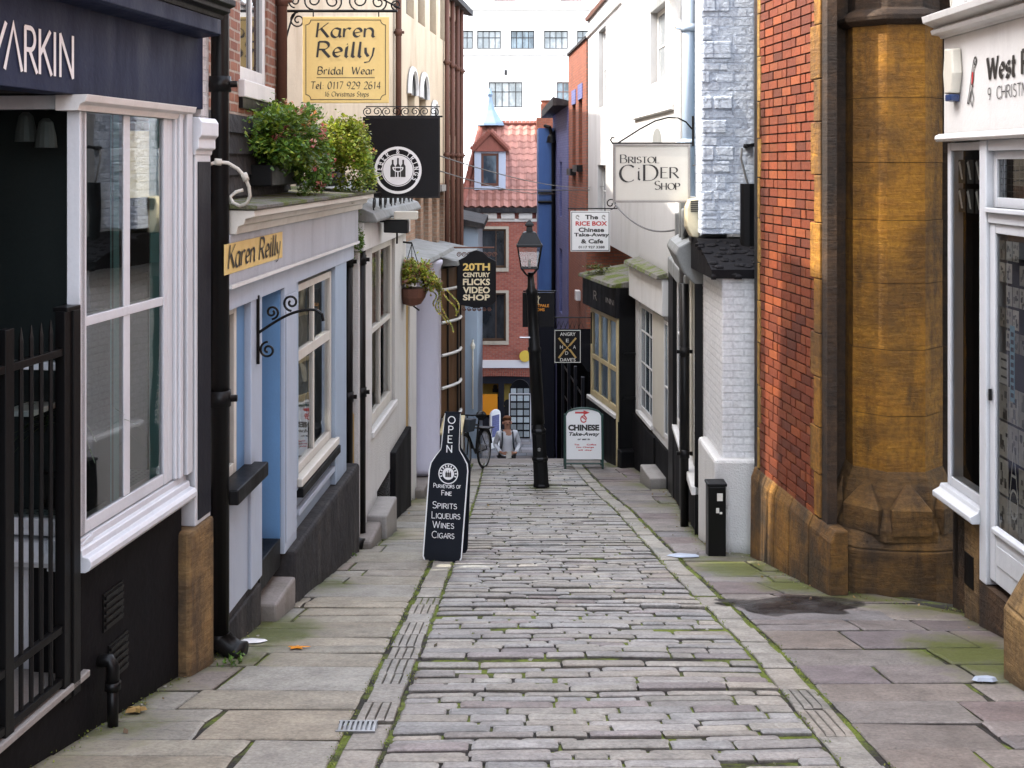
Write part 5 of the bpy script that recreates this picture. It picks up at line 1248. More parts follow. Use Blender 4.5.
for k in range(3):
    for r in range(2):
        u = pw0+.24+.16*k; z = .04-.22*r
        FS.box(mb, u-.12, u, -.075, -.07, z-.18, z, (.06,.06,.06))
        for j in range(4): FS.plate(mb, [(u-.085+j*.01,z-.15+j*.03),(u-.06+j*.01,z-.15+j*.03),(u-.02+j*.005,z-.06+j*.012),(u-.03,z-.03+j*.006)], -.07, -.068+.001*j, (.8,.8,.78)); 
build('hanging_prints', mb, M['colr'], BS)
mb = MB(FS)
for k, (z, c) in enumerate(((-1.05,.25),(-1.62,.42),(-1.95,.3),(-2.4,.5))):
    for j in range(4): FS.box(mb, pw0+.06+j*.11, pw0+.155+j*.11, -.16-j*.02, -.15-j*.02, z-j*.03, z+.22-j*.03, (1.7*c*uni(.7,1.2),1.6*c*uni(.6,1),1.5*c*uni(.5,.9)))
FS.box(mb, pw0+.10, pw0+.26, -.13, -.125, -1.58, -1.06, (.72,.71,.68))
for k in range(7): FS.box(mb, pw0+.13, pw0+.24, -.1245, -.124, -1.16-.05*k, -1.145-.05*k, (.1,.1,.1))
FS.box(mb, pw0+.05, pw0+.35, -.5, -.15, -2.45, -2.15, (.03,.04,.12)); build('window_display', mb, M['colr'], BS)
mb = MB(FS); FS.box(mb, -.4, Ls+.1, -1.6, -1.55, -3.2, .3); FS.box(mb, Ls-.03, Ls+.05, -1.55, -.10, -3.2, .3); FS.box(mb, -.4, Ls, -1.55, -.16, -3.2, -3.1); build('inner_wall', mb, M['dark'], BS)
# stones under the window, pier foot
mb = MB(FS); FS.gbox(mb, pw0+.02, Ls-.30, -.25, -.02, -2.60); build('foot_stone', mb, M['basestone'], BS, bevel=.05)
mb = MB(FS); FS.gbox(mb, Ls-.32, Ls+.1, -.25, -.10, -2.60); build('dark_foot', mb, M['darkstone'], BS, bevel=.02)
mb = MB(FS); FS.box(mb, Ls-.52, Ls-.36, -.05, -.014, -3.12, -2.88); build('air_brick', mb, M['black'], BS)
PF = thing('stone_pier_foot', (3.2,7.1,zg(7.1)), 'chamfered ochre stone pier foot standing before the glazed door', 'stone pier')
a0 = [(2.93,6.6),(2.93,7.15),(3.02,7.30),(3.6,7.30),(3.6,6.6)]
def lp(f, z): 
    return [(3.6-(3.6-x)*f, 7.30-(7.30-y) if y < 7 else y - (1-f)*.3, z) for x, y in a0]
mb = MB(); mb.prism(lp(1, -3.25), lp(1, -2.62)); mb.prism(lp(.985, -2.62), lp(.82, -2.40)); build('plinth', mb, M['basestone'], PF, bevel=.02)
mb = MB(); mb.prism(lp(.80, -2.40), lp(.80, -2.16)); mb.prism(lp(.80,-2.16), lp(.60,-2.04)); build('shaft', mb, M['sandstone'], PF, bevel=.02)
# alarm box and wiring on the white fascia
AB = thing('alarm_box', FS.pt(fu(952),.05,.6), 'ivory hexagonal alarm box with dark blue base on the white fascia', 'alarm box')
ua = fu(957); hx = [(-.09,-.02),(-.065,-.17),(.06,-.17),(.10,-.02),(.075,.16),(-.06,.17)]; zc = .71
mb = MB(FS); mb.prism([FS.pt(ua-x*1.15, .0, zc+z*1.03) for x, z in hx], [FS.pt(ua-x, .075, zc+z) for x, z in hx]); build('cover', mb, M['alarmwhite'], AB, bevel=.012)
mb = MB(FS); mb.prism([FS.pt(ua-x, .0, zc+z) for x, z in [(-.07,-.235),(.055,-.235),(.065,-.178),(-.065,-.178)]], [FS.pt(ua-x, .07, zc+z) for x, z in [(-.06,-.225),(.05,-.225),(.06,-.176),(-.06,-.176)]]); build('base', mb, M['bluecap'], AB, bevel=.008)
mb = MB(); random.seed(2)
for k in range(4):
    pts = [Vector((3.42+uni(-.02,.03)+ (.0 if z > .2 else -.0), 9.33+uni(-.02,.02), z)) for z in [1.6,1.3,1.0,.7,.4,.1,-.1-.1*k]]; mb.tube(pts, .008, 5)
tag(build('cable_bundle', mb, M['cablewhite']), 'loose grey wiring hanging between the octagonal pier and white shop', 'cable')

# ================================================================== RIGHT: painted brick pier, cream shop
PR = thing('painted_brick_pier', (2.3,12.6,zg(12.3)), 'painted brick pier, white below and pale blue above a ragged black ledge', 'pier')
x1 = 2.62
mb = MB(); mb.box(2.14,x1,12.22,13.45,-4.1,-1.14); build('white_brickwork', mb, M['brickwhite'], PR, bevel=.02)
mb = MB(); mb.box(2.045,x1,12.13,13.2,-4.2,-2.98); build('white_plinth', mb, M['roughcast'], PR, bevel=.035)
random.seed(12); mb = MB()
fp = F((2.05,13.0),(x1,13.0)); 
mb.box(2.05,x1,13.0,13.45,-.75,4.6); build('blue_brickwork', mb, M['brickblue'], PR, bevel=.01)
mb = MB(fp); z = -.7
while z < 4.5:
    h = uni(.10,.2)
    for c in range(2):
        a = c*.14 + uni(-.02,.02); b = a + uni(.1,.2)
        if rnd() < .75: fp.box(mb, max(a,.01), min(b,.36), -.02, uni(.004,.020), z+.004, z+h-.004)
    z += h
build('ragged_bricks', mb, M['brickblue'], PR, bevel=.02)
mb = MB(); mb.prism([(2.0,13.0,-.80),(2.02,12.15,-1.06),(2.02,12.15,-1.15),(2.0,13.4,-1.15),(2.0,13.4,-.80)], [(2.68,13.0,-.80),(2.68,12.15,-1.06),(2.68,12.15,-1.15),(2.68,13.4,-1.15),(2.68,13.4,-.80)])
for k in range(60): 
    x, y_ = uni(2.0,2.66), uni(12.12,12.95); r = uni(.012,.042); mb.lathe((x,y_,-1.06+(y_-12.15)*.3-(.06 if y_ < 12.2 else 0)), [(r*1.5,-.03),(r*1.6,0),(r*1.0,.016)], 6, uni(0,3))
build('ragged_ledge', mb, M['plinthblack'], PR)
mb = MB(); q = at(748,230,12.85); mb.tube([(q.x,12.85,-.95),(q.x,12.85,-.2)], .085, 10); mb.tube([(q.x-.08,12.85,-1.1),(q.x+.02,12.85,-.9)], .04, 8); build('hopper', mb, M['black'], PR)
# cream shop next down
F8 = F((2.11,13.48),(2.43,18.35), True); fu = F8.at
B8 = thing('cream_shop', F8.pt(0,0,zg(13.5)), 'narrow cream and black shopfront squeezed behind the white painted pier', 'shop')
mb = MB(F8); F8.gbox(mb, 0, fu(700.2), -.3, .06, -1.2); pb_ = build('black_post', mb, M['black'], B8, bevel=.01)
tb = MB(F8)
fp2 = F((2.045,13.47),(2.11,13.47))
for k, ch in enumerate('ONDO VEERS'):
    pl, tot = strokes(ch, track=0); pen(tb, lambda x, y, l: F8.pt(.02+ (fu(700.2)-.04)*(y), .064+l, -2.12-.10*k-.11*x), pl, .13)
build('chalk_scrawl', tb, M['inkwhite'], pb_)
def gp(u0,u1,z0,z1,v,m,n,bev=.006):
    mb = MB(F8); F8.box(mb,u0,u1,-.3,v,z0,z1); return build(n, mb, M[m], B8, bevel=bev)
gp(fu(700.2), fu(688), -3.6, -1.32, -.02, 'cream', 'cream_panel')
mb = MB(F8); 
for p in (698,694.5,691): u = fu(p); F8.box(mb, u-.05, u+.05, -.02, .012, -3.55, -1.4)
build('panel_moulding', mb, M['signcream'], B8, bevel=.01)
mb = MB(F8); F8.box(mb, fu(700.2), fu(687.5), -.2, .10, -3.70, -3.6); build('sill', mb, M['white'], B8, bevel=.01)
mb = MB(F8); F8.gbox(mb, fu(700.2), fu(687.5), -.3, .03, -3.70); F8.gbox(mb, fu(683), fu(672.5), -.3, .03, -3.8); build('stall_riser', mb, M['plinthblack'], B8, bevel=.01)
mb = MB(F8); F8.gbox(mb, fu(687.5), fu(683), -.3, .05, -1.3); build('black_pilaster', mb, M['black'], B8, bevel=.01)
window(F8, B8, fu(683), fu(675.5), -3.75, -1.6, -.02, M['white'], M['dglassblue'], zb=(-2.4,), fw=.10, sill=M['white'])
mb = MB(F8); F8.gbox(mb, fu(675.5), F8.len+.02, -.3, .04, -1.45); build('end_post', mb, M['black'], B8)
for px in (684.5,): 
    q = F8.pt(fu(px,.12), .12, 0); downpipe(q[0], q[1], zg(q[1])-.02, -1.4, .05, M['blackmetal'], B8, (-2.2,-3.4))
mb = MB(F8); F8.extrude(mb, [(-.4,-1.1),(.05,-1.40),(.05,-1.62),(-.3,-1.62)], fu(688), F8.len); F8.extrude(mb, [(-.3,-.62),(.24,-.92),(.28,-1.0),(.18,-1.22),(.06,-1.34),(-.3,-1.34)], -.05, fu(689)); build('hood', mb, M['lead'], B8, bevel=.02)
mb = MB(F8); F8.box(mb, .3, F8.len, -.12, -.05, -1.6, -1.3); build('lintel', mb, M['yellowcream'], B8)
for (a, d, z) in ((.5,.14,-.65),(.9,.2,-.58),(1.6,.12,-.72)):
    mb = MB(F8); F8.box(mb, a, a+.16, -.1, .16, z-.3, z+d); build('corbel_stone', mb, M['lead'], B8, bevel=.02)
mb = MB(); mb.tube(wire(F8.pt(.2,.12,-.72), F8.pt(2.4,.1,-1.0), .12), .03, 6); build('bent_pipe', mb, M['black'], B8)

# white tall house
FW = F((2.57,14.0),(1.92,30.3), True); fw = FW.at
BW = thing('white_house', FW.pt(0,0,-4), 'tall white rendered house with narrow arched windows and a pale blue downpipe', 'house')
wn = []
u = fw(602); wn.append((u-.75,u+.75,1.32,3.1)); u = fw(657.5); wn.append((u-.75,u+.75,1.35,2.55)); u = fw(657); wn.append((u-.45,u+.45,-.0,.35)); u = fw(601.5); wn.append((u-.8,u+.8,-1.2,.0)); u = fw(697.5); wn.append((u-.4,u+.4,-.55,1.85))
mb = MB(FW); FW.wall(mb, 0, FW.len, -1.72, 3.62, wn, depth=.22, back=5); build('wall', mb, M['whiterender'], BW)
for k, q in enumerate(wn): window(FW, BW, *q, -.12, M['white'] if k < 4 else M['paleblue'], M['pane_light'] if k != 4 else M['dglassblue'], zb=((q[2]+q[3])/2,), fw=.07, sill=M['grey'] if k in (0,1) else None)
for k in (1, 2):
    q = wn[k]; cu = (q[0]+q[1])/2; r = (q[1]-q[0])/2; mb = MB(FW); mb.poly([FW.pt(cu+r*cos(pi*j/12), .006, q[3]+r*.55*sin(pi*j/12)) for j in range(13)]); build('arch_head', mb, M['lead'], BW)
mb = MB(FW); FW.extrude(mb, [(-.3,3.62),(.06,3.62),(.08,3.70),(-.3,3.76)], fw(640), FW.len); build('coping', mb, M['rust'], BW)
mb = MB(FW); FW.extrude(mb, [(0,3.2),(.05,3.22),(.05,3.3),(0,3.3)], fw(622), FW.len); FW.extrude(mb, [(0,.82),(.06,.84),(.06,.9),(0,.92)], fw(674), fw(635)); build('string_course', mb, M['white'], BW)
q = FW.pt(fw(688.5,.1), .1, 0); downpipe(q[0], q[1], -1.2, 3.9, .085, M['paleblue'], BW, (1.85,.3))
q = FW.pt(fw(679,.1), .1, 0); mb = MB(); mb.lathe((q[0],q[1],0), [(.05,-1),(.05,1.9),(.08,1.95),(.06,2.05),(.14,2.3),(.14,2.45)], 12); mb.box(q[0]-.3,q[0]+.3,q[1]-.25,q[1]+.25,2.45,2.6); build('rainwater_head', mb, M['white'], BW)
AL = thing('alarm_box', (2.02,13.3,-.6), 'cream louvred alarm box on the side of the pale blue pier', 'alarm box')
c = at(693,217,13.25); mb = MB(); h6 = [(-.09,-.12),(-.02,-.25),(.07,-.27),(.10,-.20),(.10,.24),(-.05,.22),(-.09,.12)]
mb.prism([(c.x+x*.86,13.42,c.z+z*.90) for x,z in h6], [(c.x+x*.80,13.22,c.z+z*.86) for x,z in h6]); build('cover', mb, M['alarm'], AL, bevel=.012)
mb = MB()
for k in range(6): mb.box(c.x-.03, c.x+.05, 13.208, 13.22, c.z+.06+k*.022, c.z+.07+k*.022)
build('louvre', mb, M['ink'], AL)
mb = MB(); mb.box(c.x-.02,c.x+.12,13.25,13.40,c.z-.27,c.z-.235); build('bracket', mb, M['blackmetal'], AL)

# cream cider shop sign
S = thing('hanging_sign', at(651,172,13.4), 'cream cider shop sign in black serif capitals on an arched iron bracket', 'sign')
C0 = at(651.5,172.5,13.4); s = FOC/13.4; fr = sign_frame(C0); X = lambda p: (p-651.5)/s; Z = lambda y: C0.z-(y-172.5)/s
mb = MB(fr); fr.box(mb, X(614.5), X(688.5), -.025, .02, Z(201), Z(145)); bd = build('board', mb, M['signcream'], S, bevel=.004)
mb = MB(fr)
for a, b, c_, d in ((613,690,202.5,200.5),(613,690,146,144),(613,615.2,200.5,146),(687.8,690,200.5,146)): fr.box(mb, X(a), X(b), -.03, .03, Z(c_), Z(d))
build('frame', mb, M['grey'], bd, bevel=.003)
tb = MB(fr)
text_pen(tb, fr, X(620.5), X(659.5), Z(163), 8.2/s, .0225, 'Bristol', w=.13, nib=15, thin=.035, caps=True, serif=.06)
text_pen(tb, fr, X(620), X(635.5), Z(182), 17/s, .0225, 'C', w=.14, nib=15, thin=.03)
text_pen(tb, fr, X(637.5), X(641), Z(180), 13.5/s, .0225, 'i', w=.14, nib=15, thin=.04, serif=.05)
text_pen(tb, fr, X(644), X(659), Z(180.5), 15.5/s, .0225, 'D', w=.13, nib=15, thin=.03, serif=.07)
text_pen(tb, fr, X(661), X(679), Z(178), 10.5/s, .0225, 'ER', w=.14, nib=15, thin=.04, serif=.06)
text_pen(tb, fr, X(654.5), X(680), Z(189.5), 8.5/s, .0225, 'Shop', w=.13, nib=15, thin=.035, caps=True, serif=.06)
build('lettering', tb, M['ink'], bd)
mb = MB(); zb = Z(143); yb = 13.4
def sq(L): return [(C0.x+X(a), yb, Z(b)) for a, b in L]
mb.tube(sq([(612,143.2),(693,143.2)]), .011, 6); mb.tube(sq([(693,116),(693,146)]), .014, 6)
mb.tube(sq([(618,143),(640,129),(655,121),(668,117.5),(678,118),(686,122),(692,129)]), .010, 6)
mb.tube(sq([(617,143),(612.5,143),(610.5,140),(612,137.5),(614.5,138)]), .009, 6)
for p in (625,678): mb.tube(sq([(p,143),(p,145.5)]), .006, 5)
build('bracket', mb, M['blackmetal'], S)

# ================================================================== RIGHT: white shop, black shop
F7 = F((2.43,18.45),(2.21,21.48), True); fu = F7.at
B7 = thing('white_mossy_shop', F7.pt(0,0,zg(18.5)), 'white shopfront with a moss covered roof edge, between cream and black shops', 'shop')
a, b = fu(652), fu(638.5)
mb = MB(F7); F7.wall(mb, 0, F7.len, -4.42, -2.3, [(a,b,-4.32,-2.42)], v=0, depth=.1, back=.5); build('front', mb, M['white'], B7)
window(F7, B7, a, b, -4.32, -2.42, -.03, M['white'], M['dglassblue'], ub=(a+(b-a)*.34, a+(b-a)*.67), zb=(-3.45,-2.9,-3.9), fw=.08, sill=M['white'])
mb = MB(F7); F7.box(mb, fu(664.5), fu(653.5), -.03, .015, -4.3, -2.4); build('cream_panel', mb, M['signcream'], B7, bevel=.008)
window(F7, B7, fu(670.3), fu(665.5), -4.25, -2.42, .03, M['white'], M['dglassblue'], zb=(-3.45,), fw=.06)
mb = MB(F7); F7.box(mb, .02, F7.len, -.3, .12, -2.33, -1.76); build('fascia', mb, M['white'], B7, bevel=.008)
mb = MB(F7); F7.gbox(mb, fu(657), F7.len, -.3, .06, -4.43); build('stall_riser', mb, M['plinthblack'], B7, bevel=.01)
mb = MB(F7); F7.gbox(mb, 0, fu(657), -.3, .03, -4.43); build('door_riser', mb, M['plinthblack'], B7)
mb = MB(F7); F7.gbox(mb, fu(668), fu(657), -.1, .28, zg(19)+.22); build('step', mb, M['grey'], B7, bevel=.02)
mb = MB(F7); F7.extrude(mb, [(-.7,-1.45),(.20,-1.70),(.22,-1.76),(-.7,-1.76)], 0, F7.len); build('mossy_roof', mb, M['moss'], B7, bevel=.01)
mb = MB(F7); F7.extrude(mb, [(-.75,-1.2),(-.35,-1.45),(-.35,-1.6),(-.75,-1.6)], 0, F7.len); build('roof_upstand', mb, M['black'], B7)
random.seed(14)
for px, w_, z0, z1, m in ((641.5,.28,-1.5,-.95,'rust'),(655,.5,-1.4,-1.0,'yellowcream'),(668.5,.30,-1.55,-.98,'yellowcream')):
    u = min(max(fu(px,-.3),.05),F7.len-.1); mb = MB(F7); F7.box(mb, u-w_/2, u+w_/2, -.75, -.30, z0, z1); F7.extrude(mb, [(-.8,z1),(-.22,z1),(-.3,z1+.12),(-.8,z1+.14)], u-w_*.65, u+w_*.65); build('dormer_stub', mb, M[m], B7, bevel=.02)
F6 = F((1.935,21.5),(1.50,23.75), True); fu = F6.at
B6 = thing('black_shop', F6.pt(0,0,zg(21.5)), 'black shop with yellow cream window bars and a mossy flat roof at the brow', 'shop')
a, b = .04, F6.len-.06
mb = MB(F6); F6.gbox(mb, -.02, F6.len, -.5, -.10, -2.7); build('body', mb, M['black'], B6)
window(F6, B6, fu(617.5), fu(590.5), -4.5, -2.76, .0, M['yellowcream'], M['dglassblue'], ub=((fu(608),.10),(fu(599),.10)), zb=((-3.72,.08),), fw=.10, th=.09, sill=M['white'])
mb = MB(F6); F6.box(mb, -.04, F6.len+.04, -.5, .10, -2.74, -2.20); fas = build('fascia', mb, M['signblack'], B6, bevel=.01)
tb = MB(F6); text_pen(tb, F6, fu(606,.1), fu(614,.1), -2.52, .09, .104, 'INN', w=.10); text_pen(tb, F6, fu(594,.1), fu(597,.1), -2.56, .16, .104, 'R', w=.12); build('lettering', tb, M['grey'], fas)
mb = MB(F6); F6.gbox(mb, -.02, F6.len, -.5, .04, -4.6); build('stall_riser', mb, M['black'], B6, bevel=.01)
mb = MB(F6); F6.gbox(mb, .0, .10, -.1, .05, -2.76); build('corner_post', mb, M['yellowcream'], B6, bevel=.01)
mb = MB(F6); F6.gbox(mb, -.04, -.0, -1.0, .02, -2.2); F6.box(mb, -.10,-.03,-.9,-.05,-4.2,-4.15); F6.box(mb, -.10,-.03,-.9,-.05,-3.4,-3.36); build('black_side', mb, M['black'], B6)
mb = MB(F6); F6.gbox(mb, -.25, -.02, -.55, .06, zg(21.4)+.32); build('black_block', mb, M['black'], B6, bevel=.02)
mb = MB(F6); F6.extrude(mb, [(-.9,-1.95),(.16,-2.14),(.18,-2.2),(-.9,-2.2)], -.05, F6.len+.1); build('mossy_roof', mb, M['moss'], B6, bevel=.01)
mb = MB(F6); F6.extrude(mb, [(-1.3,-1.5),(-.5,-1.95),(-.5,-2.1),(-1.3,-2.1)], -.12, .5); build('roof_hip', mb, M['black'], B6)
mb = MB(); c = at(598,270,23.2); leaves(mb, (c.x,c.y,c.z), (.22,.3,.16), 500, .05, [(.10,.12,.03),(.16,.15,.05),(.08,.06,.03)], clumps=12); tag(build('roof_weeds', mb, M['leaf']), 'scruffy weeds growing on the black shop roof under the takeaway sign', 'plant')
# take-away sign
S = thing('hanging_sign', at(590,231,24.5), 'white takeaway sign with red and black lettering above the black shop', 'sign')
C0 = at(590,231,24.5); s = FOC/24.5; fr = sign_frame(C0); X = lambda p: (p-590)/s; Z = lambda y: C0.z-(y-231)/s
mb = MB(fr); fr.box(mb, X(570.5), X(610), -.025, .025, Z(251.5), Z(211)); bd = build('board', mb, M['signwhite'], S, bevel=.004)
tb = MB(fr); outline(tb, fr, X(571.3), X(609.2), Z(250.7), Z(211.8), .012, .027)
for t, a, b, y0, y1 in (('The',585,598,219.3,214.8),('Chinese',578.5,604,232,227.5),('Take-Away',574,609,237.5,232.8),('& Cafe',581,603,243.4,239)): text_font(tb, fr, X(a), X(b), Z(y0), Z(y1), .0275, t, .03)
text_font(tb, fr, X(578.5), X(604.5), Z(248.3), Z(245.8), .0275, '0117 927 3388', .02)
build('lettering', tb, M['ink'], bd)
tb = MB(fr); text_font(tb, fr, X(575.5), X(607), Z(225.7), Z(221.2), .0275, 'RICE BOX', .03); build('red_lettering', tb, M['inkred'], bd)
tb = MB(fr)
for cx_ in (577.5, 603.5): pen(tb, lambda x, y, l: fr.pt(X(cx_)+x*.03, .0275+l, Z(217)+y*.03), [E(0,0,1,1.2,0,300),[(0,-1),(1,-2)],[(-.5,1),(.8,.2)]], .5)
build('dragon_motif', tb, M['grey'], bd)
mb = MB(); zb = Z(208.5); mb.tube([(C0.x-.45,24.5,zb),(2.18,24.5,zb)], .014, 6); mb.tube([(C0.x+.42+x,24.5,zb+.1+z) for x,z in spiral((0,0),.12,.03,-pi/2,1.3)], .012, 5)
for p in (575,605): mb.tube([(C0.x+X(p),24.5,zb),(C0.x+X(p),24.5,Z(211))], .008, 5)
build('bracket', mb, M['blackmetal'], S)
# ================================================================== beyond: dark shop, brick building, blue building
BD = thing('dark_lower_shop', (1.4,26,-9.9), 'dark shopfront down the steps under the crossed bats sign', 'shop')
FD = F((1.50,23.8),(1.12,30.0), True)
mb = MB(FD); FD.box(mb, 0, FD.len, -2, 0, -10, -4.1); build('wall', mb, M['matteblack'], BD)
mb = MB(FD)
for k in range(4): FD.box(mb, .5+k*1.3, .62+k*1.3, -.1, .06, -9.9, -4.3)
build('pilaster', mb, M['navydark'], BD, bevel=.01)
for k in range(3): window(FD, BD, .7+k*1.3, 1.72+k*1.3, -8.2, -4.7, .02, M['black'], M['matteblack'], zb=(-5.4,))
FR_ = F((1.89,30.45),(1.66,35.2), True)
BR = thing('red_brick_house', (1.89,30.45,-9.9), 'narrow red brick house with two tall windows, between white and blue houses', 'house')
h_ = [(1.0,1.9,.0,1.75),(2.7,3.6,-.1,1.7)]
mb = MB(FR_); FR_.wall(mb, 0, FR_.len, -10, 3.2, h_, depth=.22, back=3); build('wall', mb, M['brickorange'], BR)
for q in h_: window(FR_, BR, *q, -.15, M['wood'], M['dglass'], zb=((q[2]+q[3])/2,))
for q in h_:
    mb = MB(FR_); FR_.box(mb, q[0]-.1, q[1]+.1, -.05, .02, q[3], q[3]+.4); build('blue_lintel', mb, M['brickpurple'], BR)
    mb = MB(FR_); FR_.box(mb, q[0]-.1, q[1]+.1, -.05, .16, q[2]-.18, q[2]); build('sill', mb, M['black'], BR)
mb = MB(FR_); FR_.box(mb, -.05, FR_.len, -.4, .05, 3.2, 3.27); build('coping', mb, M['darkgrey'], BR)
mb = MB(FR_); FR_.box(mb, 1.4, 1.8, 0, .12, -3.6, -3.35); build('white_bracket', mb, M['white'], BR)
BU = thing('blue_house', (1.3,36,-9.9), 'deep blue painted brick house rising beside the red pantile roof', 'house')
FU = F((1.64,35.3),(1.36,40.0), True)
mb = MB(FU); hh = [(1.8,2.3,-2.7,-.35),(1.9,2.3,-4.4,-2.9)]; FU.wall(mb, 0, FU.len, -10, 1.75, [(1.7,2.4,-1.6,.1),(1.6,2.5,-4.6,-2.6)], depth=.2, back=3); build('side_wall', mb, M['brickpurple'], BU)
for q in ((1.7,2.4,-1.6,.1),(1.6,2.5,-4.6,-2.6)): window(FU, BU, *q, -.15, M['black'], M['dglass'])
mb = MB(); mb.box(.86,1.355,39.0,41.5,-10,1.2); build('front_wall', mb, M['royal'], BU)
mb = MB(); mb.box(.84,1.37,38.9,39.1,-10,-4.5); build('lower_wall_shade', mb, M['navydark'], BU)  # dark box painting the shade over the lower blue wall
mb = MB(); mb.prism([(1.2,35.2,1.75),(1.72,35.2,1.75),(1.72,35.2,1.88),(1.2,35.2,2.0)], [(1.0,41,1.60),(1.5,41,1.60),(1.5,41,1.73),(1.0,41,1.85)]); build('coping', mb, M['darkgrey'], BU)
mb = MB(); q = at(548,132,38.9); mb.tube([(q.x-.1,38.95,q.z+.2),(q.x+.05,38.8,q.z+.15),(q.x+.12,38.8,q.z-.1)], .06, 8); mb.lathe((q.x+.1,38.8,q.z-.35), [(.16,0),(.12,.2),(.04,.3)], 10); build('swan_neck_lamp', mb, M['black'], BU)
mb = MB(); 
for z in (-.9,-1.2,-4.5): mb.tube([(.84,38.95,z),(1.3,38.95,z)], .05, 6)
mb.tube([(1.33,38.95,-9),(1.33,38.95,1.1)], .05, 8); build('pipework', mb, M['black'], BU)

# red brick building with pantile roof
D = 45.0; s = FOC/D; X = lambda p: (p-CX)/s; Z = lambda y: -(y-HZ)/s
BK = thing('brick_shop_building', (0,D,-9.9), 'red brick shop building with pantile roof, blue dormer and pointed blue finial', 'building')
FK = F((X(425),D),(X(543),D)); U = lambda p: X(p)-X(425)
wd = [(U(480.5),U(506),Z(268),Z(229)),(U(480.5),U(506),Z(341),Z(293))]
mb = MB(FK); FK.wall(mb, 0, FK.len, Z(367), Z(209), wd, depth=.2, back=6); FK.box(mb, 0, U(462), -6, 0, -10, Z(367)-.003); build('wall', mb, M['brickred'], BK)
for a, b, c, d in wd:
    mb = MB(FK); e = .10
    FK.box(mb, a-e, b+e, -.1, .03, d, d+e); FK.box(mb, a-e, b+e, -.1, .06, c-e*1.3, c); FK.box(mb, a-e, a, -.1, .03, c, d); FK.box(mb, b, b+e, -.1, .03, c, d); build('stone_surround', mb, M['stonecream'], BK)
    window(FK, BK, a, b, c, d, -.1, M['wood'], M['dglass'], ub=((a+b)/2+.1,), fw=.07)
mb = MB(FK); FK.box(mb, 0, FK.len+.1, -.3, .22, Z(212.5), Z(207.5)); build('gutter', mb, M['darkgrey'], BK)
for k in range(9):
    u = U(466)+k*.66; mb = MB(FK); FK.box(mb, u, u+.5, -.1, .12, Z(218.5), Z(213)); build('eaves_block', mb, M['cream'], BK)
mb = MB(FK); FK.box(mb, 0, FK.len, -.1, .05, Z(221.5), Z(218.6)); build('cornice', mb, M['cream'], BK)
mb = MB(FK); FK.box(mb, U(455), FK.len, -.1, .10, Z(367.5), Z(360)); build('white_band', mb, M['signwhite'], BK)
random.seed(51)
mb = MB(FK)
for k in range(46): 
    u = U(458)+k*.065*1.05; t = (u-U(500))/2; z0 = Z(376)-.10*t*t; FK.box(mb, u, u+.058, -.15, .02, z0, Z(368), None)
build('brick_arch', mb, M['brickred'], BK)
# pantile roof: front slope as curved tile columns, hipped at the left
mb = MB(FK); z0, z1 = Z(207), Z(121); dep = 3.2; eh0, eh1 = U(462), FK.len+.1; hip = U(480); rows = 13
ncol = int((eh1-eh0)/.30)
for r in range(rows):
    for c in range(ncol):
        t0, t1 = r/rows, (r+1.18)/rows; u = eh0+c*.30
        if u + .15 < eh0 + (hip-eh0)*(t0): continue
        for k in range(4):
            a, b = k/4, (k+1)/4
            def q(f, t): return FK.pt(u+f*.30, .22-dep*t-.0, z0+(z1-z0)*t+.07*sin(pi*2*f)*.5 + (.03 if t == t0 else 0))
            cc = tint((.34,.15,.115), .7+.1+.35*((r*7+c*13)%11)/11)
            mb.poly([q(a,t0), q(b,t0), q(b,t1), q(a,t1)], cc)
rf = build('roof', mb, M['colr'], BK)
mb = MB(FK); mb.poly([FK.pt(eh0,.22,z0-.1),FK.pt(eh1,.22,z0-.1),FK.pt(eh1,.22-dep,z1-.1),FK.pt(hip,.22-dep,z1-.1)]); mb.poly([FK.pt(eh0,.22,z0-.1),FK.pt(hip,.22-dep,z1-.1),FK.pt(hip,-2*dep,z1-.1),FK.pt(eh0,-2*dep,z0-.1)]); build('roof_underlay', mb, M['tile'], rf)
mb = MB(FK)
for k in range(18): a = hip+k*.16; mb.tube([FK.pt(a,.22-dep,z1+.02),FK.pt(a+.15,.22-dep,z1+.03)], [.10,.12], 8)
for k in range(16): 
    t = k/16; mb.tube([FK.pt(eh0+(hip-eh0)*t, .22-dep*t, z0+(z1-z0)*t+.05), FK.pt(eh0+(hip-eh0)*(t+.06), .22-dep*(t+.06), z0+(z1-z0)*(t+.06)+.08)], [.11,.13], 8)
build('ridge_tiles', mb, M['tile'], rf)
# dormer
c0, c1 = U(475.5), U(505); zb, zt = Z(190), Z(150); dm = MB(FK); vf = -.35
FK.box(dm, c0-.05, c0+.20, -2.4, vf, zb, zt-.05); FK.box(dm, c1-.24, c1+.02, -2.4, vf, zb, zt-.05); FK.box(dm, c0+.2, c1-.24, -1.6, vf-.02, zb, zb+.14); FK.box(dm, c0+.2, c1-.24, -1.6, vf-.02, zt-.12, zt-.05); d_ = build('dormer', dm, M['lightblue'], BK)
window(FK, d_, c0+.2, c1-.24, zb+.14, zt-.12, vf-.02, M['rust'], M['dglassblue'], fw=.09)
mb = MB(FK); cm = (c0+c1)/2; e = .15
mb.prism([FK.pt(c0-e,vf+.1,zt-.05),FK.pt(c1+e,vf+.1,zt-.05),FK.pt(cm,vf+.1,Z(131))], [FK.pt(c0-e,-2.6,zt-.05),FK.pt(c1+e,-2.6,zt-.05),FK.pt(cm,-2.6,Z(131))]); build('dormer_roof', mb, M['tile'], d_)
mb = MB(FK)
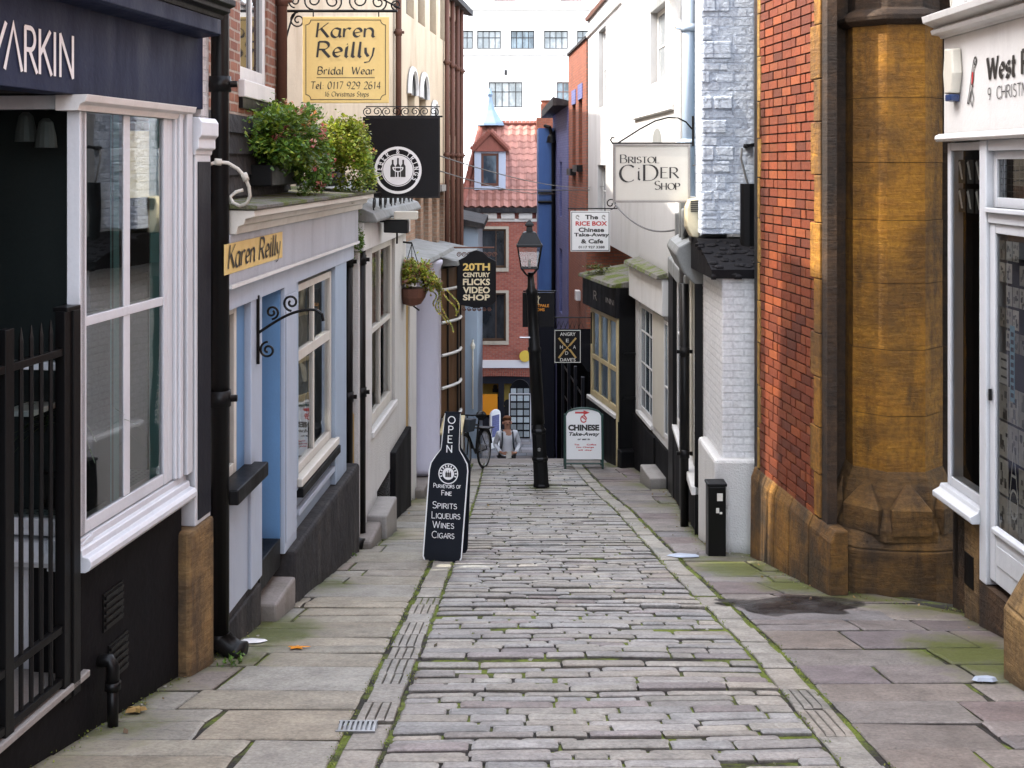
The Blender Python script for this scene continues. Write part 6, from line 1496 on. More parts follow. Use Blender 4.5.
for sgn in (-1, 1):
    for k in range(9):
        t = k/9; u = (c0-e if sgn < 0 else c1+e); mb.tube([FK.pt(u+(cm-u)*t, vf+.12, zt+(Z(131)-zt)*t), FK.pt(u+(cm-u)*(t+.1), vf+.12, zt+.02+(Z(131)-zt)*(t+.1))], [.10,.12], 8)
build('barge_tiles', mb, M['tile'], d_)
mb = MB(); fx, fy, fz = X(490)*(48.2/45), D+3.0, Z(122)*48.2/45-.0
mb.lathe((fx,fy,fz-.15), [(.62,0),(.58,.1),(.40,.35),(.24,.6),(.13,.9),(.08,1.15),(.12,1.25),(.08,1.35),(.02,1.5)], 8, pi/8); build('pointed_finial', mb, M['slateblue'], BK)
mb = MB(); q = at(547,118,47.5); mb.box(q.x-.42,q.x+.42,47.2,48.0,q.z-1.2,q.z+.0); mb.box(q.x-.24,q.x+.2,47.3,47.8,q.z,q.z+.55); mb.lathe((q.x-.02,47.55,q.z+.5), [(.26,0),(.2,.05),(.20,.12),(.27,.2)], 10); build('chimney', mb, M['brickorange'], BK)
# ground-floor shop
zg_ = -9.91; sh = MB(FK)
FK.box(sh, U(462), FK.len, -.8, -.7, zg_, Z(376)+.2); build('shop_back', sh, M['navydark'], BK)
mb = MB(FK)
for a, b in ((462,467),(498.5,504),(536,545)): FK.box(mb, U(a), U(b), -.6, -.05, zg_, Z(372))
FK.box(mb, U(462), FK.len, -.6, -.06, Z(384), Z(372)); FK.box(mb, U(467), U(498.5), -.6, -.07, zg_, Z(418)); build('shopfront_frame', mb, M['navydark'], BK)
mb = MB(FK); FK.box(mb, U(468), U(498), -.69, -.66, Z(400), Z(385)); FK.box(mb, U(504), U(513), -.69, -.66, Z(412), Z(381)); build('lit_interior', mb, M['dimyellow'], BK)
mb = MB(FK); FK.box(mb, U(480.5), U(497.5), -.06, -.03, Z(415), Z(394.5)); outline(mb, FK, U(480.5), U(497.5), Z(415), Z(394.5), .04, -.028); build('orange_poster', mb, M['orange'], BK)
mb = MB(FK)
for cx_, cy_, r in ((495,390,.09),(508,407,.16)): mb.poly(circle(FK, U(cx_), Z(cy_), r, -.655, 14)); FK.box(mb, U(cx_)-r*1.2, U(cx_)+r*1.2, -.66, -.655, Z(cy_)-r*2.4, Z(cy_)-r*.7)
build('window_figures', mb, M['dark'], BK)
q = at(525,356,44.9); S = tag(build('round_sign', (lambda m: (m.prism(circle(sign_frame(q), 0, q.z, .21, 0, 24), circle(sign_frame(q), 0, q.z, .21, .08, 24)), m)[1])(MB()), M['yellow']), 'small round yellow sign on the brick shop beside the lamp post', 'sign')
# postcard stand in the lower street
PS = thing('postcard_stand', at(520,440,43.5), 'arched black display stand of pale cards outside the brick shop', 'display stand')
q = at(520,440,43.5); sp_ = FOC/43.5; w2 = 10.5/sp_; hz = 62/sp_
fr = sign_frame((q.x,q.y)); mb = MB(fr)
arch = [(-w2,-9.9),(w2,-9.9),(w2,q.z+hz-.5)]+[(w2*cos(t), q.z+hz-.5+.45*sin(t)) for t in [pi*k/10 for k in range(1,10)]]+[(-w2,q.z+hz-.5)]
fr.plate(mb, arch, -.05, 0); bd = build('back_board', mb, M['black'], PS)
mb = MB(fr); random.seed(4)
for r in range(7):
    for c in range(3):
        u = -w2+.05+c*w2*.62; z = q.z+.12+r*.26; g = uni(.25,.75); fr.box(mb, u, u+w2*.5, 0, .03, z, z+.19, (g*.9,g,g))
build('cards', mb, M['colr'], bd)
mb = MB(fr); outline(mb, fr, -w2-.02, w2+.02, q.z-.05, q.z+hz-.55, .035, .035); build('frame', mb, M['white'], PS)
# a white A-board by the shop
q = at(495,438,42); fr = sign_frame((q.x,q.y), .9); mb = MB(fr); fr.plate(mb, [(-.28,-9.9),(.28,-9.9),(.28,-8.75)]+[(.28*cos(t),-8.75+.2*sin(t)) for t in [pi*k/8 for k in range(1,8)]]+[(-.28,-8.75)], -.03, .03)
LB = build('pavement_sign', mb, M['signwhite'], bevel=.01); tag(LB, 'small white rounded pavement sign in the lower street', 'sign')
mb = MB(fr); fr.box(mb, -.2, .2, .03, .034, -9.5, -8.75); build('blue_panel', mb, M['brickpurple'], LB)

# far white block
D = 100.0; s = FOC/D; X = lambda p: (p-CX)/s; Z = lambda y: -(y-HZ)/s
WB = thing('white_office_block', (0,D,-10), 'huge plain white office block with rows of grid windows behind the roofs', 'building')
FF = F((-12,D),(16,D)); U = lambda p: X(p)+12
hol = []
for p in (461,489,522.5,556,589,622): hol.append((U(p)-1.0,U(p)+1.0,Z(49),Z(30.5)))
hol += [(U(488.5),U(522.5),Z(107.5),Z(82)),(U(556.5),U(590),Z(107.5),Z(82)),(U(420.5),U(454.5),Z(107.5),Z(82))]
for p in (506,572.5,639,439): hol.append((U(p)-1.0,U(p)+.8,Z(1),Z(-20)))
mb = MB(FF); FF.wall(mb, 0, 28, -11, 17, hol, depth=.35, back=10); build('wall', mb, M['whitewall'], WB)
for k, q in enumerate(hol):
    n = 4 if k < 6 else 5; us = [(q[0]+(q[1]-q[0])*j/n, .06) for j in range(1, n)]
    window(FF, WB, *q, -.2, M['darkgrey'] if k < 7 else M['rust'], M['pane_light'] if k not in (2,7) else M['dglassblue'], ub=us, zb=((q[2]+(q[3]-q[2])*.62,.06),), fw=.08, th=.12)
mb = MB(FF); FF.extrude(mb, [(0,Z(56)),(.25,Z(55)),(.25,Z(52.5)),(0,Z(52))], 0, 28); FF.extrude(mb, [(0,Z(11)),(.4,Z(9.5)),(.4,Z(7.5)),(0,Z(7))], 0, 28); build('string_course', mb, M['whitewall'], WB)
mb = MB(FF); FF.box(mb, U(504.5), U(507), 0, .1, Z(75), Z(70)); build('vent', mb, M['darkgrey'], WB)

# ================================================================== street lamp
LP = thing('street_lamp', (.46,18.75,zg(18.75)), 'tall black cast iron street lamp with four sided lantern, standing in the cobbles', 'street lamp')
lz = zg(18.75); lean = lambda z: (-.172*z/3.4, 0)
mb = MB(); mb.lathe((.46,18.75,lz), [(.135,-.05),(.135,.05),(.125,.07),(.12,.42),(.135,.44),(.135,.47),(.118,.49),(.112,.85),(.125,.87),(.125,.90),(.10,.93),(.090,1.0)], 8, pi/8, tilt=lean); build('base', mb, M['blackmetal'], LP, bevel=.004)
mb = MB(); mb.lathe((.46,18.75,lz), [(.100,1.0),(.095,2.0),(.092,2.1),(.105,2.13),(.105,2.18),(.088,2.2),(.078,3.0),(.09,3.02),(.09,3.08),(.06,3.12),(.045,3.36)], 14, tilt=lean); build('shaft', mb, M['blackmetal'], LP, smooth=True)
lx, ly = .46+lean(3.3)[0]-.02, 18.75; zb = lz+3.38
mb = MB(); fr_ = [(-.13,-.13),(.13,-.13),(.13,.13),(-.13,.13)]; t_ = [(x*1.45,y*1.45) for x,y in fr_]
for (x,y),(X2,Y2) in zip(fr_, t_): mb.tube([(lx+x,ly+y,zb+.05),(lx+X2,ly+Y2,zb+.40)], .012, 6); mb.tube([(lx,ly,zb-.10),(lx+x*.5,ly+y*.5,zb-.04),(lx+x,ly+y,zb+.05)], .012, 5)
for a in range(4):
    b = (a+1)%4; mb.tube([(lx+fr_[a][0],ly+fr_[a][1],zb+.05),(lx+fr_[b][0],ly+fr_[b][1],zb+.05)], .014, 5); mb.tube([(lx+t_[a][0],ly+t_[a][1],zb+.40),(lx+t_[b][0],ly+t_[b][1],zb+.40)], .018, 5)
ln = build('lantern', mb, M['blackmetal'], LP)
mb = MB()
for a in range(4):
    b = (a+1)%4; mb.poly([(lx+fr_[a][0],ly+fr_[a][1],zb+.05),(lx+fr_[b][0],ly+fr_[b][1],zb+.05),(lx+t_[b][0],ly+t_[b][1],zb+.40),(lx+t_[a][0],ly+t_[a][1],zb+.40)])
build('pane', mb, M['lampglass'], ln)
mb = MB(); mb.lathe((lx,ly,zb+.40), [(.285,-.01),(.285,.02),(.265,.03),(.15,.20),(.13,.21),(.075,.22),(.06,.30),(.10,.31),(.09,.34),(.02,.40)], 4, pi/4); build('lantern_roof', mb, M['blackmetal'], ln, bevel=.004)
mb = MB(); mb.lathe((lx,ly,zb+.04), [(.02,0),(.02,.08),(.022,.12),(.0,.14)], 10); build('bulb', mb, M['signwhite'], ln, smooth=True)
mb = MB(); mb.lathe((.46+lean(.75)[0],18.75-.125,lz+.62), [(.0,-.03),(.022,-.02),(.022,.02),(0,.03)], 10); mb.tube([(.35,18.7,lz+2.35),(.12,18.7,lz+2.35)], .012, 6); build('ladder_bar', mb, M['steel'], LP)
# black box sign on the lamp
S = thing('hanging_sign', at(539,310,19.1), 'black square sign with orange lettering strapped behind the street lamp', 'sign')
C0 = at(539,310,19.15); s = FOC/19.15; fr = sign_frame(C0); X = lambda p: (p-539)/s; Z = lambda y: C0.z-(y-310)/s
mb = MB(fr); fr.box(mb, X(522.5), X(554.5), -.03, .02, Z(327), Z(292.5)); bd = build('board', mb, M['signblack'], S, bevel=.004)
tb = MB(fr); text_font(tb, fr, X(533.5), X(549), Z(307), Z(304), .022, 'MITPALE', .02); text_font(tb, fr, X(534), X(544.5), Z(311), Z(308), .022, 'TOMS', .02); build('lettering', tb, M['inkorange'], bd)
tb = MB(fr); pen(tb, lambda x, y, l: fr.pt(X(538)+x*.03, .022+l, Z(299)+y*.05), [[(0,1),(.3,0),(0,-1)],[(.3,0),(1,.6)],[(0,-1),(.5,-1.6)]], .35); build('glyph', tb, M['inkpale'], bd)
mb = MB(); mb.tube([(C0.x+X(523),19.12,Z(291)),(C0.x+X(556),19.12,Z(291))], .014, 6); mb.tube([(C0.x+X(536),19.10,Z(291)),(C0.x+X(536),18.78,Z(291))], .014, 6); build('strap', mb, M['blackmetal'], S)
# crossed bats sign
S = thing('hanging_sign', at(567,330,23.0), 'black pub style sign with white lettering and two crossed wooden bats', 'sign')
C0 = at(567.3,346,23.0); s = FOC/23.0; fr = sign_frame(C0); X = lambda p: (p-567.3)/s; Z = lambda y: C0.z-(y-346)/s
mb = MB(fr); fr.box(mb, X(554), X(581), -.02, .02, Z(363), Z(329.5)); bd = build('board', mb, M['signblack'], S, bevel=.004)
tb = MB(fr); outline(tb, fr, X(554.5), X(580.5), Z(362.5), Z(330), .012, .0215)
text_font(tb, fr, X(560), X(575.5), Z(335.7), Z(332.3), .022, 'ANGRY', .012); text_font(tb, fr, X(560), X(575.5), Z(361.3), Z(357.8), .022, 'DAVE\'S', .012)
for t, a, y in (('H',561,347),('A',574,347),('D',566.3,353),('E',567,340.5)): text_font(tb, fr, X(a)-.02, X(a)+.035, Z(y)-.03, Z(y)+.035, .0225, t)
build('lettering', tb, M['paper'], bd)
tb = MB(fr)
for sg in (-1, 1): pen(tb, lambda x, y, l: fr.pt(x, .0235+l, Z(347)+y), [[(sg*.05,-.04+.08),(sg*.16,.17)],[(sg*.05,-.05),(sg*.16,-.2)]], .035)
for sg in (-1, 1): pen(tb, lambda x, y, l: fr.pt(x, .0231+l, Z(347)+y), [[(-sg*.12,-.15),(sg*.12,.13)]], .016)
build('crossed_bats', tb, M['ochre'], bd)
mb = MB(); zb = Z(317.5); mb.tube([(C0.x+X(549),23,zb),(1.52,23,zb)], .012, 6)
for k in range(6): a = X(556)+k*.085; mb.tube([(C0.x+a,23,Z(329)),(C0.x+a+.06,23,Z(321)),(C0.x+a+.10,23,Z(328))], .007, 5)
for p in (556,579): mb.tube([(C0.x+X(p),23,zb),(C0.x+X(p),23,Z(329.5))], .008, 5)
mb.tube([(1.52,23.0,zb-.5),(1.52,23.0,zb+.1)], .014, 6); build('bracket', mb, M['blackmetal'], S)

# ================================================================== boards on the ground
BA = thing('bottle_board', (-.67,11.65,zg(11.65)), 'bottle shaped blackboard reading open, with a white roundel, on the cobbles', 'blackboard'); BA.rotation_euler = (0, 0, radians(-9))
gz = zg(11.65); fr = F((-.67,11.60),(.33,11.60)); tl = .055
half = [(.175,.0),(.195,.04),(.197,.86),(.185,.93),(.14,1.0),(.095,1.06),(.090,1.10),(.078,1.42)]
prof = [(x + tl*z, z) for x, z in half] + [(-x + tl*z, z) for x, z in half[::-1]]
def bp(u, v, z, back): return fr.pt(u, (v - z*.10) if not back else (-v + z*.10 - .30), gz + z)
for back in (0, 1):
    mb = MB(fr); mb.prism([bp(u,-.02,z,back) for u,z in prof], [bp(u,0,z,back) for u,z in prof]); pnl = build('panel', mb, M['chalkblack'], BA)
    eb = MB(fr); n = len(prof); ins = [(u*.0 + (tl*z) + (u-tl*z)*(1-.012/.19), z*.992+.006) for u,z in prof]
    for k in range(n-1): eb.poly([bp(*prof[k][:1],.0012,prof[k][1],back), bp(prof[k+1][0],.0012,prof[k+1][1],back), bp(ins[k+1][0],.0012,ins[k+1][1],back), bp(ins[k][0],.0012,ins[k][1],back)])
    build('edge', eb, M['inkwhite'], pnl)
    if back: continue
    tb = MB(fr); sB = FOC/11.6
    def tx(t, uc, z, wd, h, w=.10, vert=False, **k):
        pl, tot = strokes(t, caps=True, track=.10); pen(tb, lambda x, y, l: bp(uc-wd/2+x*wd/tot+tl*z, .0016+l, z+y*h, 0), pl, w)
    for k, ch in enumerate('OPEN'):
        pl, tot = strokes(ch, track=0); z = 1.31-.092*k; pen(tb, lambda x, y, l: bp((x-tot/2)*.062/.8+tl*z, .0016+l, z+y*.066, 0), pl, .13)
    tx('Purveyors of', 0, .695, .27, .040, .13); tx('Fine', 0, .625, .10, .045, .13); tx('Spirits', -.01, .50, .24, .062); tx('Liqueurs', .01, .405, .28, .062); tx('Wines', -.01, .315, .21, .062); tx('Cigars', -.005, .22, .22, .062)
    for r0, r1 in ((.088,.098),(.0,.058)):
        for k in range(36):
            a, b = 2*pi*k/36, 2*pi*(k+1)/36; P_ = lambda r, t: bp(r*cos(t)+tl*.83, .0016, .83+r*sin(t), 0)
            if r0 == 0: tb.poly([P_(0,0), P_(r1,a), P_(r1,b)])
            else: tb.poly([P_(r0,a), P_(r1,a), P_(r1,b), P_(r0,b)])
    for k in range(11):
        t = radians(200-k*22); tb.poly([bp(cos(t)*r+tl*.83-sin(t)*d, .0017, .83+sin(t)*r+cos(t)*d, 0) for r, d in ((.064,-.006),(.084,-.006),(.084,.006),(.064,.006))])
    build('lettering', tb, M['inkwhite'], pnl)
    tb = MB(fr)
    for dx, tp in ((-.02,.025),(0,.035),(.02,.025)): tb.poly([bp(dx+x+tl*.83, .0022, .83+z, 0) for x, z in ((-.009,-.032),(.009,-.032),(.009,.008),(.003,.015),(.003,tp),(-.003,tp),(-.003,.015),(-.009,.008))])
    build('bottle_emblem', tb, M['ink'], pnl)
CB = thing('takeaway_board', (1.26,21.2,zg(21.2)), 'white arched takeaway pavement board in a dark green frame', 'pavement sign')
gz = zg(21.2); fr = F((1.27,21.15),(2.27,21.15)); W = .31; s = FOC/21.15
def cp(u, v, z, b): return fr.pt(u, (v-z*.16) if not b else (-v+z*.16-.34), gz+z)
arch = [(-W,.17),(W,.17),(W,.92)]+[(W*cos(t), .92+.13*sin(t)) for t in [pi*k/12 for k in range(1,12)]]+[(-W,.92)]
for b in (0,1):
    mb = MB(fr); mb.prism([cp(u,-.02,z,b) for u,z in arch], [cp(u,0,z,b) for u,z in arch]); pnl = build('panel', mb, M['signwhite'], CB)
    mb = MB(); 
    for sg in (-1,1): mb.tube([cp(sg*(W+.02),-.005,-.01,b), cp(sg*(W+.02),-.005,.94,b)], .022, 6)
    mb.tube([cp(-W,-.005,.10,b), cp(W,-.005,.10,b)], .016, 6); mb.tube([cp(u,-.012,z,b) for u,z in arch[2:]], .018, 6); build('frame', mb, M['green'], CB)
    if b: continue
    fz = lambda y: (470-y)/s*1.0
    class T:                                   # plane of the tilted panel
        pt = staticmethod(lambda u, v, z: cp(u, v, z, 0))
    tb = MB(fr); text_font(tb, T, -.275, .275, .66, .765, .002, 'CHINESE', .055); text_font(tb, T, -.26, .28, .555, .635, .002, 'Take-Away', .03, .25); text_font(tb, T, -.11, .11, .50, .53, .002, 'or eat in', .04, .2); build('lettering', tb, M['ink'], pnl)
    tb = MB(fr); text_font(tb, T, -.17, -.08, .41, .435, .002, 'Tea', .03); text_font(tb, T, .05, .22, .41, .435, .002, 'Coffee', .03); text_font(tb, T, -.13, .18, .36, .39, .002, 'No Charge', .03); text_font(tb, T, -.10, .15, .315, .34, .002, 'all day', .03)
    tb.poly([cp(u,.0025,z,0) for u,z in ((-.15,.985),(.0,.985),(.0,1.01),(.11,.97),(.0,.93),(.0,.955),(-.15,.955))]); build('red_lettering', tb, M['inkred'], pnl)
    tb = MB(fr); pen(tb, lambda x, y, l: cp(x*.05,.0025+l,.86+y*.05,0), [E(0,0,1,1.1,0,330),[(-.6,.8),(.8,-.2)],[(.2,1.4),(.6,.6)]], .35); build('red_emblem', tb, M['inkred'], pnl)

# black rubbish bin / feeder box against the pier
BN = thing('feeder_box', (2.03,11.95,zg(11.95)), 'slim black metal box with torn stickers against the white painted pier', 'box')
gz = zg(11.95); mb = MB(); mb.box(1.945,2.12,11.88,12.06,gz-.05,gz+.70); build('body', mb, M['blackmetal'], BN, bevel=.012)
mb = MB(); mb.box(1.935,2.13,11.87,12.07,gz+.70,gz+.73); build('lid', mb, M['black'], BN, bevel=.008)
mb = MB(); mb.box(2.03,2.085,11.872,11.879,gz+.56,gz+.635); mb.box(2.02,2.05,11.873,11.879,gz+.44,gz+.49); mb.box(2.055,2.08,11.873,11.879,gz+.43,gz+.45); build('sticker', mb, M['paper'], BN)

# ================================================================== bicycle
BY = thing('bicycle', (-.66,20.9,zg(20.9)), 'black city bicycle parked against the brown bow windowed shop', 'bicycle')
gz = zg(20.9); yaw = radians(72); c_, s_ = cos(yaw), sin(yaw)
def bk(x, y, z):                              # x forward, y left
    return Vector((-.66 + x*-s_*-.0 + (x*cos(yaw) - y*sin(yaw))*-1, 20.9 + (x*sin(yaw)+y*cos(yaw))*-1, gz + z - (-(x*sin(yaw)))*.0 + .13*(x*sin(yaw))))
def wheel(xc):
    R = .335; mb = MB(); pts = [bk(xc+R*cos(t), 0, R+R*sin(t)) for t in [2*pi*k/40 for k in range(40)]]; mb.tube(pts, .02, 8, closed=True); wo_ = build('wheel', mb, M['rubber'], BY, smooth=True)
    mb = MB(); pts = [bk(xc+(R-.028)*cos(t), 0, R+(R-.028)*sin(t)) for t in [2*pi*k/40 for k in range(40)]]; mb.tube(pts, .009, 6, closed=True)
    for k in range(18): t = 2*pi*k/18; mb.tube([bk(xc,.02*(-1)**k,R), bk(xc+(R-.03)*cos(t),0,R+(R-.03)*sin(t))], .0025, 4)
    mb.tube([bk(xc,-.05,R), bk(xc,.05,R)], .022, 8); build('rim', mb, M['steel'], wo_)
wheel(.52); wheel(-.52)
mb = MB(); bb, st, hd, hd2 = (-.08,0,.30), (-.22,0,.78), (.36,0,.86), (.39,0,.74)
for a, b in ((bb,st),(st,hd),(bb,hd2),(hd,hd2)): mb.tube([bk(*a), bk(*b)], .017, 8)
for y in (-.06,.06): mb.tube([bk(-.52,y,.335), bk(*bb)], .010, 6); mb.tube([bk(-.52,y,.335), bk(-.21,y*.3,.74)], .009, 6); mb.tube([bk(.52,y,.335), bk(.41,y*.8,.70), bk(.38,0,.78)], .011, 6)
build('frame', mb, M['blackmetal'], BY, smooth=True)
mb = MB(); mb.tube([bk(.36,0,.86), bk(.34,0,.98)], .014, 8); mb.tube([bk(.20,-.30,1.0), bk(.30,-.24,1.02), bk(.38,-.1,1.0), bk(.38,.1,1.0), bk(.30,.24,1.02), bk(.20,.30,1.0)], .013, 8); build('handlebar', mb, M['blackmetal'], BY, smooth=True)
mb = MB(); mb.tube([bk(-.22,0,.78), bk(-.25,0,.92)], .014, 8); mb.tube([bk(-.40,0,.93), bk(-.30,0,.95), bk(-.12,0,.945)], [.085,.07,.02], 10); build('saddle', mb, M['black'], BY, smooth=True)
mb = MB(); mb.hexa([bk(-.72,-.13,.70),bk(-.34,-.13,.70),bk(-.34,.13,.70),bk(-.72,.13,.70),bk(-.72,-.13,.72),bk(-.34,-.13,.72),bk(-.34,.13,.72),bk(-.72,.13,.72)]); mb.tube([bk(-.66,.1,.7),bk(-.53,.1,.36)], .007, 5); mb.tube([bk(-.66,-.1,.7),bk(-.53,-.1,.36)], .007, 5); build('carrier', mb, M['blackmetal'], BY)
mb = MB(); x0 = .48
mb.hexa([bk(.44,-.17,.74),bk(.70,-.17,.74),bk(.70,.17,.74),bk(.44,.17,.74),bk(.42,-.2,.96),bk(.73,-.2,.96),bk(.73,.2,.96),bk(.42,.2,.96)]); build('front_basket', mb, M['strap'], BY, bevel=.02)
mb = MB(); mb.tube([bk(-.08,-.1,.30), bk(-.08,-.1,.14), bk(-.08,-.19,.14)], .012, 6); mb.tube([bk(-.08,.1,.30), bk(-.08,.1,.46), bk(-.08,.19,.46)], .012, 6); build('crank', mb, M['steel'], BY)
for xc in (.52,-.52):
    mb = MB(); pts = [(xc+.375*cos(t), .335+.375*sin(t)) for t in [radians(20)+k*radians(150)/14 for k in range(15)]]
    for (a,b),(c,d) in zip(pts, pts[1:]): mb.poly([bk(a,-.03,b),bk(a,.03,b),bk(c,.03,d),bk(c,-.03,d)])
    build('mudguard', mb, M['black'], BY)

# ================================================================== person
PY_ = 24.3; PXp = (507-CX)/FOC*PY_; zf = -(416.5-HZ)/FOC*PY_ - 1.74
PE = thing('person', (PXp, PY_, zf), 'person in a white long sleeved top with dark straps, climbing the steps holding papers', 'person'); PE.rotation_euler = (0, 0, .14)
def skin_mesh(name, verts, edges, radii, mat, parent, sub=2, root=0, flat=None):
    me = bpy.data.meshes.new(name); off = parent.location if parent else Vector((0,0,0)); p = parent
    me.from_pydata([tuple(Vector(v)) for v in verts], edges, []); me.materials.append(mat)
    o = bpy.data.objects.new(name, me); COL.objects.link(o)
    m = o.modifiers.new('Skin', 'SKIN'); m.use_smooth_shade = True
    sv = me.skin_vertices[0].data if me.skin_vertices else None
    if sv is None:
        bpy.context.view_layer.objects.active = o; bpy.ops.object.modifier_add(type='SKIN'); o.modifiers.remove(o.modifiers[-1]); sv = me.skin_vertices[0].data
    for k, r in enumerate(radii): sv[k].radius = r if isinstance(r, tuple) else (r, r)
    for k in range(len(verts)): sv[k].use_root = (k == root)
    s = o.modifiers.new('Subsurf', 'SUBSURF'); s.levels = sub; s.render_levels = sub
    if parent: o.parent = parent
    return o
# local frame: x to the picture's right, -y toward the viewer, z up from the soles
V = [(0,0,.93),(0,-.01,1.08),(0,-.02,1.25),(0,-.01,1.40),(0,-.02,1.49),(0,-.035,1.56),(0,-.04,1.63),(0,-.03,1.70),
     (.10,0,.90),(.11,-.10,.50),(.11,-.02,.09),(.12,-.16,.03),(-.10,0,.90),(-.11,-.22,.62),(-.11,-.12,.26),(-.12,-.26,.20),
     (.17,-.01,1.41),(.25,.02,1.16),(.155,-.19,1.04),(.10,-.245,1.055),(-.17,-.01,1.40),(-.235,.05,1.165),(-.155,-.18,1.06),(-.10,-.245,1.055)]
Ed = [(0,1),(1,2),(2,3),(3,4),(4,5),(5,6),(6,7),(0,8),(8,9),(9,10),(10,11),(0,12),(12,13),(13,14),(14,15),(3,16),(16,17),(17,18),(18,19),(3,20),(20,21),(21,22),(22,23)]
Ra = [(.145,.10),(.13,.09),(.155,.10),(.11,.075),.052,.066,.080,.062,(.085,.085),.060,.042,(.045,.03),(.085,.085),.060,.042,(.045,.03),.055,.040,.028,.020,.055,.040,.028,.020]
body = skin_mesh('body', V, Ed, Ra, M['skin'], PE)
sv = [V[1],V[2],V[3],(0,-.02,1.455),V[16],V[17],V[18],V[20],V[21],V[22],(0,-.005,.96)]
skin_mesh('shirt', sv, [(10,0),(0,1),(1,2),(2,3),(2,4),(4,5),(5,6),(2,7),(7,8),(8,9)], [(.155,.11),(.168,.115),(.125,.09),(.07,.06),.070,.055,.042,.070,.055,.042,(.16,.115)], M['shirt'], PE, root=0)
skin_mesh('trousers', [(0,0,.95),V[8],V[9],(.11,-.03,.14),V[12],V[13],(.0-.11,-.13,.30)], [(0,1),(1,2),(2,3),(0,4),(4,5),(5,6)], [(.155,.115),.098,.074,.062,.098,.074,.062], M['trousers'], PE)
for sg in (-1, 1):
    skin_mesh('shoe', [(sg*.115, -.02 if sg > 0 else -.12, .06 if sg > 0 else .23),(sg*.12,-.17 if sg > 0 else -.27,.035 if sg > 0 else .205)], [(0,1)], [(.055,.05),(.05,.035)], M['black'], PE, sub=1)
def pmesh(name, mb, mat, parent=PE, smooth=True):
    o = build(name, mb, mat, None, smooth=smooth); o.parent = parent; return o
mb = MB(); mb.lathe((0,-.02,1.62), [(.078,.02),(.088,.05),(.088,.09),(.07,.125),(.035,.14),(.0,.142)], 14)
hp = MB()
mb2 = MB(); mb2.lathe((0,0,0), [(.02,-.02),(.082,.0),(.092,.05),(.085,.09),(.055,.12),(.0,.13)], 14)
mb2.v = [(x, y*1.05 + (0.0 if z > .06 else .02) - .02, z + 1.635 + (.035 if y < -.03 and z < .08 else 0)) for x, y, z in mb2.v]; pmesh('hair', mb2, M['hair'])
mb = MB()
for sg in (-1,1): mb.lathe((sg*.033,-.107,1.645), [(0,-.009),(.010,-.003),(.010,.003),(0,.009)], 8)
mb.box(-.026,.026,-.113,-.100,1.592,1.600); pmesh('eyes_and_mouth', mb, M['dark'])
mb = MB(); mb.prism([(-.012,-.105,1.605),(.012,-.105,1.605),(0,-.128,1.608)], [(-.006,-.10,1.65),(.006,-.10,1.65),(0,-.108,1.65)])
for sg in (-1,1): mb.lathe((sg*.085,-.03,1.62), [(.004,-.03),(.012,-.02),(.014,.02),(.004,.03)], 8)
pmesh('nose_and_ears', mb, M['skin'])
for sg in (-1,1):
    mb = MB(); hx, hy, hz_ = sg*.085, -.255, 1.055
    mb.tube([(sg*.12,-.235,1.05),(hx,hy,hz_),(sg*.06,-.265,1.05)], [.026,.032,.026], 8)
    for f in range(4): mb.tube([(sg*.062,-.265+.004*f,1.075-.016*f),(sg*.035,-.28+.004*f,1.07-.016*f),(sg*(.02+.003*f),-.268,1.06-.016*f)], [.009,.008,.006], 6)
    mb.tube([(sg*.09,-.265,1.075),(sg*.065,-.285,1.095),(sg*.045,-.285,1.092)], [.010,.009,.007], 6); pmesh('hand', mb, M['skin'])
    mb = MB(); mb.tube([(sg*.09,.09,1.42),(sg*.10,.0,1.475),(sg*.105,-.085,1.43),(sg*.11,-.125,1.30),(sg*.125,-.115,1.15),(sg*.155,.0,1.05)], .016, 6); pmesh('strap', mb, M['strap'])
mb = MB(); mb.box(-.13,.13,.10,.22,1.05,1.45); o = pmesh('backpack', mb, M['strap'], smooth=False); md = o.modifiers.new('Bevel','BEVEL'); md.width = .05; md.segments = 3
mb = MB(); mb.hexa([(-.06,-.285,.96),(.045,-.295,.97),(.05,-.285,.97),(-.055,-.275,.96),(-.055,-.275,1.09),(.05,-.285,1.10),(.055,-.275,1.10),(-.05,-.265,1.09)]); pp_ = tag(build('papers', mb, M['paper'], None), 'folded white papers in the hands of the walking person', 'papers'); pp_.location = PE.location; pp_.rotation_euler = (0, 0, .14)

# ================================================================== wires and litter
def cable(pts_, r, label, n='overhead_cable', m='cable'):
    mb = MB(); mb.tube(pts_, r, 6); tag(build(n, mb, M[m]), label, 'cable')
cable(wire(at(440,156,13.4), at(592,187,30.2), .12), .007, 'thin grey cable running from the black roundel sign to the white house')
cable(wire(at(440,171,13.4), at(560,193,34.8), .12), .007, 'lower thin grey cable from the black roundel sign toward the blue house')
cable(wire(at(592,187,30.1), at(748,147,12.9), .10), .008, 'long dark cable crossing in front of the cider shop sign')
cable(wire(at(463,188,25.6), at(590,190,30.0), .02), .012, 'level cable strung across the lane below the pantile roof')
cable(wire(at(614,203,20.0), at(683,227,16.6), .22), .014, 'slack black cable drooping below the cider shop sign')
cable([at(742,148,12.9), at(741,158,12.9), at(746,178,12.9), at(750,190,12.9), at(752,225,12.9)], .012, 'black cable dropping down the pale blue pier')
mb = MB(); q = at(750,144,12.95); mb.box(q.x-.06,q.x+.10,12.85,13.0,q.z-.03,q.z+.0); mb.tube([(q.x-.08,12.88,q.z-.03),(q.x+.06,12.92,q.z)], .018, 6); tag(build('cable_bracket', mb, M['black']), 'black cable bracket at the top of the pale blue pier', 'bracket')
x, y = on_ground(357,728); mb = MB(); a0 = math.atan2(.0,1)
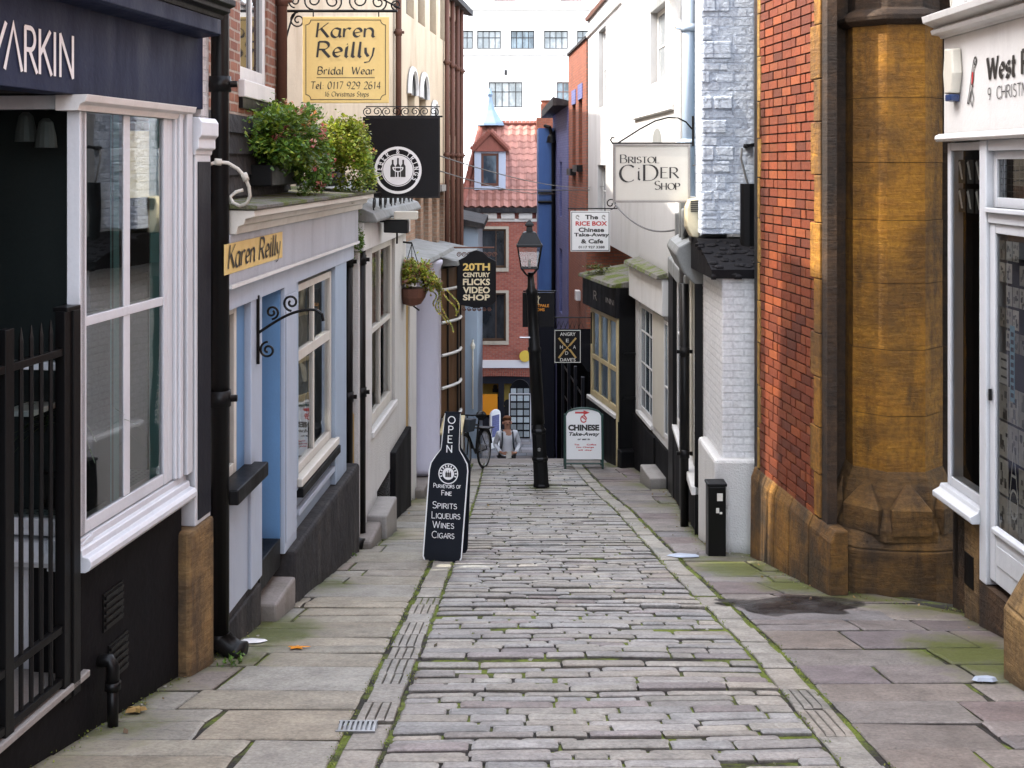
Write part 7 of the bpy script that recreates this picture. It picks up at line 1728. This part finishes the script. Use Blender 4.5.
mb.box(x-.10,x+.10,y-.07,y+.07,zg(y)-.05,zg(y)-.004)
for k in range(8): mb.box(x-.092+k*.025,x-.078+k*.025,y-.06,y+.06,zg(y)-.004,zg(y)+.014)
for s2 in (-1,1): mb.box(x-.10,x+.10,y+s2*.067-.007,y+s2*.067+.007,zg(y)-.004,zg(y)+.013+.012*s2*-.5)
tag(build('drain_grate', mb, M['steel']), 'small grey metal drain grate at the end of the channel', 'drain')
def flat_bit(name, px, py, r, mat, label, cat, n=9, th=.012, sx=1.0, lobes=0):
    x, y = on_ground(px, py); z = zg(y)+.012; mb = MB(); pts = [(x+r*sx*uni(.7,1.2)*(.45 if lobes and k % 2 else 1.1)*cos(2*pi*k/n+.3), y+r*uni(.7,1.2)*(.45 if lobes and k % 2 else 1.1)*sin(2*pi*k/n+.3)) for k in range(n)]
    mb.prism([(a,b,z+zg(b)-zg(y)) for a,b in pts], [(x+(a-x)*.8,y+(b-y)*.8,z+th+zg(b)-zg(y)) for a,b in pts]); tag(build(name, mb, mat), label, cat)
random.seed(77)
flat_bit('fallen_leaf', 297, 649, .05, M['inkorange'], 'bright orange fallen leaf on the mossy pavement', 'leaf', n=10, sx=1.6, th=.006, lobes=1)
flat_bit('brown_leaf', 137, 713, .05, M['ochre'], 'curled tan leaf by the black waste pipe', 'leaf', n=10, th=.02, sx=1.3, lobes=1)
flat_bit('plastic_bottle', 985, 682, .045, M['lightblue'], 'flattened pale blue plastic scrap on the pavement by the stone pier foot', 'litter', sx=1.4, th=.02)
flat_bit('wet_paper', 683, 557, .13, M['lightblue'], 'crumpled wet white paper on the pavement beside the black metal box', 'litter', sx=1.0, th=.015)
flat_bit('white_scrap', 252, 643, .06, M['inkwhite'], 'tiny white scrap on the moss near the downpipe foot', 'litter', sx=1.4, th=.012)
x, y = on_ground(800,606); mb = MB(); random.seed(6)
pts = [(x+(.50+.09*sin(3*t)+.06*sin(7*t+1))*cos(t)-.05, y+(.46+.12*sin(2*t+1)+.06*sin(5*t))*sin(t)) for t in [2*pi*k/40 for k in range(40)]]
mb.poly([(a, b, zg(b)+.013) for a, b in pts]); tag(build('puddle', mb, M['puddle']), 'dark damp puddle on the mossy flags before the brick corner', 'puddle')
for k, (px, py, lab) in enumerate(((232,664,'green weed tuft at the foot of the black downpipe'),(349,556,'green weed tuft at the foot of the blue shop'))):
    x, y = on_ground(px, py); mb = MB()
    for j in range(40): leaf(mb, Vector((x+random.gauss(0,.04), y+random.gauss(0,.05), zg(y)+uni(.0,.05))), .032, GREENS, .6, Vector((0,0,1)))
    tag(build('weed', mb, M['leaf']), lab, 'plant')

# moss growing up out of the joints, and windblown litter along the walls
random.seed(91); mb = MB(); MOSSC = [(.12,.17,.02),(.20,.26,.03),(.08,.13,.015),(.26,.28,.05)]
def tuft(x, y, n, r):
    for j in range(n): leaf(mb, Vector((x+random.gauss(0,r), y+random.gauss(0,r*1.6), zg(y)+uni(-.004,.010))), uni(.007,.016), MOSSC, 1.0, Vector((0,0,.4)))
y = 5.0
while y < 17:
    for tab, o, p in ((CL,-.015,.55),(CL,.205,.40),(CR,.0,.35),(CR,.21,.45)):
        if rnd() < p: tuft(interp(tab,y)+o+random.gauss(0,.006), y, 9, .012)
    if rnd() < .9: tuft(interp(LW,y)+uni(.0,.05), y, 10, .025)
    if rnd() < .8 and y < 16: tuft(interp(RW,y)-uni(.02,.10), y, 10, .03)
    y += .055
o = build('joint_moss', mb, M['leaf'], kind='stuff'); tag(o, 'small moss tufts growing in the paving joints and along the walls', 'moss', kind='stuff')
mb = MB(); DRY = [(.22,.12,.05),(.14,.08,.04),(.30,.19,.08),(.09,.06,.04),(.35,.33,.30)]
for k in range(330):
    y = uni(5.2, 20); s_ = rnd()
    x = interp(LW,y)+abs(random.gauss(0,.09))+.02 if s_ < .45 else (interp(RW,y)-abs(random.gauss(0,.12))-.03 if s_ < .85 else uni(interp(LW,y), interp(RW,y)))
    leaf(mb, Vector((x, y, zg(y)+.012)), uni(.012,.045), DRY, 1.0, Vector((0,0,0)))
o = build('windblown_litter', mb, M['leaf'], kind='stuff'); tag(o, 'scattered dry leaf bits and grit along the wall bases', 'litter', kind='stuff')
